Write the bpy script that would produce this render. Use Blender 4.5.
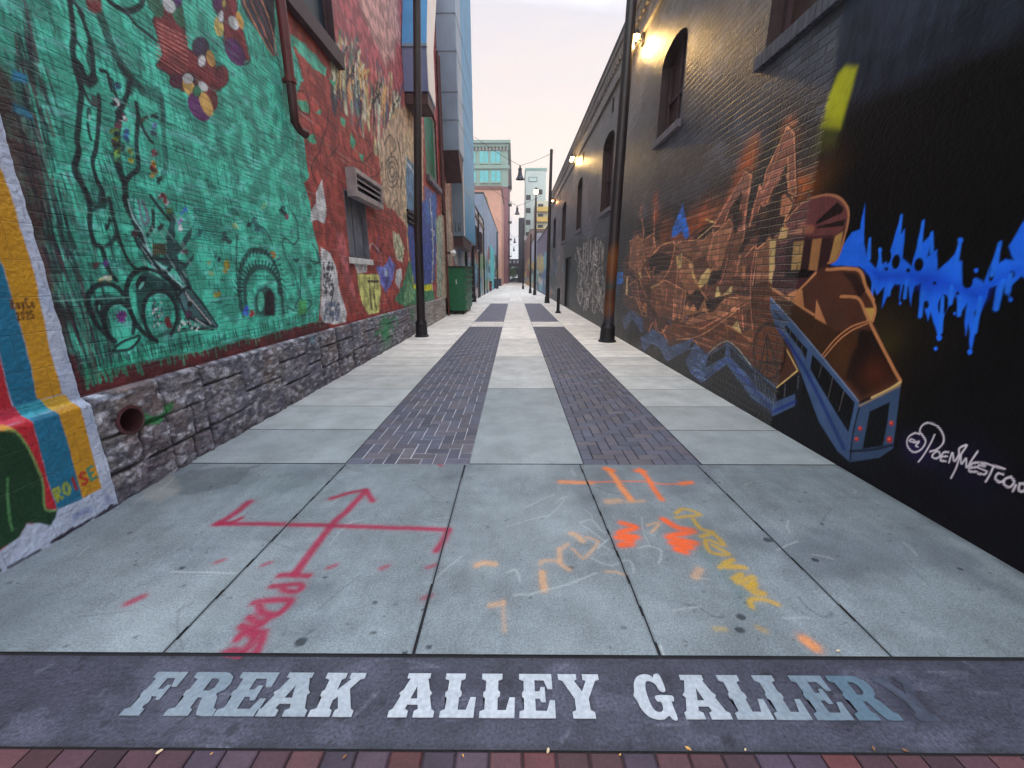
import bpy, bmesh, math, random
import numpy as np
from mathutils import Vector, Matrix
random.seed(7); RNG = np.random.default_rng(7)
SC = bpy.context.scene
for o in list(bpy.data.objects): bpy.data.objects.remove(o)

# ------------------------------------------------------------------ camera, sky, sun, exposure
F, PITCH, CH = 400.0, math.atan(106.5/400.0), 1.5
CP, SP = math.cos(PITCH), math.sin(PITCH)
YAW_OFF = -2.5/400.0
cam = bpy.data.cameras.new('camera'); cam.sensor_width = 36; cam.lens = F/1024*36
cam.clip_start = .02; cam.clip_end = 3000
camo = bpy.data.objects.new('camera', cam); SC.collection.objects.link(camo)
camo.location = (0, 0, CH); camo.rotation_euler = (math.radians(90)-PITCH, 0, YAW_OFF*-1.0)
SC.camera = camo
w = bpy.data.worlds.new("World"); SC.world = w; w.use_nodes = True
nt = w.node_tree; nt.nodes.clear()
N, L = nt.nodes.new, nt.links.new
out = N('ShaderNodeOutputWorld'); bg = N('ShaderNodeBackground'); bg2 = N('ShaderNodeBackground'); add = N('ShaderNodeAddShader')
sky = N('ShaderNodeTexSky'); sky.sky_type = 'NISHITA'; sky.sun_disc = False
SUN_EL, SUN_AZ = math.radians(38), math.radians(200)      # azimuth clockwise from +Y
sky.sun_elevation = SUN_EL; sky.sun_rotation = SUN_AZ
bg.inputs[1].default_value = .05
L(sky.outputs[0], bg.inputs[0])
# thin even cloud: peach near the horizon, lavender white above, brightest overhead
tc = N('ShaderNodeTexCoord'); sep = N('ShaderNodeSeparateXYZ'); ramp = N('ShaderNodeValToRGB'); nz = N('ShaderNodeTexNoise')
mp = N('ShaderNodeMapping'); mp.inputs['Scale'].default_value = (1, 1, 3.5); nz.inputs['Scale'].default_value = 2.2; nz.inputs['Detail'].default_value = 7
L(tc.outputs['Generated'], mp.inputs[0]); L(mp.outputs[0], nz.inputs[0]); L(tc.outputs['Generated'], sep.inputs[0])
ma = N('ShaderNodeMath'); ma.operation = 'MULTIPLY_ADD'; ma.inputs[1].default_value = .30; L(nz.outputs[0], ma.inputs[0])
sb = N('ShaderNodeMath'); sb.operation = 'SUBTRACT'; sb.inputs[1].default_value = .15; L(sep.outputs[2], sb.inputs[0]); L(sb.outputs[0], ma.inputs[2])
L(ma.outputs[0], ramp.inputs[0])
cr = ramp.color_ramp; cr.elements[0].position = 0; cr.elements[0].color = (.62, .64, .74, 1)
cr.elements[1].position = 1; cr.elements[1].color = (2.4, 2.6, 3.0, 1)
for p, c in ((.06, (.60, .52, .58)), (.20, (.96, .69, .46)), (.32, (.90, .68, .50)), (.46, (.70, .63, .60)), (.62, (1.4, 1.4, 1.5))):
    e = cr.elements.new(p); e.color = (*c, 1)
L(ramp.outputs[0], bg2.inputs[0]); bg2.inputs[1].default_value = .9
L(bg.outputs[0], add.inputs[0]); L(bg2.outputs[0], add.inputs[1]); L(add.outputs[0], out.inputs[0])
sun = bpy.data.lights.new('sun', 'SUN'); sun.energy = .9; sun.angle = math.radians(50); sun.color = (1, .95, .9)
suno = bpy.data.objects.new('sun', sun); SC.collection.objects.link(suno)
suno.rotation_euler = (math.radians(90)-SUN_EL, 0, math.pi - SUN_AZ)
SC.view_settings.view_transform = 'Standard'; SC.view_settings.look = 'None'
SC.view_settings.gamma = 1; SC.view_settings.exposure = 0.35; SC.view_settings.use_curve_mapping = False

# ------------------------------------------------------------------ survey of the place: sight lines from the tripod
CYAW, SYAW = math.cos(YAW_OFF), math.sin(YAW_OFF)
def ray(u, v):
    xc, yc = (u-512)/F, (v-384)/F
    fx, fy, fz = xc, CP-yc*SP, -SP-yc*CP
    a = -YAW_OFF
    # camera rotated by a about z
    return (fx*math.cos(a)-fy*math.sin(a), fx*math.sin(a)+fy*math.cos(a), fz)
def onX(X):
    def f(u, v):
        d = ray(u, v); t = X/d[0]; return (t*d[1], CH+t*d[2])
    return f
def onG(u, v):
    d = ray(u, v); t = -CH/d[2]; return (t*d[0], t*d[1])
def onY(Y):
    def f(u, v):
        d = ray(u, v); t = Y/d[1]; return (t*d[0], CH+t*d[2])
    return f
XL, XS, XP, XR = -2.76, -2.73, -2.70, 2.67
PL, PS, PP, PR = onX(XL), onX(XS), onX(XP), onX(XR)
def zp(ox, oy, s, pts): return [(ox+x/s, oy+y/s) for x, y in pts]

# ------------------------------------------------------------------ numeric helpers
def lin(c):
    c = np.asarray(c, float)/255.0
    return np.where(c <= .04045, c/12.92, ((c+.055)/1.055)**2.4)
def hsh(ix, iy, s):
    n = (ix*374761393 + iy*668265263 + s*1442695041) & 0x7fffffff
    n = ((n ^ (n >> 13))*1274126177) & 0x7fffffff
    return ((n ^ (n >> 16)) & 0xffff)/65535.0
def vn(x, y, s=0):
    ix, iy = np.floor(x).astype(np.int64), np.floor(y).astype(np.int64)
    fx, fy = x-ix, y-iy; fx = fx*fx*(3-2*fx); fy = fy*fy*(3-2*fy)
    a, b, c, d = hsh(ix, iy, s), hsh(ix+1, iy, s), hsh(ix, iy+1, s), hsh(ix+1, iy+1, s)
    return (a*(1-fx)+b*fx)*(1-fy)+(c*(1-fx)+d*fx)*fy
def fbm(x, y, s=0, o=4):
    r = 0; a = .5; t = 0
    for k in range(o): r = r+a*vn(x*2**k, y*2**k, s+k*17); t += a; a *= .5
    return r/t
def sstep(a, b, x):
    t = np.clip((x-a)/(b-a), 0, 1); return t*t*(3-2*t)
def catmull(p, n=5, closed=False):
    p = [np.array(q, float) for q in p]
    if len(p) < 3: return p
    out = []; m = len(p); rng = range(m if closed else m-1)
    for i in rng:
        if closed: a, b, c, d = p[i-1], p[i], p[(i+1) % m], p[(i+2) % m]
        else: a, b, c, d = p[max(i-1, 0)], p[i], p[i+1], p[min(i+2, m-1)]
        for k in range(n):
            t = k/n
            out.append(.5*((2*b)+(-a+c)*t+(2*a-5*b+4*c-d)*t*t+(-a+3*b-3*c+d)*t**3))
    if not closed: out.append(p[-1])
    return out

class Canvas:
    """paint laid on a wall or pavement sheet: one colour per vertex of a fine grid, in metres along and up the surface"""
    def __init__(s, A, B, base, proj, gain=1.0, pw=1.0):
        s.A, s.B = np.asarray(A, float), np.asarray(B, float); s.proj = proj; s.gain = gain; s.pw = pw
        s.C = np.zeros((len(s.B), len(s.A), 4)); s.C[..., :3] = s.col(base); s.C[..., 3] = 1
        s.GA, s.GB = np.meshgrid(s.A, s.B); s.dA, s.dB = np.gradient(s.A), np.gradient(s.B)
    def col(s, c): return np.clip(lin(c)**s.pw*s.gain, 0, .9)
    def win(s, lo, hi):
        i0, i1 = np.searchsorted(s.A, lo[0]), np.searchsorted(s.A, hi[0])
        j0, j1 = np.searchsorted(s.B, lo[1]), np.searchsorted(s.B, hi[1])
        return slice(j0, j1), slice(i0, i1)
    def blend(s, sl, al, c):
        al = al[..., None]; v = s.C[sl]; v[..., :3] = v[..., :3]*(1-al)+s.col(c)*al
    def pts(s, p, px): return np.array([s.proj(*q) for q in p] if px else p, float)
    def fill(s, p, c, a=1, soft=.008, edge=0, sc=8, seed=1, smooth=False, px=True, tex=0):
        if smooth: p = catmull(p, 5, True)
        P = s.pts(p, px); m = soft+edge+.01
        sl = s.win(P.min(0)-m, P.max(0)+m); X, Y = s.GA[sl], s.GB[sl]
        if X.size == 0: return
        if edge:
            X = X+(fbm(X*sc, Y*sc, seed)-.5)*2*edge; Y = Y+(fbm(Y*sc+9, X*sc, seed+5)-.5)*2*edge
        D = np.full(X.shape, 1e9); inside = np.zeros(X.shape, bool)
        for k in range(len(P)):
            x1, y1 = P[k-1]; x2, y2 = P[k]
            dx, dy = x2-x1, y2-y1; l = dx*dx+dy*dy+1e-12
            t = np.clip(((X-x1)*dx+(Y-y1)*dy)/l, 0, 1)
            D = np.minimum(D, (X-x1-t*dx)**2+(Y-y1-t*dy)**2)
            if y1 != y2: inside ^= ((y1 > Y) != (y2 > Y)) & (X < dx*(Y-y1)/dy+x1)
        D = np.sqrt(D); D = np.where(inside, -D, D)
        al = a*(1-sstep(-soft/2, soft/2, D))
        if tex: al = al*np.clip(1-tex+tex*2*fbm(X*30, Y*30, seed+3, 3), 0, 1)
        s.blend(sl, al, c)
    def stroke(s, p, wd, c, a=1, soft=None, smooth=True, px=True, tex=0, wob=0, seed=3, w2=None):
        if smooth: p = catmull(p, 5)
        P = s.pts(p, px)
        soft = soft if soft is not None else wd*.35+.002
        m = wd+soft+wob+.02; sl = s.win(P.min(0)-m, P.max(0)+m); X, Y = s.GA[sl], s.GB[sl]
        if X.size == 0: return
        if wob: X = X+(fbm(X*12, Y*12, seed)-.5)*2*wob; Y = Y+(fbm(Y*12+9, X*12, seed+5)-.5)*2*wob
        D = np.full(X.shape, 1e9); w2 = wd if w2 is None else w2; n = max(1, len(P)-1)
        ca = np.broadcast_to(s.dA[sl[1]][None, :], X.shape); cb_ = np.broadcast_to(s.dB[sl[0]][:, None], X.shape)
        for k in range(1, len(P)):
            x1, y1 = P[k-1]; x2, y2 = P[k]; dx, dy = x2-x1, y2-y1; l = dx*dx+dy*dy+1e-12
            t = np.clip(((X-x1)*dx+(Y-y1)*dy)/l, 0, 1)
            ln_ = math.sqrt(l); need = (ca*abs(dy)+cb_*abs(dx))/ln_*1.15
            ww = np.maximum(wd+(w2-wd)*(k-1+t)/n, need)
            D = np.minimum(D, np.sqrt((X-x1-t*dx)**2+(Y-y1-t*dy)**2)-ww/2)
        al = a*(1-sstep(-soft/2, soft/2, D))
        if tex: al = al*np.clip(1-tex+tex*2*fbm(X*40, Y*40, seed+3, 3), 0, 1)
        s.blend(sl, al, c)
    def oval(s, u, v, ru, rv, c, **k):
        rot = k.pop('rot', 0); q = [(math.cos(t)*ru, math.sin(t)*rv) for t in np.linspace(0, 2*math.pi, 15)[:-1]]
        s.fill([(u+x*math.cos(rot)-y*math.sin(rot), v+x*math.sin(rot)+y*math.cos(rot)) for x, y in q], c, **k)
    def ring(s, u, v, ru, rv, wd, c, t0=0, t1=2*math.pi, **k):
        s.stroke([(u+math.cos(t)*ru, v+math.sin(t)*rv) for t in np.linspace(t0, t1, 17)], wd, c, smooth=False, **k)
    def glow(s, u, v, r, c, a=.8, sy=1.0):
        P = s.pts([(u, v)], True)[0]; sl = s.win(P-r*1.6*max(1, sy), P+r*1.6*max(1, sy)); X, Y = s.GA[sl], s.GB[sl]
        d = np.sqrt((X-P[0])**2+((Y-P[1])/sy)**2)/r*(.8+.4*fbm(X*4, Y*4, 5))
        s.blend(sl, a*np.exp(-d*d*1.6), c)
    def mul(s, f): s.C[..., :3] *= f[..., None]

# ------------------------------------------------------------------ object helpers
def tag(o, label=None, cat=None, group=None, kind=None):
    for k, v in (('label', label), ('category', cat), ('group', group), ('kind', kind)):
        if v: o[k] = v
    return o
def root(name, label, cat, loc=(0, 0, 0), group=None, rz=0):
    o = bpy.data.objects.new(name, None); SC.collection.objects.link(o); o.location = loc; o.rotation_euler = (0, 0, rz)
    o.empty_display_size = .2
    return tag(o, label, cat, group)
def link(name, me, mat, parent=None, world=True):
    o = bpy.data.objects.new(name, me); SC.collection.objects.link(o)
    if mat is not None: me.materials.append(mat)
    if parent is not None:
        o.parent = parent
        if world:
            p = parent; off = Vector((0, 0, 0))
            while p is not None: off += p.location; p = p.parent
            o.location = -off
    return o
def sheet(name, A, B, fn, C, mat, parent=None, keep=None, flip=False):
    """a grid surface; fn(A,B)->xyz arrays; C colour per vertex; keep(A,B)->bool per cell"""
    GA, GB = np.meshgrid(A, B); x, y, z = fn(GA, GB)
    co = np.stack([np.broadcast_to(q, GA.shape) for q in (x, y, z)], -1).reshape(-1, 3).astype(np.float32)
    nb, na = GA.shape; idx = np.arange(nb*na).reshape(nb, na)
    q = np.stack([idx[:-1, :-1], idx[:-1, 1:], idx[1:, 1:], idx[1:, :-1]], -1)
    if flip: q = q[..., ::-1]
    if keep is not None:
        ca = (GA[:-1, :-1]+GA[1:, 1:])/2; cb = (GB[:-1, :-1]+GB[1:, 1:])/2
        q = q[keep(ca, cb)]
    q = q.reshape(-1, 4).astype(np.int32)
    me = bpy.data.meshes.new(name)
    me.vertices.add(len(co)); me.vertices.foreach_set('co', co.ravel())
    me.loops.add(q.size); me.loops.foreach_set('vertex_index', q.ravel())
    me.polygons.add(len(q)); me.polygons.foreach_set('loop_start', np.arange(0, q.size, 4, dtype=np.int32))
    me.update(calc_edges=True)
    at = me.color_attributes.new('Col', 'FLOAT_COLOR', 'POINT'); at.data.foreach_set('color', C.reshape(-1).astype(np.float32))
    me.polygons.foreach_set('use_smooth', np.ones(len(q), bool))
    return link(name, me, mat, parent)
class MB:
    """collects shapes into one mesh"""
    def __init__(s): s.bm = bmesh.new()
    def box(s, x0, x1, y0, y1, z0, z1, bev=0):
        r = bmesh.ops.create_cube(s.bm, size=1.0); vs = r['verts']
        for v in vs: v.co = Vector(((x0+x1)/2+v.co.x*(x1-x0), (y0+y1)/2+v.co.y*(y1-y0), (z0+z1)/2+v.co.z*(z1-z0)))
        if bev:
            es = list({e for v in vs for e in v.link_edges})
            bmesh.ops.bevel(s.bm, geom=es, offset=bev, segments=2, affect='EDGES', profile=.5)
        return s
    def prism(s, poly, axis, a0, a1):
        def mk(p, a):
            return {'x': (a, p[0], p[1]), 'y': (p[0], a, p[1]), 'z': (p[0], p[1], a)}[axis]
        f = [s.bm.verts.new(mk(p, a0)) for p in poly]; g = [s.bm.verts.new(mk(p, a1)) for p in poly]; n = len(poly)
        s.bm.faces.new(f); s.bm.faces.new(g[::-1])
        for i in range(n): s.bm.faces.new((f[i], g[i], g[(i+1) % n], f[(i+1) % n]))
        return s
    def tube(s, pts, r, seg=10, cap=True):
        pts = [Vector(p) for p in pts]; rs = r if isinstance(r, (list, tuple)) else [r]*len(pts); rings = []
        for i, p in enumerate(pts):
            d = (pts[min(i+1, len(pts)-1)]-pts[max(i-1, 0)]).normalized()
            up = Vector((0, 0, 1)) if abs(d.z) < .9 else Vector((0, 1, 0))
            a = d.cross(up).normalized(); b = d.cross(a)
            rings.append([s.bm.verts.new(p+(a*math.cos(t)+b*math.sin(t))*rs[i]) for t in [2*math.pi*k/seg for k in range(seg)]])
        for i in range(len(rings)-1):
            for k in range(seg): s.bm.faces.new((rings[i][k], rings[i][(k+1) % seg], rings[i+1][(k+1) % seg], rings[i+1][k]))
        if cap: s.bm.faces.new(rings[0][::-1]); s.bm.faces.new(rings[-1])
        return s
    def lathe(s, prof, c=(0, 0, 0), seg=20, axis='z'):
        rings = []
        for r, h in prof:
            rr = []
            for k in range(seg):
                t = 2*math.pi*k/seg; p = (r*math.cos(t), r*math.sin(t), h)
                if axis == 'x': p = (h, r*math.cos(t), r*math.sin(t))
                rr.append(s.bm.verts.new((p[0]+c[0], p[1]+c[1], p[2]+c[2])))
            rings.append(rr)
        for i in range(len(rings)-1):
            for k in range(seg): s.bm.faces.new((rings[i][k], rings[i][(k+1) % seg], rings[i+1][(k+1) % seg], rings[i+1][k]))
        return s
    def build(s, name, mat, parent=None, smooth=False, world=True):
        bmesh.ops.recalc_face_normals(s.bm, faces=s.bm.faces)
        me = bpy.data.meshes.new(name); s.bm.to_mesh(me); s.bm.free()
        if smooth:
            me.polygons.foreach_set('use_smooth', np.ones(len(me.polygons), bool)); me.set_sharp_from_angle(angle=math.radians(40))
        return link(name, me, mat, parent, world)
def copy_tree(o, parent=None):
    c = o.copy(); SC.collection.objects.link(c); c.parent = parent
    for ch in o.children: copy_tree(ch, c)
    return c

# ------------------------------------------------------------------ materials
def newmat(name):
    m = bpy.data.materials.new(name); m.use_nodes = True; t = m.node_tree
    return m, t, t.nodes['Principled BSDF']
def plain(name, rgb, rough=.6, metal=0, var=.25, sc=6, bump=.15, lineal=False, spec=.5):
    m, t, b = newmat(name); c = rgb if lineal else tuple(lin(rgb))
    N, L = t.nodes.new, t.links.new
    tc = N('ShaderNodeTexCoord'); n = N('ShaderNodeTexNoise'); n.inputs['Scale'].default_value = sc; n.inputs['Detail'].default_value = 6
    L(tc.outputs['Object'], n.inputs[0])
    r = N('ShaderNodeMapRange'); r.inputs['From Min'].default_value = .3; r.inputs['From Max'].default_value = .7
    r.inputs['To Min'].default_value = 1-var; r.inputs['To Max'].default_value = 1+var; L(n.outputs[0], r.inputs[0])
    mx = N('ShaderNodeVectorMath'); mx.operation = 'SCALE'; mx.inputs[0].default_value = c[:3]; L(r.outputs[0], mx.inputs['Scale'])
    L(mx.outputs[0], b.inputs['Base Color'])
    b.inputs['Roughness'].default_value = rough; b.inputs['Metallic'].default_value = metal; b.inputs['Specular IOR Level'].default_value = spec
    if bump:
        n2 = N('ShaderNodeTexNoise'); n2.inputs['Scale'].default_value = sc*9; L(tc.outputs['Object'], n2.inputs[0])
        bp = N('ShaderNodeBump'); bp.inputs['Strength'].default_value = bump; bp.inputs['Distance'].default_value = .01
        L(n2.outputs[0], bp.inputs['Height']); L(bp.outputs[0], b.inputs['Normal'])
    return m
def brickmat(name, bw=.21, rh=.075, mort=.010, dark=.45, edge=0.0, rough=.6, bump=1.0, dist=.02, vary=.25, fine=.35, spec=.5, plane='YZ', dirt=.25, patch=0):
    """painted masonry: colour from the painted sheet, courses and face wear from nodes; alpha 0 = smooth render instead of brick"""
    m, t, b = newmat(name); N, L = t.nodes.new, t.links.new
    at = N('ShaderNodeAttribute'); at.attribute_name = 'Col'
    tc = N('ShaderNodeTexCoord'); sp = N('ShaderNodeSeparateXYZ'); cb = N('ShaderNodeCombineXYZ'); L(tc.outputs['Object'], sp.inputs[0])
    wn = N('ShaderNodeTexNoise'); wn.inputs['Scale'].default_value = 7; L(tc.outputs['Object'], wn.inputs[0])
    wob = N('ShaderNodeMath'); wob.operation = 'MULTIPLY_ADD'; wob.inputs[1].default_value = .012; L(wn.outputs[0], wob.inputs[0]); L(sp.outputs[2 if 'Z' in plane else 1], wob.inputs[2])
    wob2 = N('ShaderNodeMath'); wob2.operation = 'MULTIPLY_ADD'; wob2.inputs[1].default_value = .03; L(wn.outputs[0], wob2.inputs[0]); L(sp.outputs[0 if plane[0] == 'X' else 1], wob2.inputs[2])
    L(wob2.outputs[0], cb.inputs[0]); L(wob.outputs[0], cb.inputs[1])
    br = N('ShaderNodeTexBrick'); br.inputs['Scale'].default_value = 1; br.inputs['Brick Width'].default_value = bw; br.inputs['Row Height'].default_value = rh
    br.inputs['Mortar Size'].default_value = mort; br.inputs['Mortar Smooth'].default_value = .55; br.inputs['Bias'].default_value = 0
    br.inputs['Color1'].default_value = (1-vary, 1-vary, 1-vary, 1); br.inputs['Color2'].default_value = (1+vary, 1+vary, 1+vary, 1); br.inputs['Mortar'].default_value = (1-dark, 1-dark, 1-dark, 1)
    L(cb.outputs[0], br.inputs[0])
    no = N('ShaderNodeTexNoise'); no.inputs['Scale'].default_value = 3; no.inputs['Detail'].default_value = 8; no.inputs['Roughness'].default_value = .65; L(tc.outputs['Object'], no.inputs[0])
    mr = N('ShaderNodeMapRange'); mr.inputs['From Min'].default_value = .3; mr.inputs['From Max'].default_value = .7; mr.inputs['To Min'].default_value = 1-dirt; mr.inputs['To Max'].default_value = 1+dirt; L(no.outputs[0], mr.inputs[0])
    m1 = N('ShaderNodeMix'); m1.data_type = 'RGBA'; m1.inputs['A'].default_value = (1, 1, 1, 1)
    if patch:
        pn = N('ShaderNodeTexNoise'); pn.inputs['Scale'].default_value = 5.5; pn.inputs['Detail'].default_value = 5; L(tc.outputs['Object'], pn.inputs[0])
        pr_ = N('ShaderNodeMapRange'); pr_.inputs['From Min'].default_value = .42; pr_.inputs['From Max'].default_value = .6; pr_.inputs['To Min'].default_value = .15; pr_.inputs['To Max'].default_value = 1.25; pr_.clamp = True; L(pn.outputs[0], pr_.inputs[0])
        pm = N('ShaderNodeMath'); pm.operation = 'MULTIPLY'; L(pr_.outputs[0], pm.inputs[0]); L(at.outputs['Alpha'], pm.inputs[1]); L(pm.outputs[0], m1.inputs['Factor'])
    else: L(at.outputs['Alpha'], m1.inputs['Factor']); L(br.outputs['Color'], m1.inputs['B'])
    m2 = N('ShaderNodeMix'); m2.data_type = 'RGBA'; m2.blend_type = 'MULTIPLY'; m2.inputs['Factor'].default_value = 1; L(at.outputs['Color'], m2.inputs['A']); L(m1.outputs['Result'], m2.inputs['B'])
    sc = N('ShaderNodeVectorMath'); sc.operation = 'SCALE'; L(m2.outputs['Result'], sc.inputs[0]); L(mr.outputs[0], sc.inputs['Scale'])
    L(sc.outputs[0], b.inputs['Base Color'])
    f2 = N('ShaderNodeTexNoise'); f2.inputs['Scale'].default_value = 38; f2.inputs['Detail'].default_value = 5; L(tc.outputs['Object'], f2.inputs[0])
    h = N('ShaderNodeMath'); h.operation = 'MULTIPLY'; L(br.outputs['Fac'], h.inputs[0]); L(at.outputs['Alpha'], h.inputs[1])
    h2 = N('ShaderNodeMath'); h2.operation = 'MULTIPLY_ADD'; h2.inputs[1].default_value = -1; L(h.outputs[0], h2.inputs[0])
    h3 = N('ShaderNodeMath'); h3.operation = 'MULTIPLY'; h3.inputs[1].default_value = fine; L(f2.outputs[0], h3.inputs[0]); L(h3.outputs[0], h2.inputs[2])
    # each brick sits a little in or out
    h4 = N('ShaderNodeMath'); h4.operation = 'MULTIPLY_ADD'; h4.inputs[1].default_value = .5; rb = N('ShaderNodeRGBToBW'); L(m1.outputs['Result'], rb.inputs[0]); L(rb.outputs[0], h4.inputs[0]); L(h2.outputs[0], h4.inputs[2])
    bp = N('ShaderNodeBump'); bp.inputs['Strength'].default_value = bump; bp.inputs['Distance'].default_value = dist; L(h4.outputs[0], bp.inputs['Height']); L(bp.outputs[0], b.inputs['Normal'])
    rr = N('ShaderNodeMapRange'); rr.inputs['To Min'].default_value = rough-.12; rr.inputs['To Max'].default_value = rough+.15; L(no.outputs[0], rr.inputs[0]); L(rr.outputs[0], b.inputs['Roughness'])
    sp_ = N('ShaderNodeMath'); sp_.operation = 'MULTIPLY_ADD'; sp_.inputs[1].default_value = spec*.75; sp_.inputs[2].default_value = spec*.25; L(at.outputs['Alpha'], sp_.inputs[0]); L(sp_.outputs[0], b.inputs['Specular IOR Level'])
    bs_ = N('ShaderNodeMath'); bs_.operation = 'MULTIPLY_ADD'; bs_.inputs[1].default_value = bump*.65; bs_.inputs[2].default_value = bump*.35; L(at.outputs['Alpha'], bs_.inputs[0]); L(bs_.outputs[0], bp.inputs['Strength'])
    return m
def attrmat(name, rough=.7, var=.2, sc=3, fine=60, finevar=.12, bump=.4, dist=.004, speck=0, spec=.5):
    """colour from the sheet times cement/stone grain"""
    m, t, b = newmat(name); N, L = t.nodes.new, t.links.new
    at = N('ShaderNodeAttribute'); at.attribute_name = 'Col'; tc = N('ShaderNodeTexCoord')
    def noise(s, d, lo, hi, a=.3, z=.7):
        n = N('ShaderNodeTexNoise'); n.inputs['Scale'].default_value = s; n.inputs['Detail'].default_value = d; n.inputs['Roughness'].default_value = .65; L(tc.outputs['Object'], n.inputs[0])
        r = N('ShaderNodeMapRange'); r.inputs['From Min'].default_value = a; r.inputs['From Max'].default_value = z; r.inputs['To Min'].default_value = lo; r.inputs['To Max'].default_value = hi; L(n.outputs[0], r.inputs[0]); return r, n
    r1, n1 = noise(sc, 8, 1-var, 1+var); r2, n2 = noise(fine, 3, 1-finevar, 1+finevar)
    k = N('ShaderNodeMath'); k.operation = 'MULTIPLY'; L(r1.outputs[0], k.inputs[0]); L(r2.outputs[0], k.inputs[1]); last = k
    if speck:
        r3, n3 = noise(14, 2, 1, 1-speck, .68, .74); k2 = N('ShaderNodeMath'); k2.operation = 'MULTIPLY'; L(k.outputs[0], k2.inputs[0]); L(r3.outputs[0], k2.inputs[1]); last = k2
    sc_ = N('ShaderNodeVectorMath'); sc_.operation = 'SCALE'; L(at.outputs['Color'], sc_.inputs[0]); L(last.outputs[0], sc_.inputs['Scale']); L(sc_.outputs[0], b.inputs['Base Color'])
    bp = N('ShaderNodeBump'); bp.inputs['Strength'].default_value = bump; bp.inputs['Distance'].default_value = dist; L(n2.outputs[0], bp.inputs['Height']); L(bp.outputs[0], b.inputs['Normal'])
    b.inputs['Roughness'].default_value = rough; b.inputs['Specular IOR Level'].default_value = spec
    return m
def emit(name, rgb, st):
    m, t, b = newmat(name); b.inputs['Emission Color'].default_value = (*rgb, 1); b.inputs['Emission Strength'].default_value = st; b.inputs['Base Color'].default_value = (*rgb, 1)
    return m
WG, GG = 1.45, 1.05      # paint shades on walls / on the ground, from the photo's shades
M = dict(
  lbrick=brickmat('painted_brick_mural', bw=.24, rh=.078, mort=.006, dark=.55, rough=.62, bump=1.0, dist=.016, vary=.12, fine=.6, dirt=.16, patch=1),
  rbrick=brickmat('black_painted_brick', bw=.215, rh=.078, mort=.008, dark=.6, rough=.42, bump=1.0, dist=.034, vary=.42, fine=.35, dirt=.25, spec=.6),
  fbrick=brickmat('far_painted_brick', dark=.25, vary=.12, bump=.5),
  panel=brickmat('thick_painted_brick', bw=.24, rh=.2, mort=.004, dark=.1, rough=.45, bump=.9, dist=.012, vary=.04, fine=1.4, dirt=.10),
  stone=attrmat('rock_faced_stone', .75, .28, 9, 55, .35, 1, .01),
  conc=attrmat('brushed_concrete', .55, .22, 2.6, 120, .34, .7, .003, speck=.35),
  paver=attrmat('clay_paver', .6, .2, 6, 80, .2, .5, .003),
  band=attrmat('dark_stained_concrete', .6, .32, 7, 90, .5, .8, .004, speck=.4),
  pole=plain('brown_black_pole_paint', (38, 28, 32), .45, .2), blackm=plain('black_metal', (24, 22, 26), .5, .3),
  dark=plain('dark_opening', (14, 14, 18), .8, 0, .2), glass=plain('dark_window_glass', (22, 46, 58), .3, 0, .3, 2, 0, spec=.15),
  frame=plain('brown_window_frame', (62, 42, 48), .6), boards=plain('red_brown_boards', (58, 34, 34), .6, 0, .35, 9),
  sill=plain('grey_stone_sill', (104, 98, 106), .7), pipe=plain('oxide_red_pipe', (96, 34, 34), .5),
  green=plain('green_dumpster_paint', (20, 104, 66), .45, 0, .2, 4), blackp=plain('black_plastic', (20, 30, 26), .6), rubber=plain('rubber', (16, 16, 18), .8),
  duct=plain('grey_violet_sheet_metal', (122, 142, 160), .45, .15, .12, 1.5, .05), duct2=plain('blue_sheet_metal', (50, 132, 172), .5, .05, .15, 1.5, .05),
  duct3=plain('pale_cream_sheet_metal', (228, 218, 208), .5, .0, .06, 2, .05), ducth=plain('blue_duct_hood', (70, 138, 190), .4, .15, .1, 2, .05),
  rust=plain('brown_soffit_metal', (72, 48, 52), .6, .1, .3), louv=plain('grey_louver_metal', (158, 150, 150), .5, .2), board=plain('grey_boarded_window', (104, 106, 114), .7, 0, .35, 5),
  roof=plain('roof_felt', (70, 68, 70), .9), white=plain('white_paint', (220, 220, 215), .6), bell=plain('dark_enamel', (44, 46, 56), .4, .3),
  lampg=emit('lit_lamp_lens', (1, .60, .18), 45), lampo=emit('lit_orange_lamp', (1, .50, .18), 14),
)
# ------------------------------------------------------------------ the ground
YJ, YB, YE = onG(512, 464)[1], onG(512, 656)[1], onG(512, 750)[1]
def gx(v_slope): return v_slope*CH/CP
S_L0, S_L1, S_R0, S_R1 = -.908*CH/CP, -.2425*CH/CP, .372*CH/CP, 1.004*CH/CP
mbx = MB(); mbx.box(-900, 900, -300, 1500, -.05, -.016)
gm, gt, gb = newmat('asphalt'); gb.inputs['Base Color'].default_value = (.05, .05, .052, 1); gb.inputs['Roughness'].default_value = .85
tag(mbx.build('ground', gm), kind='structure')
mbx = MB(); mbx.box(-3.2, 3.2, YE+.01, 128, -.030, -.010)
tag(mbx.build('joint_bed', plain('dark_joint_sand', (34, 34, 38), .9, bump=.3)), kind='structure')

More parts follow.
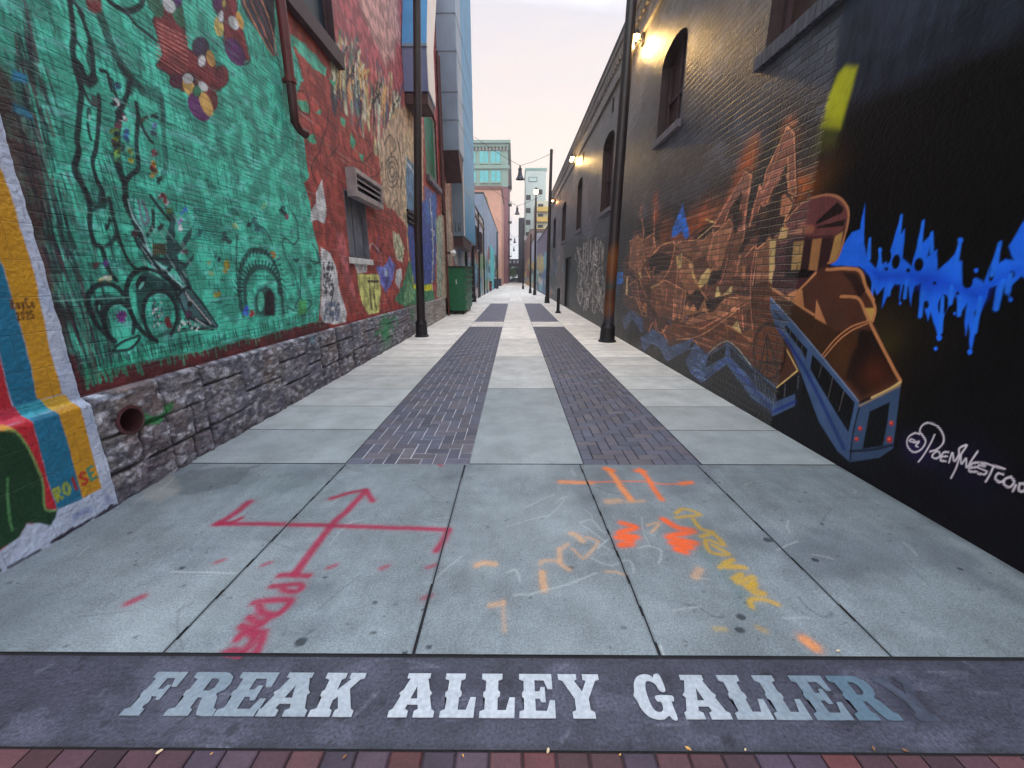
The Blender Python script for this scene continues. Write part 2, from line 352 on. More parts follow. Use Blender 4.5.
def far_slabs():
    """pale broom-finished slabs: side walks, middle lane and cross bands, gaps between them"""
    rects = []
    pitch = .77; g = .006
    y = YJ; k = 0
    while y < 126:
        p = pitch if y < 30 else 3.2
        for x0, x1 in ((-2.80, S_L0-.004), (S_R1+.004, 2.75)): rects.append((x0, x1, y+g, y+p-g))
        y += p
    y = YJ
    while y < 126:
        p = 2.35 if y < 30 else 9
        rects.append((S_L1+.004, S_R0-.004, y+g, y+p-g)); y += p
    global BR
    BR = []
    a = YJ
    ends = [(onG(512, 326.7)[1], onG(512, 321.7)[1])]
    e0, e1 = ends[0]; per = e1+(onG(512, 303.5)[1]-e1)
    BR.append((YJ, e0)); BR.append((e1, onG(512, 303.5)[1]))
    s0 = onG(512, 303.5)[1]
    for x0, x1 in ((S_L0, S_L1), (S_R0, S_R1)):
        rects.append((x0+.004, x1-.004, e0+.006, e1-.006))
        y = s0+.01
        while y < 126: rects.append((x0+.004, x1-.004, y, y+3.0)); y += 3.012
    vs, fs, cs = [], [], []
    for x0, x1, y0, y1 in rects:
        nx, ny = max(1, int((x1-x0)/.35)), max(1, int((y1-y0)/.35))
        tone = random.uniform(.88, 1.1); tf = min(1, max(0, (y0-2.8)/5.5)); base = (lin((158, 168, 172))*(1-tf)+lin((212, 206, 196))*tf)*GG*(.78+.45*tf)*tone  # paler, warmer tone with distance: light down the alley put into the colour
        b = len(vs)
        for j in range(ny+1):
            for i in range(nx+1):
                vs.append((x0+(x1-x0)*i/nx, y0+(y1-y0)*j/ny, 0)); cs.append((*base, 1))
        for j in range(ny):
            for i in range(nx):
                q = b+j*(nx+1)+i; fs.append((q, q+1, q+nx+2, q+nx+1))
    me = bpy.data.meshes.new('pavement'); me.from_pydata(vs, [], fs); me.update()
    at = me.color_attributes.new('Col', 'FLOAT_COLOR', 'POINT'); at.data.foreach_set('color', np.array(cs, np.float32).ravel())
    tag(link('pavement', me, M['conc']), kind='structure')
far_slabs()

def pavers():
    vs, fs, cs = [], [], []
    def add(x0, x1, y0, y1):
        far = y0 > 13  # far pavers get a paler colour for the grazing light
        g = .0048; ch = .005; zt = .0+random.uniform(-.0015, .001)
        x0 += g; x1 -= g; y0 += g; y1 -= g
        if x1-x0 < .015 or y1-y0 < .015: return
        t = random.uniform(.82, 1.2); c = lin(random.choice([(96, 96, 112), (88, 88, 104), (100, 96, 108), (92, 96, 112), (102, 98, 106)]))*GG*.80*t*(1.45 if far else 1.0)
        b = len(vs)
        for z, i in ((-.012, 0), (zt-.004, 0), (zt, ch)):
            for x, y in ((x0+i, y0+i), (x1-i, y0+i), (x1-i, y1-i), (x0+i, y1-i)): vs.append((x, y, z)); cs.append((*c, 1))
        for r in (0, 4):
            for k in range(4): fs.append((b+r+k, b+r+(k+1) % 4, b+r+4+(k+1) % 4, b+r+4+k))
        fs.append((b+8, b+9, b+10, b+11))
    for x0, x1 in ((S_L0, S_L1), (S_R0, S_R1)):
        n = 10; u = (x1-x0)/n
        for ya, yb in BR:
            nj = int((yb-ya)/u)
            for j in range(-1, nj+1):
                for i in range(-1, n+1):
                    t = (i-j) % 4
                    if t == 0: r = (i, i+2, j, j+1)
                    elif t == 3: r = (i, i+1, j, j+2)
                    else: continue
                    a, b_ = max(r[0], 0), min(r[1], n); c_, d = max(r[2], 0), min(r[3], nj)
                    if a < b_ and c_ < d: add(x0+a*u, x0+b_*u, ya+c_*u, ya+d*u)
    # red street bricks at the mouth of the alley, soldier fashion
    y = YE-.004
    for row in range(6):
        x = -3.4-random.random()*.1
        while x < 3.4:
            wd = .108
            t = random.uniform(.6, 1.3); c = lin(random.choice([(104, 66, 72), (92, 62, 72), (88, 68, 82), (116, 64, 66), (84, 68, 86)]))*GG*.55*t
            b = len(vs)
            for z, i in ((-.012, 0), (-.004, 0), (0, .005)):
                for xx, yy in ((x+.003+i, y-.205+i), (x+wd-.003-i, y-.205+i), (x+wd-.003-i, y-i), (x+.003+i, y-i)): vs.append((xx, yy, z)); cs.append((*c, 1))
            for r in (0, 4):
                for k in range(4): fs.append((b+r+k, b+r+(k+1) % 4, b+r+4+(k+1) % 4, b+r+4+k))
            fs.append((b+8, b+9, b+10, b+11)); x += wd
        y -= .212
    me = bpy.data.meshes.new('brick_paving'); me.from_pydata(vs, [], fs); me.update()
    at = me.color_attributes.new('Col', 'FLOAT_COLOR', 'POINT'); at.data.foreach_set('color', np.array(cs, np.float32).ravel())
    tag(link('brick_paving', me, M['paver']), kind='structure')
pavers()
mbx = MB(); mbx.box(-3.3, 3.3, -3, YE, -.030, -.0105); tag(mbx.build('mortar_bed', plain('mortar', (60, 52, 56), .9)), kind='structure')

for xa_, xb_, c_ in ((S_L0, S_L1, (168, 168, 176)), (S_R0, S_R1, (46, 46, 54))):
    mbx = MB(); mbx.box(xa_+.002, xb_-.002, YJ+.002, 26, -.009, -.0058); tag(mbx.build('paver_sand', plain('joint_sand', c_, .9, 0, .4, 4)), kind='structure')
# near slabs with the utility markings sprayed on them
ax = np.arange(-2.80, 2.7501, .0065); ay = np.arange(YB, YJ+.001, .0075)
G = Canvas(ax, ay, (140, 152, 158), onG, GG*.68); rgn = np.random.default_rng(5)
gaX, gaY = G.GA, G.GB
G.mul(.78+.44*fbm(gaX*1.1, gaY*1.1, 3)); G.mul(.88+.24*fbm(gaX*14, gaY*14, 53, 4)); G.mul(.93+.14*fbm(gaX*4, gaY*22, 8, 3)); G.mul(.92+.16*fbm(gaX*30, gaY*6, 18, 3)); G.mul(.86+.28*rgn.random(gaX.shape)); G.mul(np.array([.93, 1.04, 1.0, .97, .9])[np.clip(np.searchsorted([-1.95+.0, -.75, .45, 1.65], gaX), 0, 4)])
# mottled stains, algae tint at the left, drips and dark wear
G.blend((slice(None), slice(None)), .55*sstep(.50, .70, fbm(gaX*2.1+4, gaY*2.1, 31, 6)), (100, 110, 120))
G.blend((slice(None), slice(None)), .30*sstep(.5, .8, fbm(gaX*.9+4, gaY*1.9, 71))*sstep(-.8, -2.2, gaX), (92, 132, 130))
G.blend((slice(None), slice(None)), .35*sstep(.55, .75, fbm(gaX*1.3+7, gaY*1.3, 91)), (172, 184, 188))
G.fill(zp(0, 440, 2.3425, [(385, 110), (450, 70), (600, 60), (560, 100), (450, 130)]), (88, 92, 98), .55, .05, edge=.06, tex=.5)
G.fill(zp(0, 440, 2.3425, [(320, 120), (400, 80), (430, 120), (370, 150)]), (170, 165, 150), .4, .05, edge=.06, tex=.5)
rr = np.random.default_rng(11)
for k in range(170):   # gum and grime spots
    x, y = rr.uniform(-2.7, 2.7), rr.uniform(YB, YJ); r = rr.choice([.004, .006, .009, .013], p=[.5, .3, .14, .06])
    G.fill([(x+math.cos(t)*r*(1+.5*rr.random()), y+math.sin(t)*r*(.6+.5*rr.random())) for t in np.linspace(0, 6.28, 8)[:-1]], (48, 54, 62), rr.uniform(.4, .85), .006, px=False)
for k in range(3):     # hairline cracks
    x, y = rr.uniform(-2.5, 2.5), rr.uniform(YB, YJ); P_ = [(x, y)]; a = rr.uniform(0, 6.28)
    for j in range(9): a += rr.uniform(-.9, .9); x += math.cos(a)*.022; y += math.sin(a)*.022; P_.append((x, y))
    G.stroke(P_, .002, (70, 76, 84), .5, .002, px=False, smooth=False)
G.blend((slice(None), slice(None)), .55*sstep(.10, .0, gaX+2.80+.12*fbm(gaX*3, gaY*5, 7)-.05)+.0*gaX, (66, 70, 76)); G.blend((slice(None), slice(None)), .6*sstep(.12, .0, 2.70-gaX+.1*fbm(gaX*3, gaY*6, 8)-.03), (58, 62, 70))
for k in range(60):    # scuffs
    x, y = rr.uniform(-2.7, 2.7), rr.uniform(YB, YJ); a = rr.uniform(0, 3.1); l = rr.uniform(.05, .3)
    G.stroke([(x, y), (x+math.cos(a)*l/2+rr.uniform(-.02, .02), y+math.sin(a)*l/2), (x+math.cos(a)*l, y+math.sin(a)*l)], .005, (200, 205, 205) if rr.random() < .5 else (86, 94, 102), .35, .008, px=False)
for u, v, r in ((301, 642, .026), (405, 653, .012), (429, 647, .013), (741, 617, .02), (768, 540, .025), (815, 560, .02), (740, 630, .02), (822, 524, .012), (1000-40, 569, .014)):
    x, y = onG(u, v); G.fill([(x+math.cos(t)*r*(.9+.3*rr.random()), y+math.sin(t)*r*.9) for t in np.linspace(0, 6.28, 12)[:-1]], (44, 50, 60), .85, .006, px=False)
pink = (170, 34, 76); s2 = lambda p: zp(200, 470, 3.938, p)
def spray(p, wd, c=pink, a=.92, **k):
    wd *= 1.3
    G.stroke(p, wd*1.7, c, a*.22, .05, **k); G.stroke(p, wd, c, a, wd*.75, wob=.006, tex=.25, **k)
spray(s2([(75, 212), (300, 214), (600, 222), (975, 236)]), .030)
spray(s2([(195, 125), (130, 175), (70, 210)]), .038); spray(s2([(70, 212), (120, 208), (160, 190)]), .026)
spray(s2([(978, 236), (960, 275), (930, 318)]), .030)
spray(s2([(650, 82), (590, 150), (520, 215), (440, 320), (375, 408)]), .034, w2=.05)
spray(s2([(518, 112), (580, 92), (650, 78), (680, 122)]), .030, smooth=False)
spray(s2([(315, 416), (370, 414), (428, 416)]), .028)
spray(s2([(285, 458), (330, 455), (385, 450), (402, 462), (380, 478), (340, 476), (318, 462)]), .026)
spray(s2([(215, 522), (270, 512), (345, 512), (352, 525), (300, 570), (245, 560), (235, 530)]), .028)
spray(s2([(195, 580), (230, 600), (262, 590), (215, 620), (165, 615), (250, 640)]), .027)
spray(s2([(150, 665), (175, 640), (215, 655), (190, 700), (245, 660), (225, 715), (200, 728)]), .027)
spray(s2([(100, 722), (130, 712), (165, 718)]), .03)
for q in ((78, 360), (262, 370), (520, 380), (727, 382), (912, 378), (893, 500)): spray(s2([(q[0]-14, q[1]+5), (q[0]+14, q[1]-5)]), .022, a=.6)
spray([(129, 603), (142, 597)], .03, a=.75); spray([(436, 463), (442, 466)], .018, a=.8)
s3 = lambda p: zp(460, 455, 4.267, p); og = (250, 122, 52); pe = (232, 178, 128)
spray(s3([(430, 115), (560, 118)]), .034, (246, 150, 80), .8); spray(s3([(560, 116), (760, 112), (870, 124), (960, 122)]), .014, (238, 120, 76), .75); spray(s3([(945, 122), (985, 116)]), .03, og)
spray(s3([(628, 58), (660, 95), (690, 140), (728, 190)]), .032, (250, 150, 80)); spray(s3([(622, 58), (650, 66)]), .034, og)
spray(s3([(765, 60), (800, 100), (830, 150), (862, 190)]), .028, og); spray(s3([(750, 68), (785, 70)]), .028, og)
spray(s3([(690, 290), (750, 310), (680, 335), (755, 350), (670, 352), (735, 362), (685, 385), (730, 380)]), .030, (255, 104, 40), 1)
spray(s3([(870, 275), (930, 310), (995, 325), (890, 350), (1005, 375), (905, 375), (985, 392), (925, 400), (960, 412)]), .032, (255, 104, 40), 1)
for p, wd, a in (([(70, 470), (100, 460), (145, 465)], .026, .7), ([(345, 465), (360, 450), (420, 452)], .020, .45), ([(352, 500), (358, 575)], .026, .8), ([(425, 400), (430, 460), (465, 488)], .020, .6),
                 ([(475, 335), (500, 345), (520, 365)], .03, .6), ([(480, 400), (520, 440), (550, 420), (590, 370), (540, 350)], .016, .45), ([(130, 640), (180, 632)], .022, .55), ([(620, 498), (660, 498), (705, 512)], .012, .45),
                 ([(185, 620), (190, 750)], .014, .3), ([(460, 380), (440, 395)], .02, .5), ([(630, 200), (680, 195)], .04, .5), ([(720, 200), (780, 195)], .03, .4), ([(1005, 520), (1024, 490)], .03, .5), ([(800, 300), (850, 290), (820, 330)], .016, .5)):
    spray(s3(p), wd, pe, a)
for p in ([(510, 290), (560, 275), (600, 320), (640, 345), (590, 400)], [(520, 300), (570, 330), (620, 370)], [(200, 500), (240, 490), (260, 540)], [(760, 400), (810, 390), (860, 410), (850, 460)], [(560, 440), (640, 470), (720, 450), (740, 500)], [(230, 600), (400, 570), (580, 505)]):
    G.stroke(s3(p), .012, (205, 214, 214), .4, .012, wob=.01, tex=.4)
s4 = lambda p: zp(660, 490, 4.52, p); ye = (206, 164, 42)
G.stroke(s4([(150, 150), (200, 260), (270, 350), (330, 410), (410, 530)]), .09, (70, 112, 108), .3, .08)
for p in ([(70, 105), (110, 85), (180, 110), (130, 118), (75, 125)], [(150, 130), (185, 175), (240, 190)], [(185, 210), (240, 200), (290, 250), (210, 225), (230, 280), (310, 290), (240, 250)], [(270, 350), (330, 315), (290, 335), (385, 350), (300, 350)],
          [(330, 400), (370, 380), (350, 420), (420, 390), (400, 430), (340, 405)], [(400, 450), (430, 420), (420, 465), (470, 465), (390, 440)], [(415, 530), (410, 500), (470, 495), (530, 515)], [(440, 620), (470, 635)]):
    spray(s4(p), .020, ye, .8 if p[0][0] != 440 else .4)
spray(s4([(250, 628), (295, 630)]), .018, (210, 180, 100), .5); spray(s4([(655, 675), (700, 708)]), .034, (246, 160, 96), .95)
G.stroke(s4([(0, 700), (20, 750)]), .01, (210, 215, 215), .6); G.stroke(zp(0, 440, 2.3425, [(400, 308), (560, 312)]), .008, (196, 204, 206), .6)
edges = [-2.80] + [onG(u, v)[0] for u, v in ((255, 560), (440, 560), (620, 560), (793, 560))] + [2.75]
def jn(a, b):  # gaps between the five near slabs
    k = np.ones(a.shape, bool)
    for i, (u0, v0, u1, v1) in enumerate(((163, 653, 350, 460), (413, 655, 465, 465), (660, 655, 580, 465), (890, 655, 697, 465))):
        x0, y0 = onG(u0, v0); x1, y1 = onG(u1, v1); xx = x0+(x1-x0)*(b-y0)/(y1-y0); k &= np.abs(a-xx) > .0042
        if i == 0: continue
    return k & (b > YB+.006) & (b < YJ-.007)
# grime bleeding out of the joints
for (u0, v0, u1, v1) in ((163, 653, 350, 460), (413, 655, 465, 465), (660, 655, 580, 465), (890, 655, 697, 465)):
    G.stroke([onG(u0, v0), onG(u1, v1)], .020, (70, 76, 84), .55, .018, smooth=False, px=False)
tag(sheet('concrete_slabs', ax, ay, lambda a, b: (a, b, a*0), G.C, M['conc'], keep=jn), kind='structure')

# dark band with the inlaid name
bx = np.arange(-2.9, 2.85, .01); by = np.arange(YE, YB-.003, .008)
D = Canvas(bx, by, (66, 68, 82), onG, GG*.78)
D.mul(.8+.4*fbm(D.GA*2, D.GB*2, 5)); D.blend((slice(None), slice(None)), .5*sstep(.5, .7, fbm(D.GA*3.5, D.GB*3.5, 19)), (58, 56, 72))
D.blend((slice(None), slice(None)), .3*sstep(.55, .7, fbm(D.GA*5, D.GB*9, 29)), (104, 106, 124))
D.blend((slice(None), slice(None)), .5*sstep(.03, .0, np.abs(D.GB-YE)), (40, 40, 48)); D.blend((slice(None), slice(None)), .35*sstep(.04, .0, np.abs(D.GB-YB)), (44, 44, 54))
for k in range(40):
    x, y = rr.uniform(-2.7, 2.7), rr.uniform(YE, YB); r = rr.uniform(.006, .02); D.fill([(x+math.cos(t)*r, y+math.sin(t)*r*1.3) for t in np.linspace(0, 6.28, 8)[:-1]], (40, 38, 50), .7, .01, px=False)
for k in range(70):
    x, y = rr.uniform(-2.7, 2.7), rr.uniform(YE, YB); a = rr.uniform(-.4, .4)+(0 if rr.random() < .7 else 1.4); l = rr.uniform(.02, .16)
    D.stroke([(x, y), (x+math.cos(a)*l, y+math.sin(a)*l*.6)], .004, (112, 116, 130) if rr.random() < .6 else (40, 40, 50), .4, .008, px=False, smooth=False)
D.mul(.85+.3*rgn.random(D.GA.shape))
D.stroke([(226, 654), (240, 657)], .02, pink, .7); D.stroke([(587, 690), (590, 700), (588, 706)], .02, (34, 32, 44), .6)
D.stroke(zp(700, 500, 2.864, [(560, 520), (620, 560), (650, 600)]), .05, (50, 48, 62), .8, .05); D.fill(zp(700, 500, 2.864, [(500, 515), (560, 510), (640, 620), (600, 640)]), (52, 52, 68), .8, .04, edge=.02)
tag(sheet('dark_band', bx, by, lambda a, b: (a, b, a*0), D.C, M['band']), kind='structure')

# western slab letters, unit boxes; lists of outlines, the later ones holes
def nb(x, y0, y1, d):  # small spur bumps on a stem side
    m = (y0+y1)/2; return [(x, y0), (x, m-.09), (x+d, m-.045), (x+d, m+.045), (x, m+.09), (x, y1)]
LET = {
 'F': [[(0, 0), (.58, 0), (.58, .13), (.47, .17), *nb(.47, .2, .42, .05)[1:5], (.47, .42), (.62, .42), (.66, .34), (.78, .34), (.78, .68), (.66, .68), (.62, .58), (.47, .58), (.47, .85), (.72, .85), (.82, .64), (.98, .64), (.98, 1), (0, 1), (0, .87), (.13, .83), *nb(.13, .83, .17, -.05)[1:5], (.13, .17), (0, .13)]],
 'E': [[(0, 0), (.98, 0), (1, .38), (.86, .38), (.76, .15), (.45, .15), (.45, .42), (.58, .42), (.62, .34), (.74, .34), (.74, .68), (.62, .68), (.58, .58), (.45, .58), (.45, .85), (.72, .85), (.82, .64), (.96, .64), (.96, 1), (0, 1), (0, .87), (.13, .83), *nb(.13, .83, .17, -.05)[1:5], (.13, .17), (0, .13)]],
 'L': [[(0, 0), (.98, 0), (1, .44), (.84, .44), (.74, .16), (.50, .16), *nb(.50, .2, .83, .06)[1:5], (.50, .83), (.62, .87), (.62, 1), (0, 1), (0, .87), (.13, .83), *nb(.13, .83, .17, -.06)[1:5], (.13, .17), (0, .13)]],
 'A': [[(0, 0), (.42, 0), (.42, .13), (.34, .17), (.37, .27), (.60, .27), (.63, .17), (.55, .13), (.55, 0), (1, 0), (1, .13), (.93, .17), (.84, .46), (.88, .52), (.81, .60), (.72, .87), (.76, .88), (.76, 1), (.22, 1), (.22, .88), (.30, .87), (.20, .60), (.12, .52), (.17, .46), (.07, .17), (0, .13)], [(.41, .40), (.50, .70), (.56, .40)]],
 'K': [[(0, 0), (.50, 0), (.50, .13), (.42, .17), (.42, .36), (.50, .44), (.62, .17), (.56, .13), (.56, 0), (1, 0), (1, .13), (.92, .17), (.74, .56), (.72, .62), (.88, .84), (.98, .87), (.98, 1), (.60, 1), (.60, .87), (.66, .85), (.42, .58), (.42, .83), (.50, .87), (.50, 1), (0, 1), (0, .87), (.12, .83), *nb(.12, .83, .17, -.05)[1:5], (.12, .17), (0, .13)]],
 'R': [[(0, 0), (.50, 0), (.50, .13), (.43, .17), (.43, .40), (.52, .40), (.60, .13), (.66, .02), (.78, 0), (1, 0), (1, .13), (.92, .17), (.84, .40), (.76, .48), (.88, .58), (.92, .72), (.88, .88), (.74, .98), (.62, 1), (0, 1), (0, .87), (.12, .83), *nb(.12, .83, .17, -.05)[1:5], (.12, .17), (0, .13)], [(.43, .55), (.43, .85), (.56, .85), (.63, .78), (.63, .62), (.56, .55)]],
 'Y': [[(.25, 0), (.76, 0), (.76, .13), (.67, .17), (.67, .42), (.90, .84), (1, .87), (1, 1), (.60, 1), (.60, .87), (.67, .84), (.54, .58), (.38, .84), (.45, .87), (.45, 1), (0, 1), (0, .87), (.10, .84), (.34, .42), (.34, .17), (.25, .13)]],
 'G': [[(.42, -.01), (.22, .05), (.08, .20), (.02, .40), (-.03, .50), (.02, .60), (.08, .80), (.22, .95), (.42, 1.01), (.58, .99), (.66, .93), (.70, 1), (.86, 1), (.88, .62), (.72, .62), (.66, .78), (.52, .85), (.42, .82), (.36, .70), (.34, .5), (.36, .30), (.42, .17), (.54, .14), (.64, .20), (.66, .36), (.56, .38), (.56, .50), (1, .50), (1, .38), (.93, .36), (.93, 0), (.80, 0), (.74, .07), (.60, .0)]],
}
lm, lt, lb = newmat('pale_inlay_paint'); n_, l_ = lt.nodes.new, lt.links.new
tcn = n_('ShaderNodeTexCoord'); nn = n_('ShaderNodeTexNoise'); nn.inputs['Scale'].default_value = 5; nn.inputs['Detail'].default_value = 4; nn.inputs['Roughness'].default_value = .5
oi = n_('ShaderNodeAttribute'); oi.attribute_type = 'OBJECT'; oi.attribute_name = 'wear'
rp = n_('ShaderNodeMapRange'); rp.inputs['From Min'].default_value = .15; rp.inputs['From Max'].default_value = 1.1
mx = n_('ShaderNodeMix'); mx.data_type = 'RGBA'; mx.inputs['A'].default_value = (*(lin((206, 214, 222))*.78), 1); mx.inputs['B'].default_value = (*(lin((104, 130, 148))*.7), 1)
l_(tcn.outputs['Object'], nn.inputs[0]); ad = n_('ShaderNodeMath'); ad.operation = 'MULTIPLY_ADD'; ad.inputs[1].default_value = .45; l_(nn.outputs[0], ad.inputs[0]); l_(oi.outputs['Fac'], ad.inputs[2])
l_(ad.outputs[0], rp.inputs[0]); l_(rp.outputs[0], mx.inputs['Factor'])
g2 = n_('ShaderNodeTexNoise'); g2.inputs['Scale'].default_value = 60; g2.inputs['Detail'].default_value = 4; l_(tcn.outputs['Object'], g2.inputs[0]); r2 = n_('ShaderNodeMapRange'); r2.inputs['From Min'].default_value = .3; r2.inputs['From Max'].default_value = .75; r2.inputs['To Min'].default_value = 1.06; r2.inputs['To Max'].default_value = .72; l_(g2.outputs[0], r2.inputs[0])
s_ = n_('ShaderNodeVectorMath'); s_.operation = 'SCALE'; l_(mx.outputs['Result'], s_.inputs[0]); l_(r2.outputs[0], s_.inputs['Scale']); l_(s_.outputs[0], lb.inputs['Base Color']); lb.inputs['Roughness'].default_value = .5
lmd = plain('dark_worn_inlay', (60, 66, 80), .6, 0, .45, 24)
yT, yBs = onG(512, 675)[1], onG(512, 719)[1]
names = root('pavement_lettering', 'worn white slab letters reading FREAK ALLEY GALLERY set in the dark band', 'lettering', (0, (yT+yBs)/2, 0))
def bX(u): return onG(u, 719)[0]
def tX(u): return onG(u, 675)[0]
ROWS = [('F', bX(117), tX(188), .6), ('R', bX(161.5), bX(211), .6), ('E', bX(212), bX(255), .55), ('A', bX(253), bX(304), .4), ('K', bX(307), bX(351), .15),
        ('A', bX(387), bX(433), .0), ('L', bX(439), bX(474), .0), ('L', bX(479), bX(515), .0), ('E', bX(519.5), bX(556.5), .0), ('Y', tX(557.5), tX(597.5), .0),
        ('G', bX(641), bX(680), .0), ('A', bX(686), bX(732), .15), ('L', bX(737), bX(774), .35), ('L', bX(776), bX(812), .5), ('E', bX(816), bX(853), .7), ('R', bX(857), bX(901), 1.0)]
for ch, x0, x1, wear in ROWS:
    cu = bpy.data.curves.new('letter', 'CURVE'); cu.dimensions = '2D'; cu.fill_mode = 'BOTH'; cu.extrude = .0015
    for ol in LET[ch]:
        ol = catmull([(p[0], p[1]) for p in ol], 3, True) if ch == 'G' else ol
        sp = cu.splines.new('POLY'); sp.points.add(len(ol)-1); sp.use_cyclic_u = True
        for i, p in enumerate(ol): sp.points[i].co = (x0+(x1-x0)*p[0], yBs+(yT-yBs)*p[1], 0, 1)
    tmp = bpy.data.objects.new('t', cu); SC.collection.objects.link(tmp); bpy.context.view_layer.update()
    me = bpy.data.meshes.new_from_object(tmp); bpy.data.objects.remove(tmp); bpy.data.curves.remove(cu)
    me.materials.clear(); o = link('letter', me, lm, names); o.location.z = .0045; o['wear'] = wear
cu = None
# last letter: only a ghost of it is left
def outline_mesh(name, loops):
    cu = bpy.data.curves.new(name, 'CURVE'); cu.dimensions = '2D'; cu.fill_mode = 'BOTH'; cu.extrude = .0008
    for ol in loops:
        sp = cu.splines.new('POLY'); sp.points.add(len(ol)-1); sp.use_cyclic_u = True
        for i, p in enumerate(ol): sp.points[i].co = (p[0], p[1], 0, 1)
    tmp = bpy.data.objects.new('t', cu); SC.collection.objects.link(tmp); bpy.context.view_layer.update()
    me = bpy.data.meshes.new_from_object(tmp); bpy.data.objects.remove(tmp); bpy.data.curves.remove(cu); me.materials.clear(); return me
me = outline_mesh('letter', [[(bX(906)+.15*p[0], yBs+(yT-yBs)*p[1]) for p in LET['Y'][0]]])
o = link('letter', me, lmd, names); o.location.z = .0022; o['label'] = 'last letter worn down to a dark ghost'
# ------------------------------------------------------------------ left building: mural wall
def steps(a, b, f):
    r = [a]
    while r[-1] < b: r.append(r[-1]+f(r[-1]))
    r[-1] = b; return np.array(r)
LY1 = 19.0
aY = steps(.6, LY1, lambda y: .03 if y < 1.75 else max(.0040, y*y/1500))
aZ = steps(.70, 12.0, lambda z: max(.0085, z*.0030))
Wl = Canvas(aY, aZ, (70, 182, 156), PL, WG*1.2, 1.08)
A_, B_ = Wl.GA, Wl.GB
GREEN = (72, 184, 158); DK = (10, 28, 34); MAR = (92, 34, 38); BRK = (154, 72, 64)
# washes in the green
full = (slice(None), slice(None))
Wl.blend(full, .35*fbm(A_*1.5, B_*1.5, 4), (84, 196, 168)); Wl.blend(full, .25*sstep(.5, .75, fbm(A_*9, B_*4, 12)), (34, 120, 104)); Wl.blend(full, .5*sstep(.62, .70, fbm(A_*70, B_*9, 112, 2))*sstep(.44, .6, fbm(A_*2, B_*2, 165)), (18, 80, 76)); Wl.blend(full, .5*sstep(.60, .68, fbm(A_*9, B_*60, 113, 2))*sstep(.44, .6, fbm(A_*2, B_*2, 166)), (20, 84, 80))
hz = (1-sstep(.0, .16, np.abs(((B_+.012*fbm(A_*3, B_*3, 2))/.078) % 1-.5)*2))*sstep(.52, .62, fbm(A_*4.5, B_*30, 88))
Wl.blend(full, .75*hz, (14, 62, 62)); Wl.blend(full, .3*sstep(.60, .70, fbm(A_*46, B_*5, 66, 3))*sstep(.42, .62, fbm(A_*1.3, B_*1.3, 65)), (22, 96, 88)); Wl.blend(full, .5*sstep(.60, .70, fbm(A_*7, B_*48, 68, 3)), (120, 214, 190))  # course dashes, streaks, and pale dashes painted in as highlights
# red half of the wall
redb = zp(220, 0, 3.938, [(290, 190), (325, 310), (300, 370), (305, 450), (330, 560), (350, 690), (330, 720)]) + zp(240, 150, 4.267, [(275, 150), (300, 240), (305, 310), (335, 420), (345, 480), (345, 640), (330, 750)])
Wl.fill([(283, -40), (287, 30)] + redb + [(316, 345), (460, 300), (470, -40)], BRK, 1, .01, edge=.04)
mR = Wl.GA > PL(405, 200)[0]
Wl.blend(full, .4*sstep(.45, .7, fbm(A_*3, B_*3, 44))*(Wl.C[..., 0] > Wl.C[..., 1]*1.8), (188, 84, 76))
Wl.blend(full, .45*sstep(.5, .7, fbm(A_*2.2+9, B_*2.6, 45))*(Wl.C[..., 0] > Wl.C[..., 1]*1.8), (120, 44, 48))
# upper pink-brown brick above the painting
up = [(330, -60), (330, 10), (352, 60), (372, 70), (392, 95), (405, 140), (470, 140), (470, -60)]
Wl.fill(up, (170, 92, 96), 1, .08, edge=.1, sc=3); Wl.fill([(355, -40), (360, 8), (372, 40), (384, 60), (395, 60), (400, 30), (395, -40)], (196, 158, 150), .8, .25, edge=.2, sc=2)
Wl.stroke([(356, 0), (372, 30), (395, 68)], .03, (120, 70, 74), .6); Wl.stroke([(376, 0), (390, 30), (402, 56)], .03, (116, 66, 70), .6)
# flame-like verticals: cream, blue, orange, black
rs = random.Random(5)
cols = [(216, 190, 148), (86, 100, 124), (214, 142, 96), (40, 44, 56), (182, 172, 150), (62, 130, 112), (196, 112, 112), (120, 108, 110), (226, 200, 170), (70, 76, 96)]
for k in range(130):
    u = rs.uniform(331, 402); top = 20+(u-331)*.95+rs.uniform(0, 30) if u < 352 else 40+(u-352)*1.05+rs.uniform(-8, 40)
    bot = top+rs.uniform(18, 70); bot = min(bot, 60+(u-325)*1.5+rs.uniform(0, 30))
    if bot < top+6: continue
    dx = rs.uniform(-5, 5)
    Wl.stroke([(u, bot), (u+dx*.2, (top+bot)/2), (u+dx, top)], rs.uniform(.05, .16), rs.choice(cols), .85, wob=.03, w2=.02, seed=k)
for k in range(46):
    u = rs.uniform(333, 402); top = 22+(u-333)*1.05+rs.uniform(0, 40); Wl.stroke([(u, top+rs.uniform(15, 45)), (u+rs.uniform(-3, 3), top+10), (u+rs.uniform(-2, 6), top)], .022, rs.choice([(236, 210, 170), (30, 30, 40), (230, 160, 100)]), .9, wob=.02, w2=.01)
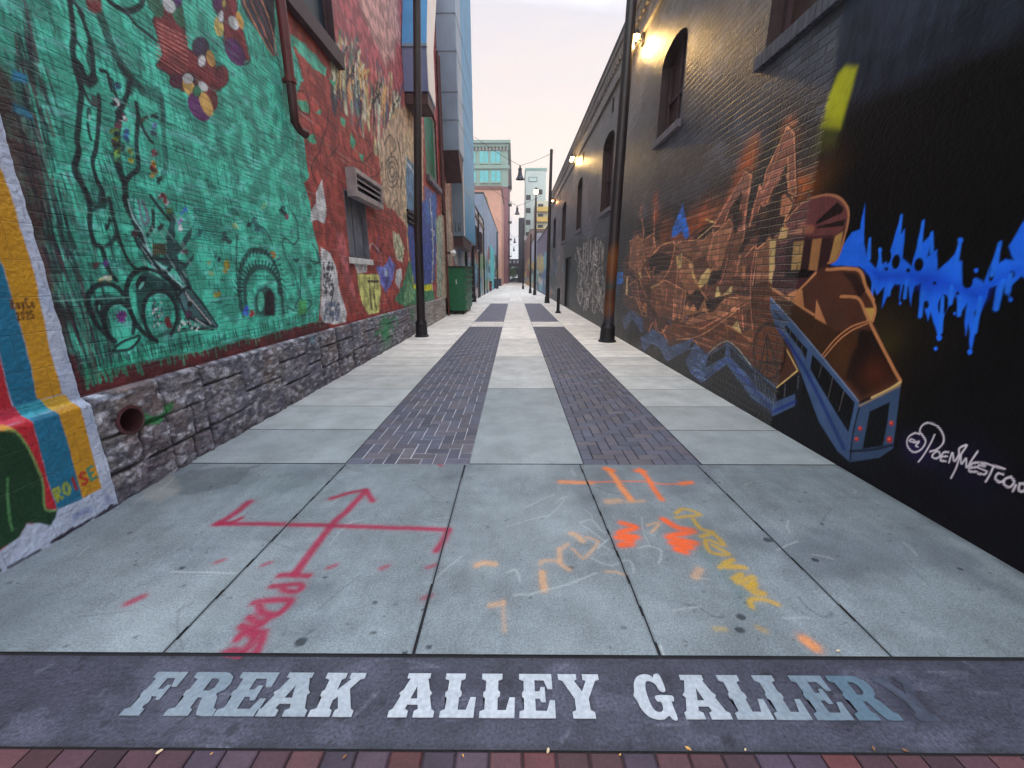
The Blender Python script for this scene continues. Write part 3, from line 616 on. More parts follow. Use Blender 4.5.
# tan scroll panel
Wl.fill(zp(220, 0, 3.938, [(640, 520), (700, 430), (760, 400), (800, 500), (800, 800), (740, 830), (650, 800), (625, 640)]), (186, 160, 134), .95, .05, edge=.08)
Wl.fill(zp(240, 150, 4.267, [(600, 0), (700, 0), (720, 200), (715, 330), (660, 260), (620, 240), (600, 120)]), (190, 166, 140), .95, .04, edge=.06)
for r in (4, 8, 12): Wl.ring(392, 172, r*.55, r*1.3, .035, (70, 62, 62), a=.8)
for p in ([(384, 145), (390, 135), (396, 146), (390, 155)], [(383, 180), (380, 200), (388, 214), (396, 200), (400, 215)], [(398, 140), (402, 170), (400, 190)], [(386, 205), (392, 222), (399, 230)]): Wl.stroke(p, .03, (74, 64, 62), .8)
# small green fragments in the red and black curls
zl = lambda p: zp(220, 0, 3.938, p)
for p in ([(300, 390), (345, 400), (355, 445), (320, 430)], [(340, 540), (370, 530), (385, 570), (350, 565)], [(375, 440), (400, 435), (400, 460)], [(475, 460), (495, 470), (490, 500), (478, 490)], [(430, 310), (455, 320), (450, 345)], [(515, 520), (535, 560), (525, 590), (512, 560)], [(545, 600), (568, 610), (560, 640)]):
    Wl.fill(zl(p), (62, 160, 126), .95, .02, edge=.03)
Wl.fill(zl([(265, 130), (330, 170), (420, 270), (415, 300), (380, 280), (300, 190), (262, 180)]), GREEN, .9, .02, edge=.05)
Wl.fill(zl([(440, 360), (465, 380), (460, 460), (440, 440)]), (60, 62, 76), .9, .02, edge=.03)
for p in ([(300, 360), (330, 360), (352, 400), (350, 450), (320, 440), (300, 400)], [(430, 420), (420, 500), (395, 580), (400, 640), (440, 680)], [(350, 420), (365, 520), (400, 600)], [(480, 520), (500, 600), (560, 640), (600, 600)], [(440, 480), (470, 560), (430, 620)], [(560, 700), (620, 690), (640, 640)], [(520, 330), (560, 420), (540, 520), (590, 560)], [(390, 600), (360, 660), (380, 720)]):
    Wl.stroke(zl(p), .022, (60, 24, 30), .75)
# dusk-coloured patch by the pipe, upper middle
Wl.fill(zl([(70, -60), (215, -60), (215, 220), (150, 130), (110, 70), (85, 20)]), (66, 50, 62), .95, .03, edge=.03); Wl.fill(zl([(238, 60), (262, 60), (262, 200), (240, 210)]), (66, 50, 62), .9, .03)
for d, c in ((0, (196, 130, 96)), (14, (60, 60, 80)), (28, (176, 110, 88)), (50, (110, 70, 80)), (70, (190, 130, 100))):
    Wl.stroke(zl([(80+d, -30), (110+d, 40), (150+d*.8, 120), (205+d*.3, 215)]), .03, c, .85, wob=.02)
# edge border, foot border
Wl.fill([(0, 60), (16, 90), (24, 120), (46, 160), (52, 250), (72, 345), (80, 400), (-20, 420), (-40, 100)], (74, 32, 38), .95, .10, edge=.05, tex=.2)
Wl.fill(zp(70, 280, 3.49, [(20, 260), (40, 315), (100, 318), (500, 238), (880, 140), (930, 128), (930, 200), (0, 430), (-300, 560), (-300, 250)]), MAR, 1, .03, edge=.02)
Wl.fill([(329, 318), (345, 314), (380, 303), (405, 296), (405, 330), (329, 345)], (150, 58, 52), .8, .02, edge=.03)
def drips(path, c, n, l0, l1, wd, a, seed=1, up=False):
    r = random.Random(seed); path = np.array(path, float); seg = np.linspace(0, len(path)-1.001, n)
    for s in seg:
        i = int(s); t = s-i; p = path[i]*(1-t)+path[i+1]*t; l = r.uniform(l0, l1)
        a0 = Wl.proj(p[0]+r.uniform(-2, 2), p[1]+r.uniform(-3, 2)); b0 = (a0[0]+r.uniform(-.01, .01), a0[1]+(l if up else -l))
        Wl.stroke([a0, b0], wd*r.uniform(.6, 1.5), c, a*r.uniform(.5, 1), smooth=False, px=False, tex=.25)
drips([(80, 368), (140, 352), (213, 340), (322, 314)], (40, 150, 118), 110, .03, .16, .016, .85, 3)
drips([(80, 372), (140, 358), (213, 345), (322, 318)], DK, 130, .04, .14, .010, .7, 4, up=True)
# heavy vertical brush streaks at the near edge
for (u0, u1, v0, v1, n, a) in ((14, 30, 0, 90, 60, .7), (18, 48, 60, 170, 80, .7), (40, 70, 170, 260, 90, .75), (50, 92, 250, 345, 120, .65), (60, 110, 300, 360, 60, .6), (100, 200, 100, 330, 60, .25), (78, 112, 150, 320, 60, .4)):
    r = random.Random(int(u0+v0))
    for k in range(n):
        p = Wl.proj(r.uniform(u0, u1), r.uniform(v0, v1)); l = r.uniform(.05, .3)
        Wl.stroke([p, (p[0]+r.uniform(-.02, .02), p[1]-l)], r.uniform(.006, .018), (26, 30, 40) if r.random() < .75 else (90, 60, 66), a*r.uniform(.4, 1), smooth=False, px=False, tex=.3)
Wl.fill([(12, 70), (26, 74), (28, 84), (12, 82)], (40, 130, 170), .9, .02, edge=.02); Wl.fill([(12, 104), (30, 112), (32, 120), (12, 112)], (40, 130, 160), .8, .02, edge=.02)
# ---- the trees
t1 = lambda p: zp(60, 0, 8.533, p); t2 = lambda p: zp(60, 80, 6.4, p); t3 = lambda p: zp(60, 200, 5.488, p); t4 = lambda p: zp(220, 200, 6.4, p); p1 = lambda p: zp(0, 0, 3.938, p)
def ln(p, wd=.02, c=DK, a=.95, **k): Wl.stroke(p, wd*1.05, c, a, wob=.005, soft=wd*.3+.002, **k)
ln(t1([(80, -30), (95, 120), (115, 300), (110, 450), (140, 620), (190, 760)]), .034); ln(t1([(120, 20), (170, 90), (200, 180), (235, 280), (270, 420), (290, 640)]), .03)
Wl.fill(t1([(60, -10), (100, -10), (125, 180), (125, 300), (190, 400), (215, 480), (230, 420), (245, 280), (270, 400), (295, 660), (270, 700), (230, 720), (210, 640), (240, 690), (265, 640), (210, 470), (160, 390), (115, 340), (90, 120)]), DK, .85, .012)
Wl.fill(t1([(140, 90), (190, 80), (215, 130), (205, 190), (170, 150)]), DK, .85, .012)
ln(t1([(150, 540), (170, 590), (200, 680), (250, 710), (290, 660)]), .05); ln(t1([(150, 520), (185, 560), (215, 640), (240, 690)]), .022)
ln(t2([(120, 0), (135, 80), (120, 250), (110, 380), (120, 450), (95, 540), (105, 620), (150, 680), (190, 770)]), .034); Wl.fill(t2([(115, 380), (135, 470), (118, 560), (150, 640), (190, 760), (165, 760), (105, 640), (90, 540)]), DK, .85, .015)
ln(t2([(250, 100), (250, 240), (235, 420), (210, 520), (230, 620), (270, 700), (280, 770)]), .028); ln(t2([(130, 0), (160, 80), (200, 150), (245, 165)]), .024)
Wl.fill(t2([(195, 90), (250, 120), (250, 170), (200, 165)]), (60, 60, 60), .9, .015); Wl.oval(*t2([(185, 210)])[0], 2.6, 6, DK, a=.85); Wl.oval(*t2([(190, 240)])[0], 1.3, 3.5, (150, 200, 190), a=.8)
ln(t2([(180, 280), (185, 340), (200, 380)]), .018); Wl.fill(t2([(215, 600), (240, 640), (285, 700), (270, 770), (235, 770), (250, 700), (225, 660)]), DK, .8, .02)
ln(t3([(150, -10), (165, 60), (165, 140), (185, 230), (230, 270), (265, 380), (310, 440)]), .032); ln(t3([(270, -10), (300, 120), (330, 230), (375, 330), (410, 370)]), .026)
Wl.fill(t3([(150, 0), (200, 10), (180, 40), (220, -10), (270, -10), (260, 40), (190, 60), (175, 80)]), DK, .85, .02)
Wl.fill(t3([(180, 230), (230, 270), (290, 250), (325, 200), (315, 160), (280, 215), (240, 250), (200, 240)]), DK, .9, .02); Wl.oval(*t3([(262, 130)])[0], 2.6, 7, DK, a=.95, rot=.2); Wl.oval(*t3([(258, 110)])[0], 1.1, 4, GREEN, a=.9)
r = random.Random(9)
for k in range(60):   # bark grain
    u, v = r.uniform(88, 116), r.uniform(140, 300); q = Wl.proj(u, v); Wl.stroke([q, (q[0]+.01, q[1]-r.uniform(.05, .2))], .010, DK, .5, px=False)
# main curling stem
ln(t2([(330, 0), (345, 60), (390, 150), (430, 90), (450, 0)]), .03); ln(t2([(390, 160), (370, 300), (365, 440), (385, 560), (410, 660), (425, 770)]), .045)
Wl.fill(t2([(365, 120), (420, 110), (455, 10), (440, 120), (415, 190), (375, 180)]), DK, .85, .015); Wl.fill(t2([(300, 430), (350, 480), (400, 600), (395, 660), (350, 560), (320, 490)]), DK, .8, .02)
ln(t2([(490, 150), (500, 250), (490, 400), (500, 560), (450, 610), (415, 660)]), .034); ln(t2([(490, 160), (520, 280), (560, 360), (590, 400)]), .028)
for q, c in (((350, 150), (120, 70, 100)), ((400, 235), (110, 60, 90)), ((370, 210), (30, 30, 40)), ((350, 140), (230, 220, 230)), ((345, 160), DK), ((410, 250), (220, 210, 220)), ((385, 250), DK), ((375, 290), (120, 60, 80)), ((425, 320), (60, 110, 170)), ((430, 370), (70, 120, 180)), ((345, 330), (130, 170, 60)), ((355, 380), (140, 170, 60)), ((340, 400), (90, 60, 60)), ((390, 440), (40, 40, 40)), ((365, 460), (130, 170, 70)), ((370, 500), (90, 150, 90)), ((455, 460), (170, 190, 50)), ((450, 520), (190, 200, 60)), ((545, 240), (90, 90, 70)), ((600, 290), (110, 140, 190)), ((600, 350), (60, 70, 110)), ((605, 230), DK), ((605, 465), (230, 225, 225)), ((610, 470), (150, 50, 80)), ((590, 540), (190, 150, 40)), ((600, 600), (200, 160, 60)), ((595, 570), (150, 60, 50)), ((640, 640), DK), ((650, 740), (230, 220, 220)), ((650, 745), (150, 40, 60)), ((380, 60), (40, 90, 140)), ((370, 30), (40, 80, 120))):
    for j in range(4): Wl.oval(*t2([(q[0]+r.uniform(-16, 16), q[1]+r.uniform(-18, 18))])[0], r.uniform(1.0, 2.8), r.uniform(1.4, 3.4), c if j % 2 == 0 else tuple(int(x*.6) for x in c), a=.85, rot=r.uniform(0, 3))
ln(t2([(650, 100), (660, 250), (665, 400), (680, 520), (655, 640)]), .04, a=.6, tex=.3); Wl.fill(t2([(470, 0), (560, 20), (620, 40), (660, 130), (680, 260), (650, 280), (620, 140), (570, 120), (530, 60)]), (30, 60, 62), .7, .05, edge=.04, tex=.4)
ln(t1([(330, 100), (380, 240), (430, 360), (480, 480), (560, 600), (640, 700), (700, 770)]), .07, a=.8, tex=.3); Wl.fill(t1([(210, -10), (350, -10), (360, 90), (300, 120), (240, 80)]), (120, 42, 46), .95, .02)
ln(t1([(400, -10), (470, 50), (580, 90), (680, 50), (710, -10)]), .035); ln(t1([(420, 20), (560, 110), (660, 220), (760, 300), (830, 360)]), .026); ln(t1([(345, 600), (400, 620), (420, 700), (440, 770)]), .025); ln(t1([(590, 770), (600, 680), (560, 640), (520, 560)]), .06, a=.8)
# scattered dashes like little leaves in the green
for k in range(320):
    u, v = r.uniform(110, 300), r.uniform(5, 300); q = Wl.proj(u, v)
    if r.random() < .5: Wl.stroke([q, (q[0]+r.uniform(-.03, .03), q[1]-r.uniform(.02, .12))], .008, (20, 90, 84), r.uniform(.3, .7), px=False)
    else: Wl.stroke([q, (q[0]+r.uniform(.03, .1), q[1]+r.uniform(-.02, .02))], .007, (26, 96, 88), r.uniform(.3, .7), px=False)
# right tree
ln(t3([(360, 0), (390, 80), (440, 180), (480, 300), (560, 400), (660, 490)]), .06); ln(t3([(375, 0), (400, 90), (455, 180), (500, 300), (580, 390), (680, 480)]), .014, (150, 190, 190)); ln(t3([(440, 220), (500, 340), (600, 440), (680, 510)]), .03)
ln(t3([(510, 60), (510, 140), (480, 190)]), .03); ln(t3([(405, 180), (430, 250), (470, 280)]), .03); ln(t3([(480, 300), (560, 330), (620, 340), (660, 400), (710, 480)]), .05); ln(t3([(690, 360), (640, 340), (580, 400)]), .03)
Wl.fill(t3([(570, 20), (620, 60), (640, 110), (630, 210), (660, 240), (720, 160), (735, 130), (725, 200), (680, 260), (640, 300), (660, 360), (690, 340), (740, 290), (730, 330), (680, 380), (720, 470), (690, 480), (640, 390), (560, 350), (580, 240), (600, 120)]), (34, 62, 66), .92, .02, edge=.02)
ln(t3([(500, -20), (560, 60), (600, 110)]), .03)
for k in range(50):
    q = t3([(r.uniform(430, 720), r.uniform(60, 470))])[0]; q = Wl.proj(*q); Wl.stroke([q, (q[0]+.03, q[1]-.05)], .006, (150, 186, 186), .45, px=False)
ln(t3([(430, 0), (440, 60), (460, 130), (490, 110), (470, 40), (450, 0), (470, 60), (480, 120)]), .016, (110, 110, 130)); Wl.fill(t3([(505, 240), (580, 240), (580, 300), (510, 300)]), (110, 100, 60), .9, .02); 
for k in range(7): ln(t3([(515+k*10, 245), (515+k*10, 298)]), .008, (30, 34, 34))
for q, c in (((555, 155), (90, 110, 90)), ((550, 150), (40, 50, 50)), ((410, 180), (80, 50, 60)), ((660, 120), (150, 130, 180)), ((665, 150), (200, 200, 220)), ((680, 60), (60, 110, 190)), ((690, 290), (220, 210, 210)), ((685, 285), (90, 60, 70)), ((590, 10), (230, 220, 220)), ((570, 0), (150, 50, 60)), ((600, 60), (90, 120, 60)), ((205, 350), (110, 50, 70)), ((185, 360), (90, 60, 60)), ((255, 350), (90, 60, 120)), ((250, 430), (230, 225, 190)), ((270, 435), (220, 210, 160)), ((230, 440), (200, 200, 150)), ((915, 360), (150, 140, 50)), ((860, 520), (170, 160, 50)), ((820, 340), (120, 150, 110)), ((830, 400), (120, 160, 120)), ((865, 320), (30, 50, 60)), ((900, 180), (40, 90, 90)), ((760, 180), (30, 90, 90)), ((330, 630), (120, 40, 130)), ((340, 650), (130, 50, 140)), ((355, 625), (110, 40, 110)), ((590, 665), (120, 30, 40)), ((600, 690), (100, 30, 40))):
    for j in range(4): Wl.oval(*t3([(q[0]+r.uniform(-12, 12), q[1]+r.uniform(-12, 12))])[0], r.uniform(.9, 2.4), r.uniform(1.2, 3), c, a=.85, rot=r.uniform(0, 3))
for k in range(14): ln(t3([(735+r.uniform(-5, 5), 45+k*13), (790, 50+k*13), (860+r.uniform(-30, 10), 62+k*13)]), .009, (22, 84, 84), .8)
# eyes low on the trunk
Wl.fill(t3([(425, 420), (470, 395), (560, 430), (640, 495), (668, 600), (655, 725), (632, 640), (622, 560), (580, 508), (520, 500), (470, 535), (458, 600), (462, 680), (440, 640), (418, 560), (410, 480)]), (14, 38, 44), .88, .025, edge=.015)
Wl.fill(t3([(190, 540), (240, 510), (330, 525), (375, 580), (405, 640), (385, 620), (320, 560), (262, 575), (238, 640), (250, 720), (215, 660), (185, 590)]), (14, 38, 44), .85, .025, edge=.012)
ln(t3([(300, 775), (225, 710), (170, 620), (152, 545), (175, 490), (230, 460), (300, 470), (350, 520)]), .034); ln(t3([(285, 775), (250, 700), (243, 625), (270, 580), (322, 563), (372, 590), (405, 655), (400, 730)]), .03)
ln(t3([(530, 775), (440, 710), (388, 610), (366, 510), (380, 435), (425, 388), (475, 378)]), .038); ln(t3([(510, 760), (470, 690), (458, 610), (472, 545), (522, 503), (582, 510), (630, 570), (642, 655), (610, 740)]), .032); ln(t3([(470, 378), (540, 400), (620, 470), (655, 560)]), .026)
Wl.oval(*t3([(445, 445)])[0], 4.5, 8, DK, a=.95, rot=.5); Wl.oval(*t3([(447, 470)])[0], 1.6, 4.5, (120, 200, 180), a=.9, rot=.6); Wl.oval(*t3([(212, 575)])[0], 3.6, 6, DK, a=.95); Wl.oval(*t3([(216, 590)])[0], 1.2, 3.4, (110, 190, 170), a=.85)
Wl.oval(*t3([(335, 640)])[0], 3.4, 4.2, (120, 50, 140), a=.9); Wl.oval(*t3([(590, 665)])[0], 3, 5, (110, 34, 44), a=.95)
for k in range(9): a_ = k*.7; ln(t3([(335, 640), (335+math.cos(a_)*30, 640+math.sin(a_)*34)]), .012, (110, 40, 120), .9)
Wl.fill(zp(70, 280, 3.49, [(150, 240), (185, 215), (240, 200), (210, 235), (170, 250)]), GREEN, 1, .01); ln(zp(70, 280, 3.49, [(150, 245), (190, 212), (245, 198), (210, 240), (150, 250)]), .018)
for k in range(40): Wl.oval(*t3([(r.uniform(505, 560), r.uniform(560, 700))])[0], .8, 1.4, r.choice([DK, (210, 200, 215), (120, 90, 130)]), a=.9)
ln(t3([(480, 780), (560, 740), (640, 720), (850, 690)]), .03, a=.7)
# carved fish skull at the foot
Wl.fill(t3([(650, 520), (700, 480), (760, 540), (860, 690), (830, 700), (760, 680), (700, 650), (660, 600)]), (70, 104, 108), .95, .02)
for p in ([(650, 520), (700, 480), (760, 540), (865, 690)], [(655, 540), (700, 640), (760, 660), (860, 700)], [(700, 640), (720, 700), (840, 710)], [(720, 540), (760, 600), (820, 680)], [(760, 590), (840, 690)], [(680, 500), (730, 560)]): ln(t3(p), .022)
for p in ([(690, 510), (740, 570), (830, 680)], [(740, 650), (800, 690)], [(700, 530), (720, 560)]): ln(t3(p), .012, (200, 214, 214))
Wl.oval(*t3([(712, 572)])[0], 2.6, 3.4, (12, 20, 24), a=1); Wl.oval(*t3([(705, 630)])[0], 4, 5, (60, 60, 70), a=.9); Wl.oval(*t3([(705, 630)])[0], 2.4, 3, (100, 50, 100), a=.9)
for k in range(26): Wl.oval(*t3([(r.uniform(650, 760), r.uniform(640, 720))])[0], 1.2, 1.5, r.choice([DK, (190, 200, 190), (60, 60, 60)]), a=.9)
# portal with laced rings
ln(t4([(110, 230), (105, 400), (115, 560), (130, 700)]), .024, a=.7)
ln(t4([(150, 740), (125, 560), (135, 430), (180, 340), (240, 320), (310, 350), (365, 440), (390, 560), (405, 720)]), .05, (24, 64, 64), .85, tex=.3); ln(t4([(170, 720), (160, 560), (190, 470), (250, 430), (320, 450), (370, 520), (385, 600)]), .055, (24, 60, 60), .85, tex=.35)
for a in np.linspace(-.2, 3.3, 22):
    ln(t4([(258+math.cos(a)*115, 560-math.sin(a)*140), (258+math.cos(a)*140, 560-math.sin(a)*175)]), .02, (22, 50, 54)); ln(t4([(258+math.cos(a+.1)*145, 560-math.sin(a+.1)*215), (258+math.cos(a)*165, 560-math.sin(a)*250)]), .018, (22, 50, 54), .8)
Wl.fill(t4([(225, 740), (222, 620), (250, 560), (300, 545), (350, 590), (362, 680), (350, 740)]), (30, 70, 70), .9, .06); Wl.fill(t4([(285, 740), (290, 600), (320, 560), (345, 610), (350, 740)]), (28, 16, 26), 1, .03); Wl.oval(*t4([(262, 650)])[0], 3.6, 10, (90, 190, 160), a=.9)
for q, c in (((165, 715), (60, 110, 200)), ((170, 700), (60, 90, 200)), ((200, 725), (180, 40, 60)), ((345, 350), (160, 110, 40)), ((45, 410), (150, 140, 40)), ((45, 440), (150, 130, 40)), ((215, 130), (40, 80, 90)), ((190, 150), (30, 70, 80)), ((240, 190), (40, 80, 90)), ((400, 60), (20, 50, 60)), ((430, 100), (120, 60, 80)), ((405, 80), (20, 50, 60)), ((95, 160), (150, 180, 130)), ((485, 380), (20, 60, 70)), ((570, 430), (40, 120, 100)), ((570, 480), (40, 120, 100)), ((280, 40), (120, 190, 150)), ((30, 240), (40, 70, 70)), ((60, 270), (40, 70, 70))):
    for j in range(5): Wl.oval(*t4([(q[0]+r.uniform(-14, 14), q[1]+r.uniform(-16, 16))])[0], r.uniform(.9, 2.2), r.uniform(1.2, 3), c, a=.8, rot=r.uniform(0, 3))
for p in ([(440, 0), (450, 60), (490, 130), (500, 240), (470, 285), (420, 245), (400, 280), (420, 360), (470, 460), (500, 560), (515, 620)], [(515, 620), (485, 680), (510, 740)], [(515, 625), (550, 680), (540, 740)], [(440, 690), (480, 710)], [(560, 640), (590, 660), (560, 700)], [(515, 430), (515, 600)], [(230, 150), (300, 200), (325, 260)], [(580, 380), (600, 410), (635, 400)]): ln(t4(p), .022, (20, 64, 66), .85)
Wl.fill(t4([(190, 90), (250, 160), (310, 210), (325, 270), (290, 240), (230, 190)]), (40, 92, 92), .8, .04, edge=.04, tex=.3); Wl.fill(t4([(500, 650), (550, 640), (555, 720), (500, 740)]), (80, 170, 90), .8, .03)
# hanging cut-flower shapes showing old brick
for P, leaves in ((p1([(600, 80), (640, 20), (680, -20), (720, 40), (740, 190), (830, 225), (880, 300), (870, 350), (820, 362), (790, 330), (720, 360), (660, 290), (615, 260), (640, 215)]), 1), (p1([(860, -20), (930, -20), (935, 60), (960, 130), (985, 235), (940, 250), (885, 180), (880, 90), (850, 40)]), 0)):
    Wl.fill(P, (118, 46, 50), 1, .012, smooth=False); Wl.stroke(P+[P[0]], .014, (50, 22, 34), .8)
for v in range(0, 200, 22): Wl.stroke(p1([(620, 90+v*.7), (740, 150+v*.8), (870, 240+v)])[0:2], .006, (190, 120, 110), .6, smooth=False)
for (x, y, a, b, c, ro) in ((740, 320, 30, 34, (60, 30, 56), 0), (700, 320, 34, 28, (92, 34, 60), 0), (790, 185, 34, 40, (58, 30, 66), 0), (795, 240, 16, 24, (200, 210, 220), 0), (830, 230, 16, 34, (206, 150, 84), -.3), (745, 345, 22, 40, (214, 160, 90), -.5), (740, 310, 22, 20, (200, 212, 220), .6), (785, 420, 40, 64, (96, 34, 96), -.5), (828, 390, 30, 50, (120, 34, 44), -.2), (812, 410, 22, 52, (214, 158, 90), -.4), (800, 340, 24, 14, (206, 214, 220), .8), (775, 360, 16, 22, (50, 110, 80), 0), (610, 20, 26, 56, (44, 104, 78), -.5), (700, 55, 22, 60, (48, 108, 82), -.4), (665, 20, 22, 34, (190, 214, 220), -.6), (700, 0, 14, 28, (90, 40, 110), 0), (862, 105, 18, 40, (222, 172, 100), -.15), (870, 65, 12, 26, (200, 212, 220), 0), (856, 10, 20, 34, (96, 36, 96), 0), (882, 12, 9, 20, (214, 170, 100), 0), (925, 205, 34, 62, (84, 30, 92), -.5), (920, 90, 18, 30, (190, 200, 210), -.5), (945, 80, 12, 36, (210, 150, 80), -.3), (875, 300, 26, 44, (110, 36, 44), 0)):
    Wl.oval(x/3.938, y/3.938, a/3.938, b/3.938, c, rot=ro, a=.97, soft=.01); Wl.ring(x/3.938, y/3.938, a/3.938, b/3.938, .008, (34, 20, 34), a=.5) if ro == 0 else None
# white spirits, yellow shape, splashes on the red
q5 = lambda p: zp(240, 150, 4.267, p)
Wl.fill(q5([(350, 125), (358, 180), (368, 250), (362, 315), (330, 300), (300, 308), (305, 260), (325, 220), (325, 180)]), (214, 214, 220), 1, .015, edge=.02)
Wl.fill(q5([(345, 412), (385, 440), (410, 500), (425, 600), (455, 690), (452, 735), (400, 745), (360, 735), (340, 700), (350, 620), (345, 500)]), (222, 214, 220), 1, .015, edge=.02)
for k in range(70): Wl.oval(*q5([(375+r.uniform(-18, 22), r.uniform(475, 620))])[0], .8, 1.6, (50, 48, 62), a=.8)
for k in range(60): Wl.oval(*q5([(395+r.uniform(-35, 30)*(1), r.uniform(650, 725))])[0], 1.2, 2, (84, 96, 128), a=.6)
ln(q5([(365, 590), (390, 620), (400, 590), (390, 650)]), .02, (50, 50, 64)); ln(q5([(310, 400), (330, 440), (340, 480), (300, 470)]), .02, (30, 30, 30))
Wl.fill(q5([(410, 340), (440, 360), (455, 420), (465, 500), (490, 600), (500, 650), (480, 640), (450, 560), (430, 480), (415, 420)]), (190, 110, 116), .6, .05, edge=.05, tex=.5)
Wl.fill(q5([(500, 528), (590, 530), (602, 600), (592, 695), (548, 702), (520, 650), (505, 580)]), (222, 196, 120), 1, .015, edge=.02); ln(q5([(552, 545), (556, 620), (562, 680)]), .05, (50, 40, 40)); ln(q5([(575, 545), (572, 620), (582, 680)]), .05, (70, 50, 44)); ln(q5([(545, 560), (590, 560)]), .04, (60, 44, 44))
Wl.fill(q5([(465, 455), (545, 472), (540, 520), (500, 528), (490, 490)]), (216, 208, 208), 1, .015, edge=.02)
Wl.fill(q5([(580, 490), (610, 500), (640, 455), (662, 490), (650, 560), (622, 610), (600, 570)]), (110, 120, 190), .95, .04, edge=.06); Wl.glow(*q5([(625, 530)])[0], .14, (170, 190, 230), .9); Wl.fill(q5([(600, 540), (640, 540), (625, 590)]), (70, 60, 140), .8, .05)
ln(q5([(590, 370), (585, 430), (600, 480)]), .03, (90, 60, 100)); ln(q5([(560, 400), (590, 440), (610, 400)]), .02, (60, 30, 40)); ln(q5([(470, 500), (520, 420), (545, 330), (555, 300)]), .016, (60, 40, 60)); ln(q5([(540, 480), (560, 400), (600, 440)]), .014, (220, 200, 200), .5)
Wl.fill(q5([(668, 510), (688, 505), (692, 545), (678, 595), (662, 560)]), (224, 204, 196), 1, .02); Wl.fill(q5([(650, 345), (680, 360), (702, 420), (695, 480), (670, 470), (655, 410)]), (200, 190, 160), .95, .03, edge=.03); ln(q5([(668, 380), (690, 440), (680, 460)]), .04, (90, 140, 110))
Wl.fill(q5([(660, 640), (700, 560), (720, 470), (745, 500), (800, 540), (830, 610), (830, 640), (700, 670)]), (60, 130, 96), .95, .04, edge=.06); Wl.fill(q5([(700, 620), (720, 560), (745, 600), (745, 640), (700, 660)]), (130, 180, 130), .8, .04, edge=.05)
Wl.fill(q5([(735, 520), (760, 560), (790, 580), (820, 560), (822, 600), (780, 600), (740, 590)]), (226, 214, 40), 1, .02, edge=.03); Wl.fill(q5([(790, 500), (830, 500), (832, 560), (800, 560)]), (36, 60, 110), .9, .03)
# blue bay of the doorway, left and right of the post
Wl.fill(zp(340, 120, 3.657, [(238, 130), (275, 200), (300, 300), (355, 265), (350, 520), (340, 600), (270, 600), (262, 540), (248, 420), (245, 250)]), (64, 84, 150), 1, .02, edge=.02)
Wl.fill(zp(340, 120, 3.657, [(238, 130), (275, 170), (285, 330), (245, 330)]), (96, 132, 160), .95, .03); Wl.fill(zp(340, 120, 3.657, [(310, 240), (350, 270), (350, 400), (312, 380)]), (70, 108, 170), .8, .06)
ln(zp(340, 120, 3.657, [(240, 150), (262, 180), (280, 220)]), .05, (220, 220, 224)); ln(zp(340, 120, 3.657, [(330, 400), (345, 410), (335, 440)]), .03, (170, 180, 210))
Wl.fill(zp(340, 120, 3.657, [(228, 60), (255, 30), (280, 60), (280, 160), (240, 130)]), (196, 174, 140), .9, .06, edge=.05); ln([(407, 150), (405, 190), (409, 260)], .05, (210, 190, 150), .8)
Wl.fill(q5([(835, 300), (870, 260), (905, 260), (905, 620), (840, 630), (838, 400)]), (150, 170, 150), .9, .06, edge=.06, tex=.2); Wl.fill(q5([(855, 400), (900, 320), (900, 480), (860, 560)]), (70, 130, 124), .8, .08, edge=.08)
Wl.fill([(441, 170), (452, 170), (454, 300), (442, 300)], (186, 160, 140), .8, .1, edge=.15); Wl.stroke([(447, 210), (449, 260), (447, 290)], .2, (90, 80, 84), .6, wob=.1); Wl.stroke([(450, 180), (452, 230)], .15, (120, 60, 60), .8)
ln([(430, 200), (433, 240), (432, 290)], .06, (206, 200, 170), .8)
# courses: some joints painted pale as highlights, others dark
jr = np.abs(((B_+.004*fbm(A_*2, B_*2, 2))/.078) % 1-.5)*2
Wl.blend(full, .4*(1-sstep(0, .14, jr))*sstep(.58, .68, fbm(A_*2.2, B_*26, 188, 4)), (140, 200, 184)); Wl.blend(full, .6*(1-sstep(0, .14, jr))*sstep(.54, .62, fbm(A_*1.9, B_*27, 288, 3)), (26, 40, 44))
cw = lambda u, v: PL(u, v)
win_up = (PL(284, 10)[0], PL(337, 63)[0], 4.86, 6.9)
w2a, w2b = PL(347, 225)[0], PL(367, 230)[0]; w2z0, w2z1 = PL(356, 258)[1], PL(356, 196)[1]
g2a, g2b = PL(425.5, 160)[0], PL(437.2, 160)[0]; g2z0, g2z1 = PL(431, 180)[1], PL(431, 112)[1]
LOP = [win_up, (w2a, w2b, w2z0, w2z1), (g2a, g2b, g2z0, g2z1)]
def lkeep(a, b):
    k = np.ones(a.shape, bool)
    for (y0, y1, z0, z1) in LOP: k &= ~((a > y0) & (a < y1) & (b > z0) & (b < z1))
    return k
LB = root('mural_building', 'left brick building painted with a green tree mural and red brick fields', 'building', (XL, 9, 0))
sheet('wall', aY, aZ, lambda a, b: (XL+a*0, a, b), Wl.C, M['lbrick'], LB, keep=lkeep)
m = MB(); m.box(XL-9, XL-.30, .6, LY1-.01, 0, 12.0); m.build('rear_wall', plain('plain_brick', (120, 66, 60), .8), LB)
for q in (.60, LY1-.02): m = MB(); m.box(XL-.30, XL-.003, q, q+.012, 0, 12); m.build('side_wall', plain('side_brick', (120, 66, 60), .8), LB)
m = MB(); m.box(XL-9.1, XL+.06, .5, LY1+.05, 12.003, 12.15); m.build('roof', M['roof'], LB)
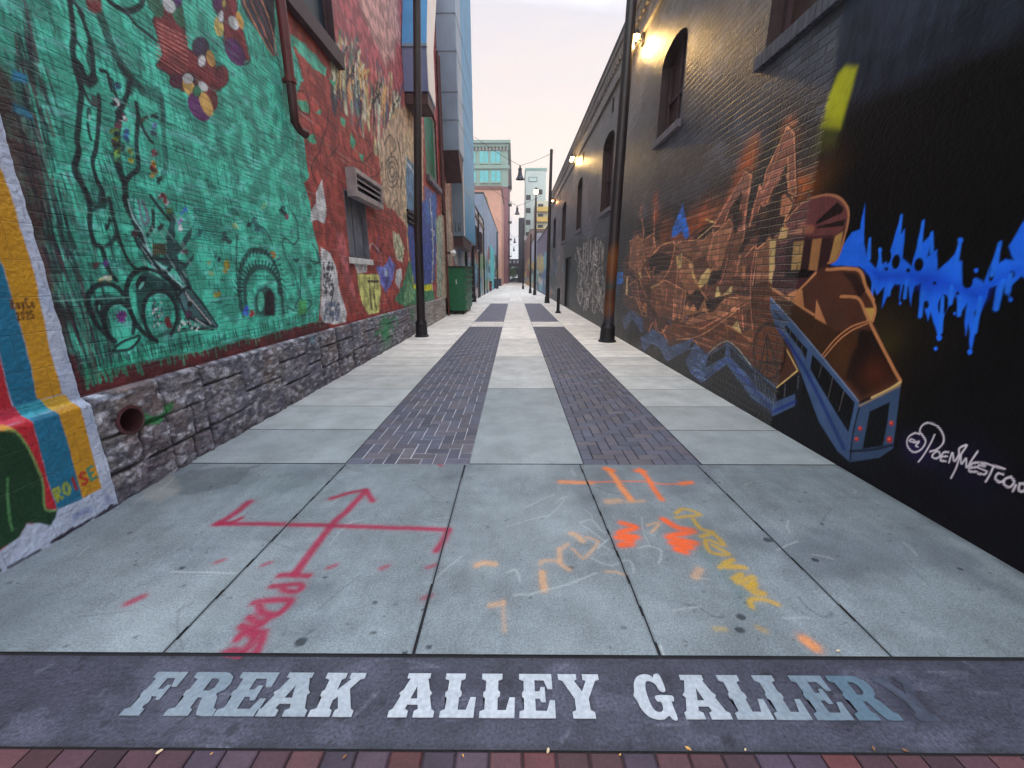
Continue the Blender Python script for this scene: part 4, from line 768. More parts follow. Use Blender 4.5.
def opening(bname, y0, y1, z0, z1, X, side, pane, frame, parent, depth=.16, fw=.07, mull=0, sill=None, sillh=.10, sp=.05, reveal=None):
    """side=+1: wall faces +x; returns the window part"""
    d = -side*depth
    a, b = sorted((X+d, X+side*.004))
    m = MB(); t = .02
    m.box(a, b, y0-t, y0, z0-t, z1+t); m.box(a, b, y1, y1+t, z0-t, z1+t); m.box(a, b, y0, y1, z0-t, z0); m.box(a, b, y0, y1, z1, z1+t)
    w_ = m.build(bname, reveal or M['frame'], parent)
    m = MB(); a, b = sorted((X+d, X+d*.6)); f = fw
    m.box(a, b, y0, y0+f, z0, z1); m.box(a, b, y1-f, y1, z0, z1); m.box(a, b, y0+f, y1-f, z0, z0+f); m.box(a, b, y0+f, y1-f, z1-f, z1)
    for k in range(mull):
        c = y0+(y1-y0)*(k+1)/(mull+1); m.box(a+.003, b-.003, c-f/3, c+f/3, z0+f, z1-f)
    m.build('frame', frame, w_)
    m = MB(); a, b = sorted((X+d*.85, X+d*.80)); m.box(a, b, y0+f*.5, y1-f*.5, z0+f*.5, z1-f*.5); m.build('pane', pane, w_)
    if sill is not None:
        m = MB(); a, b = sorted((X+d*.5, X+side*sp)); m.box(a, b, y0-.06, y1+.06, z0-sillh, z0-.002, .008); m.build('sill', sill, w_)
    return w_
opening('window', *win_up, XL, 1, M['glass'], M['frame'], LB, .14, .08, 0, M['frame'], .22, .10)
opening('window', w2a, w2b, w2z0, w2z1, XL, 1, M['board'], plain('grey_frame', (96, 98, 108), .6), LB, .10, .05, 1, M['white'], .10, .05, plain('grey_reveal', (110, 108, 116), .7))
ow = opening('window', g2a, g2b, g2z0, g2z1, XL, 1, plain('green_painted_pane', (34, 112, 84), .3, 0, .5, 3), plain('pale_window_frame', (170, 160, 150), .6), LB, .10, .09, 0, M['sill'], .16, .12)
# slatted louver hood over the small window
Lo = [PL(346.6, 181)[0]-.02, PL(374.8, 196)[0], PL(346.6, 195.5)[1], PL(346.6, 168)[1]]
m = MB(); y0, y1, z0, z1 = Lo; o_ = .16
m.box(XL, XL+o_, y0, y1, z1-.07, z1); m.box(XL, XL+o_, y0, y1, z0, z0+.07); m.box(XL, XL+o_, y0, y0+.05, z0+.07, z1-.07); m.box(XL, XL+o_, y1-.05, y1, z0+.07, z1-.07)
lv = m.build('louver_hood', M['louv'], LB); m = MB()
for k in range(3):
    zc = z0+.07+(z1-z0-.14)*(k+.5)/3; m.prism([(XL+.03, zc+.05), (XL+.04, zc+.065), (XL+o_-.01, zc-.035), (XL+o_-.02, zc-.05)], 'y', y0+.05, y1-.05)
m.build('slats', M['louv'], lv); m = MB(); m.box(XL+.002, XL+.02, y0+.05, y1-.05, z0+.07, z1-.07); m.build('dark_recess', M['dark'], lv)
va, vb = PL(407, 218)[0], PL(419, 220)[0]; vz0, vz1 = PL(412, 226)[1], PL(412, 211)[1]
m = MB()
for k in range(3):
    zc = vz0+(vz1-vz0)*(k+.5)/3; m.box(XL, XL+.05, va, vb, zc-.035, zc+.03)
m.build('wall_vent', M['blackm'], LB)
# oxide pipe down the wall, ending in an elbow and sprinkler outlet
pA, pB, pC = PL(272, 0), PL(282, 84), PL(285, 118)
m = MB(); yy = (pA[0]+pB[0])/2+.02; xw = XL+.09
m.tube([(xw, yy, 11), (xw, yy, pB[1])], .055, 14); dp = m.build('downpipe', M['pipe'], LB, True)
m = MB(); m.tube([(xw, yy, pB[1]+.02), (xw, yy, pC[1]+.12), (xw-.01, yy+.01, pC[1]-.02), (xw+.01, yy+.07, pC[1]-.09), (xw+.03, yy+.17, pC[1]-.10)], [.055, .052, .05, .045, .055], 12); m.build('elbow', plain('dark_red_pipe', (70, 30, 32), .5), dp, True)
for q in (pB[1]+.02, 5.0): m = MB(); m.lathe([(.0, 0), (.068, 0), (.068, .05), (.0, .05)], (xw, yy, q), 14); m.box(XL, xw-.06, yy-.02, yy+.02, q+.005, q+.045); m.build('collar', M['pipe'], dp, False)
m = MB(); yb = PL(436.5, 100)[0]; m.tube([(XL+.08, yb, 9), (XL+.08, yb, PL(436, 205)[1])], .05, 10); m.tube([(XL+.08, yb, PL(436, 205)[1]), (XL+.02, yb+.35, PL(436, 205)[1]-.1)], .05, 10); m.build('conduit', plain('dark_red_conduit', (66, 34, 40), .5), LB, True)

# stone base course
YP0 = PS(113, 505)[0]
ys = steps(YP0+.004, 16.0, lambda y: max(.0065, y*y/800)); zs = steps(0, .775, lambda z: .0085)
SG, ZG = np.meshgrid(ys, zs)
rs = random.Random(21); dj = np.full(SG.shape, 9.0); tone = np.ones(SG.shape); bulge = np.zeros(SG.shape)
y = 1.3
while y < 16.2:
    l = rs.uniform(.38, .72); zz = rs.choice([[0, .2, .46, .79], [0, .26, .54, .79], [0, .38, .79], [0, .22, .58, .79], [0, .3, .79]])
    for a, b in zip(zz[:-1], zz[1:]):
        cuts = [y, y+l] if (b-a > .3 or rs.random() < .35) else [y, y+l*rs.uniform(.35, .65), y+l]
        for c, d in zip(cuts[:-1], cuts[1:]):
            i0, i1 = np.searchsorted(ys, c), np.searchsorted(ys, d); j0, j1 = np.searchsorted(zs, a), np.searchsorted(zs, b)
            if i1 <= i0: continue
            s = (slice(j0, j1), slice(i0, i1)); yy_, zz_ = SG[s], ZG[s]
            w_ = .012*(fbm(yy_*9, zz_*9, 5)-.5)*2
            dd = np.minimum(np.minimum(yy_-c, d-yy_), np.minimum(zz_-a if a > 0 else 9, b-zz_))+w_
            dj[s] = dd; tone[s] = rs.uniform(.75, 1.25); bulge[s] = rs.uniform(0, .018)+(yy_-(c+d)/2)*rs.uniform(-.03, .03)+(zz_-(a+b)/2)*rs.uniform(-.06, .03)
    y += l
rock = fbm(SG*7, ZG*9, 31, 5); rid = 1-np.abs(fbm(SG*11, ZG*13, 41, 4)*2-1)
hgt = sstep(.0, .022, dj)*(.016+bulge*.5+.044*(rock-.45)+.030*(rid-.6)+.014*(fbm(SG*26, ZG*26, 83, 3)-.5))
Ws = Canvas(ys, zs, (98, 98, 108), PS, WG*.85); Ws.C[..., :3] *= ((.4+.6*tone)*(.7+.6*rock))[..., None]; Ws.blend(full, .5*sstep(.5, .62, fbm(SG*2.5, ZG*4, 161)), (120, 112, 104)); Ws.blend(full, .3*sstep(.52, .62, fbm(SG*3+5, ZG*2, 163)), (110, 80, 66))
Ws.blend(full, .8*sstep(.52, .68, fbm(SG*16, ZG*24, 93, 5)), (176, 176, 184)); Ws.blend(full, .6*sstep(.5, .66, fbm(SG*24, ZG*34, 95, 4)), (50, 48, 58)); Ws.blend(full, .35*sstep(.5, .7, fbm(SG*1.2, ZG*2, 61)), (70, 66, 86)); Ws.blend(full, .95*(1-sstep(.002, .012, dj)), (34, 32, 38))
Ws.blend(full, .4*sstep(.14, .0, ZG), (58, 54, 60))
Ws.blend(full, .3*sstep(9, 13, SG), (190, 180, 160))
Ws.stroke(zp(70, 280, 3.49, [(235, 470), (270, 490), (310, 480), (340, 440)]), .06, (32, 116, 62), .9, tex=.3, wob=.02); Ws.stroke(zp(0, 300, 2.954, [(265, 285), (310, 290), (350, 280)]), .03, (180, 190, 205), .7, wob=.03, tex=.4)
Ws.glow(385, 330, .35, (40, 130, 80), .9, 1.2); Ws.glow(412, 312, .3, (60, 130, 90), .6); Ws.glow(311, 340, .06, (90, 150, 170), .7)
for u, v in ((383, 322), (388, 328), (378, 333), (392, 320)): Ws.stroke([(u-4, v+3), (u+2, v-3), (u+5, v+4)], .05, (24, 120, 70), .8, tex=.4)
def sfn(a, b):
    top = sstep(.745, .775, b)
    return (XS-.03+hgt*(1-top)+.02-.055*top, a, b)
hole = PS(127, 420)
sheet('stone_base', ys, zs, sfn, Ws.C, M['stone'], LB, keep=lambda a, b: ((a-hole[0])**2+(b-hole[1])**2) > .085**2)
m = MB(); m.lathe([(.088, 0), (.105, .05), (.085, .055), (.078, -.3)], (0, 0, 0), 24, 'x')
for v in m.bm.verts: v.co += Vector((XS-.02, hole[0], hole[1]))
dr = m.build('drain_pipe', plain('bronze_pipe', (92, 56, 60), .4, .5), LB, True)
m = MB(); m.box(XS-.26, XS-.25, hole[0]-.1, hole[0]+.1, hole[1]-.1, hole[1]+.1); m.build('dark_mouth', M['dark'], dr)

# ---- painted pier nearest the camera, stepping out below a ledge
YP = PS(113, 505)[0]
pY = np.arange(.6, YP+.0001, .006); pY[-1] = YP; pZ = steps(0, 4.2, lambda z: .0075 if z < 2.4 else .03)
Wp = Canvas(pY, pZ, (196, 206, 226), PP, WG*.62); PA, PB = Wp.GA, Wp.GB
Wp.C[..., 3] = .6
Wp.blend(full, .5*sstep(.45, .75, fbm(PA*5, PB*5, 6)), (150, 172, 206))
z8 = lambda p: zp(0, 380, 4.267, p); z7 = lambda p: zp(0, 150, 3.84, p)
YEL = (206, 150, 36); BLU = (32, 116, 150); RED = (190, 40, 52); DG = (24, 62, 34)
Wp.fill(z7([(-700, -1600), (45, 110), (160, 490), (215, 768)])+z8([(292, 62), (200, 86), (180, 78)])+z7([(125, 768), (40, 450), (-700, -1000)]), YEL, 1, .012, edge=.006)
Wp.fill(z7([(-700, -1000), (40, 450), (125, 768)])+z8([(183, 78), (200, 86), (85, 118), (50, 0)])+z7([(5, 700), (-700, -300)]), BLU, 1, .010, edge=.004)
Wp.fill(z7([(-700, -300), (5, 700), (20, 780)])+z8([(75, 105), (85, 118), (30, 132), (-500, 280), (-500, 0)]), RED, 1, .01, edge=.004)
Wp.fill(z8([(-400, 250), (30, 130), (90, 115), (130, 165), (50, 192), (-400, 330)]), (208, 60, 84), 1, .008); Wp.fill(z8([(88, 115), (200, 84), (240, 130), (127, 165)]), (60, 168, 190), 1, .006); Wp.fill(z8([(200, 84), (305, 62), (332, 100), (240, 132)]), (222, 180, 64), 1, .006)  # lit ledge top: its light painted as paler red, blue and yellow
Wp.fill(z8([(238, 132), (332, 100), (385, 300), (426, 462), (343, 506), (300, 350)]), YEL, 1, .008, edge=.003); Wp.fill(z8([(127, 165), (240, 132), (305, 350), (345, 506), (235, 552), (190, 400)]), BLU, 1, .008, edge=.003)
Wp.fill(z8([(-400, 340), (50, 192), (127, 165), (190, 400), (235, 552), (160, 558), (100, 700), (-400, 1000)]), RED, 1, .008, edge=.003)
Wp.fill(z8([(-400, 300), (25, 190), (60, 215), (30, 240), (-400, 400)]), (226, 160, 60), 1, .01)
Wp.fill(z8([(-400, 300), (0, 215), (60, 222), (110, 290), (150, 370), (178, 440), (186, 548), (235, 560), (228, 590), (205, 625), (150, 612), (110, 612), (80, 665), (70, 695), (25, 705), (-300, 900), (-400, 700)]), DG, 1, .012, edge=.004)
Wp.stroke(z8([(20, 215), (60, 222), (110, 290), (150, 370), (178, 440), (186, 548), (235, 556)]), .012, (120, 160, 90), .85); Wp.stroke(z8([(25, 420), (30, 560), (45, 640)]), .012, (90, 150, 90), .7)
Wp.blend(full, .35*sstep(.5, .72, fbm(PA*9, PB*9, 16)), (120, 140, 150)) if False else None
# small signature words near the foot and on the yellow stripe
def word(cv, txt, u0, v0, du, dv, hu, hv, wd, cols):
    """monoline lettering: (u0,v0) origin, (du,dv) advance per letter, (hu,hv) letter height vector"""
    G_ = {'R': [[(0, 0), (0, 1)], [(0, 1), (.6, .95), (.6, .6), (0, .5), (.7, 0)]], 'O': [[(.35, 0), (0, .3), (0, .7), (.35, 1), (.7, .7), (.7, .3), (.35, 0)]], 'I': [[(.3, 0), (.3, 1)]], 'S': [[(.7, .85), (.35, 1), (0, .75), (.35, .5), (.7, .25), (.35, 0), (0, .15)]],
          'E': [[(.7, 0), (0, 0), (0, 1), (.7, 1)], [(0, .5), (.5, .5)]], 'a': [[(.6, .6), (.2, .6), (0, .3), (.2, 0), (.55, .2), (.6, .6), (.65, 0)]], 'y': [[(0, .6), (.3, .15)], [(.6, .6), (.1, -.4)]], 'C': [[(.7, .9), (.2, 1), (0, .5), (.2, 0), (.7, .1)]], 'e': [[(0, .3), (.55, .35), (.3, .6), (0, .3), (.2, 0), (.6, .1)]],
          '2': [[(0, .8), (.3, 1), (.6, .75), (0, 0), (.65, 0)]], '0': [[(.3, 0), (0, .5), (.3, 1), (.6, .5), (.3, 0)]], '5': [[(.6, 1), (.05, 1), (.05, .55), (.5, .55), (.6, .2), (.3, 0), (0, .1)]], 'L': [[(0, 1), (0, 0), (.6, 0)]], 'W': [[(0, 1), (.2, 0), (.4, .7), (.6, 0), (.8, 1)]]}
    for i, ch in enumerate(txt):
        for s in G_.get(ch, []):
            cv.stroke([(u0+du*(i+x*.8)+hu*y, v0+dv*(i+x*.8)+hv*y) for x, y in s], wd, cols[i % len(cols)], .95, smooth=ch in 'OSaeC025')
word(Wp, 'ROISE', 56, 501, 8.4, -5.2, -3.6, -11, .018, [(160, 170, 60), (150, 170, 70), (150, 40, 40), (190, 50, 40), (40, 140, 120)])
word(Wp, 'RayCe', 19, 309, 4.9, -.4, -2.2, -9, .008, [(110, 70, 24)]); word(Wp, '2025', 24.5, 320, 4.6, -.5, -1.8, -7, .008, [(110, 70, 24)])
# bare white foot with chips and a dark broken line
Wp.fill([PP(u, v) for u, v in z8([(20, 715), (90, 660), (120, 625), (235, 590), (345, 512), (430, 462), (500, 540), (0, 760)])] if False else z8([(-400, 980), (20, 712), (80, 665), (110, 614), (150, 614), (205, 628), (232, 592), (238, 560), (345, 512), (430, 465), (500, 540), (0, 900), (-400, 1200)]), (186, 198, 220), 1, .012, edge=.012)
Wp.fill(z8([(300, 560), (380, 540), (370, 570), (300, 590)]), (120, 136, 184), .7, .03, edge=.03); Wp.fill(z8([(430, 470), (480, 520), (440, 540)]), (120, 136, 184), .5, .03, edge=.03)
for k in range(26):
    a0 = rs.uniform(1.2, YP); Wp.stroke([(a0, .01), (a0+rs.uniform(.03, .12), rs.uniform(.005, .03))], .018, (50, 46, 60), .85, px=False, wob=.01)
Wp.C[..., :3] *= (.9+.2*fbm(PA*20, PB*20, 77))[..., None]
LEDGE = .765
def pfn(a, b): 
    rough = .006*(fbm(a*26, b*26, 51)-.5)+.010*(fbm(a*5, b*5, 52)-.5)
    edge = .006*(fbm(b*14, b*3, 53)-.5)
    return (XP-.035+.045*(1-sstep(LEDGE-.05, LEDGE, b))+rough, np.where(a > YP-.004, a+edge*3, a), b)
sheet('painted_pier', pY, pZ, pfn, Wp.C, M['panel'], LB)
m = MB(); m.box(XP-.25, XP-.045, YP-.012, YP-.004, 0.002, 4.2); m.prism([(XP-.14, 0), (XP+.004, 0), (XP+.006, LEDGE-.05), (XP-.038, LEDGE), (XP-.14, LEDGE)], 'y', YP-.006, YP+.004); m.build('pier_edge', plain('chipped_white', (170, 178, 196), .6, 0, .4, 20), LB)
# ------------------------------------------------------------------ right building: black brick with the burner
RY1 = 33.5; RTOP = 7.25
bY = steps(.6, RY1, lambda y: .03 if y < 1.75 else max(.0042, y*y/1500))
bZ = steps(0, RTOP, lambda z: max(.0085, z*.0030))
Wr = Canvas(bY, bZ, (60, 61, 72), PR, WG*.90, 1.16); A_, B_ = Wr.GA, Wr.GB
# chalky wear on the brick part, darker fresh black low down
Wr.blend(full, .6*sstep(.45, .72, fbm(A_*1.1, B_*1.6, 7)), (100, 102, 116)); Wr.blend(full, .5*sstep(.5, .7, fbm(A_*2, B_*2, 17)), (44, 44, 56))
Wr.blend(full, .45*sstep(5.6, 6.6, B_), (128, 120, 112))
# smooth rendered front part of the wall
yst = PR(812, 200)[0]
Wr.C[..., 3] = sstep(yst-.02, yst+.06, A_+.08*(fbm(A_*3, B_*3, 3)-.5))
Wr.blend(full, 1-Wr.C[..., 3], (52, 56, 70)); Wr.blend(full, (1-Wr.C[..., 3])*.4*sstep(.5, .7, fbm(A_*9, B_*7, 9)), (62, 66, 84)); Wr.blend(full, (1-Wr.C[..., 3])*.5*sstep(.5, .66, fbm(A_*1.6, B_*2.4, 19)), (30, 32, 42)); Wr.mul(1-.25*(1-Wr.C[..., 3])*sstep(.5, .6, fbm(A_*18, B_*3, 29, 3)))
BLK = (13, 11, 13)
blk = [(1400, -110), (1024, 33), (960, 60), (880, 92), (850, 105), (838, 118), (800, 112), (776, 120), (762, 150), (735, 168), (700, 200), (668, 205), (645, 220), (625, 215), (615, 235), (605, 238), (590, 238), (575, 240), (545, 245), (540, 330), (1400, 1400)]
Wr.fill(blk, (24, 22, 29), .92, .14, edge=.12, sc=2); Wr.fill([(1400, -90), (1024, 42), (930, 80), (850, 112), (830, 160), (800, 400), (800, 480), (1400, 1100)], BLK, 1, .06, edge=.04, sc=3)
Wr.fill([(840, 250), (960, 330), (900, 420), (870, 470), (820, 400)], (34, 26, 18), .5, .4, edge=.1)
# black skirt at the foot
Wr.fill([(600, 300), (700, 345), (800, 410), (1024, 500), (1024, 700), (600, 345)], (22, 20, 26), .9, .06)
# yellow-green spray beam
Wr.fill(zp(760, 0, 3.879, [(300, 290), (330, 258), (376, 262), (355, 350), (310, 500), (235, 495), (265, 380)]), (176, 172, 38), .92, .07, tex=.15); Wr.fill(zp(760, 0, 3.879, [(240, 470), (320, 470), (290, 570), (200, 600)]), (96, 96, 36), .5, .15)
# orange halos
for u, v, r_, c, a in ((748, 160, .20, (190, 92, 34), .85), (742, 180, .22, (180, 86, 32), .85), (735, 198, .22, (190, 84, 30), .85), (728, 212, .2, (170, 80, 40), .8), (752, 148, .14, (200, 110, 50), .6), (788, 128, .13, (176, 96, 46), .85), (790, 145, .14, (180, 96, 44), .7), (656, 215, .25, (160, 80, 44), .75), (655, 200, .16, (170, 84, 44), .8), (641, 210, .16, (150, 76, 44), .7), (664, 235, .35, (150, 80, 40), .75), (690, 228, .30, (170, 84, 30), .8), (704, 222, .28, (190, 96, 36), .8), (715, 214, .25, (140, 76, 30), .6), (675, 245, .3, (160, 74, 28), .8),
                       (800, 190, .16, (176, 92, 30), .85), (812, 183, .14, (150, 80, 26), .6), (825, 175, .22, (84, 56, 24), .6), (790, 180, .14, (170, 84, 24), .7), (885, 330, .22, (56, 44, 20), .6), (886, 345, .14, (70, 60, 24), .5), (634, 245, .2, (170, 90, 60), .6)):
    Wr.glow(u, v, r_, c, a)
z1 = lambda p: zp(620, 110, 6.4, p); z2 = lambda p: zp(620, 210, 6.4, p); z3 = lambda p: zp(620, 310, 6.4, p); z4_ = lambda p: zp(750, 180, 6.4, p); z5 = lambda p: zp(750, 290, 6.4, p); z6 = lambda p: zp(750, 370, 6.4, p)
BR1, BR2, BR3, TAN, CRM, PK, OB = (122, 78, 62), (88, 54, 42), (46, 26, 26), (186, 128, 88), (206, 176, 120), (198, 128, 100), (110, 60, 28)
# blue paint splash
BLUE = (22, 92, 214)
zb = lambda p: zp(820, 160, 3.49, p)
spl = [(35, 368), (90, 280), (110, 250), (138, 240), (155, 152), (153, 250), (160, 330), (175, 270), (170, 350), (195, 380), (212, 310), (206, 370), (235, 350), (262, 260), (285, 190), (282, 260), (298, 240), (290, 340), (320, 370), (340, 290), (362, 210), (358, 290), (392, 250), (372, 340), (408, 312), (412, 390), (440, 360), (470, 330), (488, 280), (480, 350), (495, 355), (500, 430), (545, 410), (570, 430), (600, 360), (630, 285), (625, 360), (650, 345), (680, 350), (660, 300), (698, 230), (770, 120), (790, 420), (750, 430), (700, 410), (670, 440), (660, 480), (640, 430), (600, 525), (618, 440), (590, 450), (560, 530), (522, 680), (520, 570), (505, 612), (512, 500), (490, 540), (470, 470), (440, 530), (412, 635), (400, 580), (385, 530), (375, 560), (360, 500), (340, 550), (355, 430), (330, 440), (318, 510), (310, 440), (290, 430), (278, 500), (282, 430), (262, 430), (215, 515), (228, 440), (200, 470), (170, 400), (140, 372)]
Wr.fill(zb(spl), (40, 110, 220), 1, .014, edge=.012); Wr.fill(zb([(160, 380), (250, 390), (330, 385), (430, 410), (560, 450), (690, 385), (690, 400), (600, 440), (550, 500), (470, 450), (380, 460), (300, 410), (200, 425)]), (20, 64, 190), .7, .10, edge=.03)
for u, v, ru, rv in ((265, 355, 14, 26), (345, 365, 16, 24), (232, 380, 6, 6), (308, 385, 7, 7), (370, 505, 10, 14), (545, 535, 7, 12), (600, 395, 10, 30), (240, 340, 8, 22), (670, 400, 10, 12), (515, 425, 18, 24), (430, 505, 18, 36), (400, 430, 6, 6), (480, 465, 6, 6)): Wr.oval(*zb([(u, v)])[0], ru/3.49, rv/3.49, BLK, rot=.2, soft=.01)
for u, v, r_ in ((490, 280, 10), (210, 315, 7), (545, 385, 8), (404, 658, 7), (195, 425, 6), (280, 500, 5), (665, 487, 8), (470, 535, 5), (416, 620, 10), (523, 670, 9)): Wr.oval(*zb([(u, v)])[0], r_/3.49, r_/3.49, (40, 110, 220))
for x0, y0, x1, y1 in ((212, 380, 208, 310), (180, 480, 185, 430), (240, 470, 245, 430), (296, 480, 302, 420), (350, 545, 360, 460), (455, 500, 460, 440), (485, 540, 488, 480), (615, 520, 640, 420), (655, 460, 665, 400), (172, 345, 174, 275), (600, 400, 628, 290), (345, 330, 360, 215), (270, 320, 284, 195), (390, 320, 390, 255), (474, 370, 488, 290), (420, 600, 428, 480), (540, 600, 560, 480)):
    Wr.stroke(zb([(x0, y0), (x1, y1)]), .026, (44, 118, 226), .95, .012, w2=.02, smooth=False)
Wr.fill(z1([(335, 768), (360, 700), (385, 650), (403, 590), (412, 650), (440, 768)])+z2([(445, 160), (420, 190), (390, 130), (350, 180), (330, 170)]), (36, 116, 206), 1, .02, edge=.03)
Wr.fill(z2([(-20, 400), (20, 400), (45, 380), (50, 430), (20, 470), (-20, 480)]), (36, 120, 200), 1, .03, edge=.05); Wr.glow(617, 286, .3, (30, 100, 170), .5); Wr.glow(563, 270, .6, (50, 130, 160), .6)
# body of the burner
body = z1([(20, 960), (60, 900), (85, 790), (130, 760), (150, 800), (190, 900), (340, 830), (345, 860), (400, 870), (500, 790), (590, 725), (660, 640), (790, 400), (840, 410), (800, 720), (850, 620), (895, 490), (910, 520), (980, 380), (1024, 250)])+z4_([(165, 0), (215, -90), (235, -40), (255, 60), (285, 120), (270, 200), (330, 140), (400, 105), (500, 92), (580, 115), (630, 190), (620, 310), (585, 430), (560, 500), (495, 540), (500, 575), (690, 575), (780, 760)])+z5([(805, 125), (790, 210), (870, 380), (970, 580), (955, 610), (720, 700)])+z6([(700, 220), (650, 170), (520, 0), (300, 20), (170, 120), (0, -10), (-60, -40)])+z3([(860, 350), (690, 200), (555, 285), (480, 210), (300, 240), (230, 110), (180, 150), (60, 0), (20, -40), (20, -60)])
Wr.fill(body, BR2, 1, .012)
Wr.fill(z2([(50, 350), (100, 180), (180, 200), (330, 200), (500, 170), (600, 90), (720, 60), (850, 200), (1024, 100), (1024, 480), (830, 500), (600, 560), (200, 470), (60, 480)]), BR1, .8, .04, edge=.05, tex=.3)
Wr.fill(z2([(850, 500), (960, 480), (1024, 540), (1024, 900), (840, 900)]), OB, .85, .06, edge=.02); Wr.fill(z2([(390, 680), (600, 620), (830, 590), (850, 750), (560, 768), (390, 740)]), (120, 70, 48), .8, .05)
Wr.fill(z3([(390, 60), (640, 70), (860, 210), (860, 340), (690, 200), (560, 290), (490, 190), (390, 180), (300, 200), (260, 120)]), (122, 66, 34), .9, .03)
Wr.fill(z5([(130, 60), (220, 60), (480, 220), (540, 260), (800, 260), (930, 580), (720, 690), (460, 430), (250, 200)]), (70, 44, 26), 1, .03); Wr.fill(z5([(640, 430), (700, 260), (790, 260), (880, 420), (930, 560), (720, 670), (620, 560)]), (34, 18, 14), .95, .06, edge=.02); Wr.glow(*z5([(800, 540)])[0], .16, (96, 46, 24), .7); Wr.fill(z5([(480, 420), (600, 300), (690, 250), (690, 360), (640, 420), (600, 560)]), (82, 50, 28), .8, .05)
for p in (z1([(600, 745), (800, 392), (842, 420), (815, 600), (792, 770), (752, 770), (785, 508), (705, 620), (660, 745)]), z1([(825, 770), (860, 610), (893, 485), (915, 520), (970, 400), (1024, 300), (1024, 470), (965, 560), (930, 612), (900, 592), (872, 700), (852, 770)]), [(762, 192), (766, 172), (787, 127), (794, 133), (796, 196), (788, 192), (788, 158), (776, 192), (768, 204)]):
    Wr.stroke(p+[p[0]], .06, (16, 12, 16), .9, .04, smooth=False); Wr.fill(p, (150, 92, 78), 1, .01, tex=.1); Wr.stroke(p+[p[0]], .012, (216, 146, 112), .95, smooth=False)
Wr.fill([(772, 200), (787, 160), (788, 195), (784, 230), (770, 240)], BR3, .9, .02)
FC = [(160, 108, 80), (134, 86, 66), (108, 66, 54), (144, 96, 72)]
for i, p in enumerate([
    z2([(60, 200), (110, 170), (150, 200), (160, 330), (130, 420), (95, 400), (60, 340)]), z2([(150, 190), (215, 150), (225, 240), (195, 310), (160, 300)]), z2([(190, 310), (260, 230), (345, 200), (350, 260), (300, 300), (200, 400)]), z2([(345, 230), (390, 200), (540, 190), (590, 120), (600, 170), (560, 300), (470, 320), (400, 270)]),
    z2([(560, 320), (600, 160), (700, 60), (725, 110), (690, 230), (640, 400), (590, 380)]), z2([(740, 150), (800, 120), (770, 290), (740, 420), (700, 470), (660, 460)]), z2([(800, 300), (860, 230), (880, 250), (850, 480), (790, 530), (780, 480)]), z2([(880, 250), (960, 180), (955, 460), (860, 480)]),
    z2([(380, 290), (440, 320), (480, 460), (550, 560), (500, 600), (420, 520), (370, 420)]), z2([(200, 500), (290, 450), (350, 480), (340, 700), (250, 690), (190, 600)]), z2([(60, 480), (120, 440), (170, 560), (160, 640), (90, 600)]), z2([(350, 480), (420, 520), (400, 700), (350, 700)]), z2([(560, 640), (700, 560), (830, 560), (640, 690), (430, 740), (400, 720)])]):
    Wr.fill(p, FC[i % 4], .95, .012, tex=.12); Wr.stroke(p+[p[0]], .013, (34, 20, 20), .7, smooth=False); Wr.stroke(p[:len(p)//2+1], .012, (222, 156, 118), .9, smooth=False)
# dark cuts
for p in (z1([(705, 640), (780, 510), (790, 560), (750, 640), (740, 770), (725, 770), (720, 680)]), z2([(730, 0), (780, 0), (785, 60), (740, 160), (730, 100)]), z2([(870, 20), (920, 60), (860, 150), (770, 290), (755, 280), (800, 160)]), z2([(470, 180), (540, 120), (600, 90), (590, 140), (540, 180)]), z2([(180, 300), (250, 270), (330, 290), (320, 370), (200, 430)]),
          z2([(560, 590), (610, 560), (700, 530), (600, 650), (390, 690)]), z2([(50, 380), (100, 430), (140, 460), (120, 470), (60, 420)]), z2([(900, 60), (1000, 60), (960, 160), (880, 240)]), z2([(580, 400), (650, 380), (640, 450), (560, 500)]), z2([(430, 560), (520, 480), (545, 560), (500, 640)]), z4_([(140, 40), (200, 30), (190, 150), (100, 400), (40, 420), (110, 200)]),
          z4_([(590, 590), (680, 600), (740, 700), (700, 760), (640, 650)])):
    Wr.fill(p, BR3, .9, .02)
# the "mask" block and brain-like dome at the right end
Wr.fill(z4_([(215, 280), (330, 150), (420, 108), (520, 96), (590, 130), (628, 200), (615, 290), (560, 350), (420, 360), (260, 350)]), (112, 66, 66), 1, .012)
Wr.fill(z4_([(420, 270), (560, 140), (600, 180), (590, 210), (425, 285)]), (40, 26, 24), 1, .01); Wr.fill(z4_([(425, 300), (612, 250), (600, 295), (430, 310)]), (44, 30, 26), 1, .01); Wr.fill(z4_([(260, 350), (330, 285), (400, 285), (415, 310), (400, 340)]), (150, 98, 80), 1, .02)
Wr.fill(z4_([(170, 420), (240, 370), (420, 360), (530, 350), (520, 520), (420, 600), (320, 700), (250, 760), (135, 680), (160, 520)]), (84, 50, 56), 1, .012); Wr.fill(z4_([(225, 400), (290, 380), (530, 370), (520, 540), (400, 590), (230, 620)]), (58, 34, 36), .95, .03)
Wr.fill(z4_([(225, 575), (420, 570), (380, 625), (220, 630)]), (26, 16, 18), 1, .015)
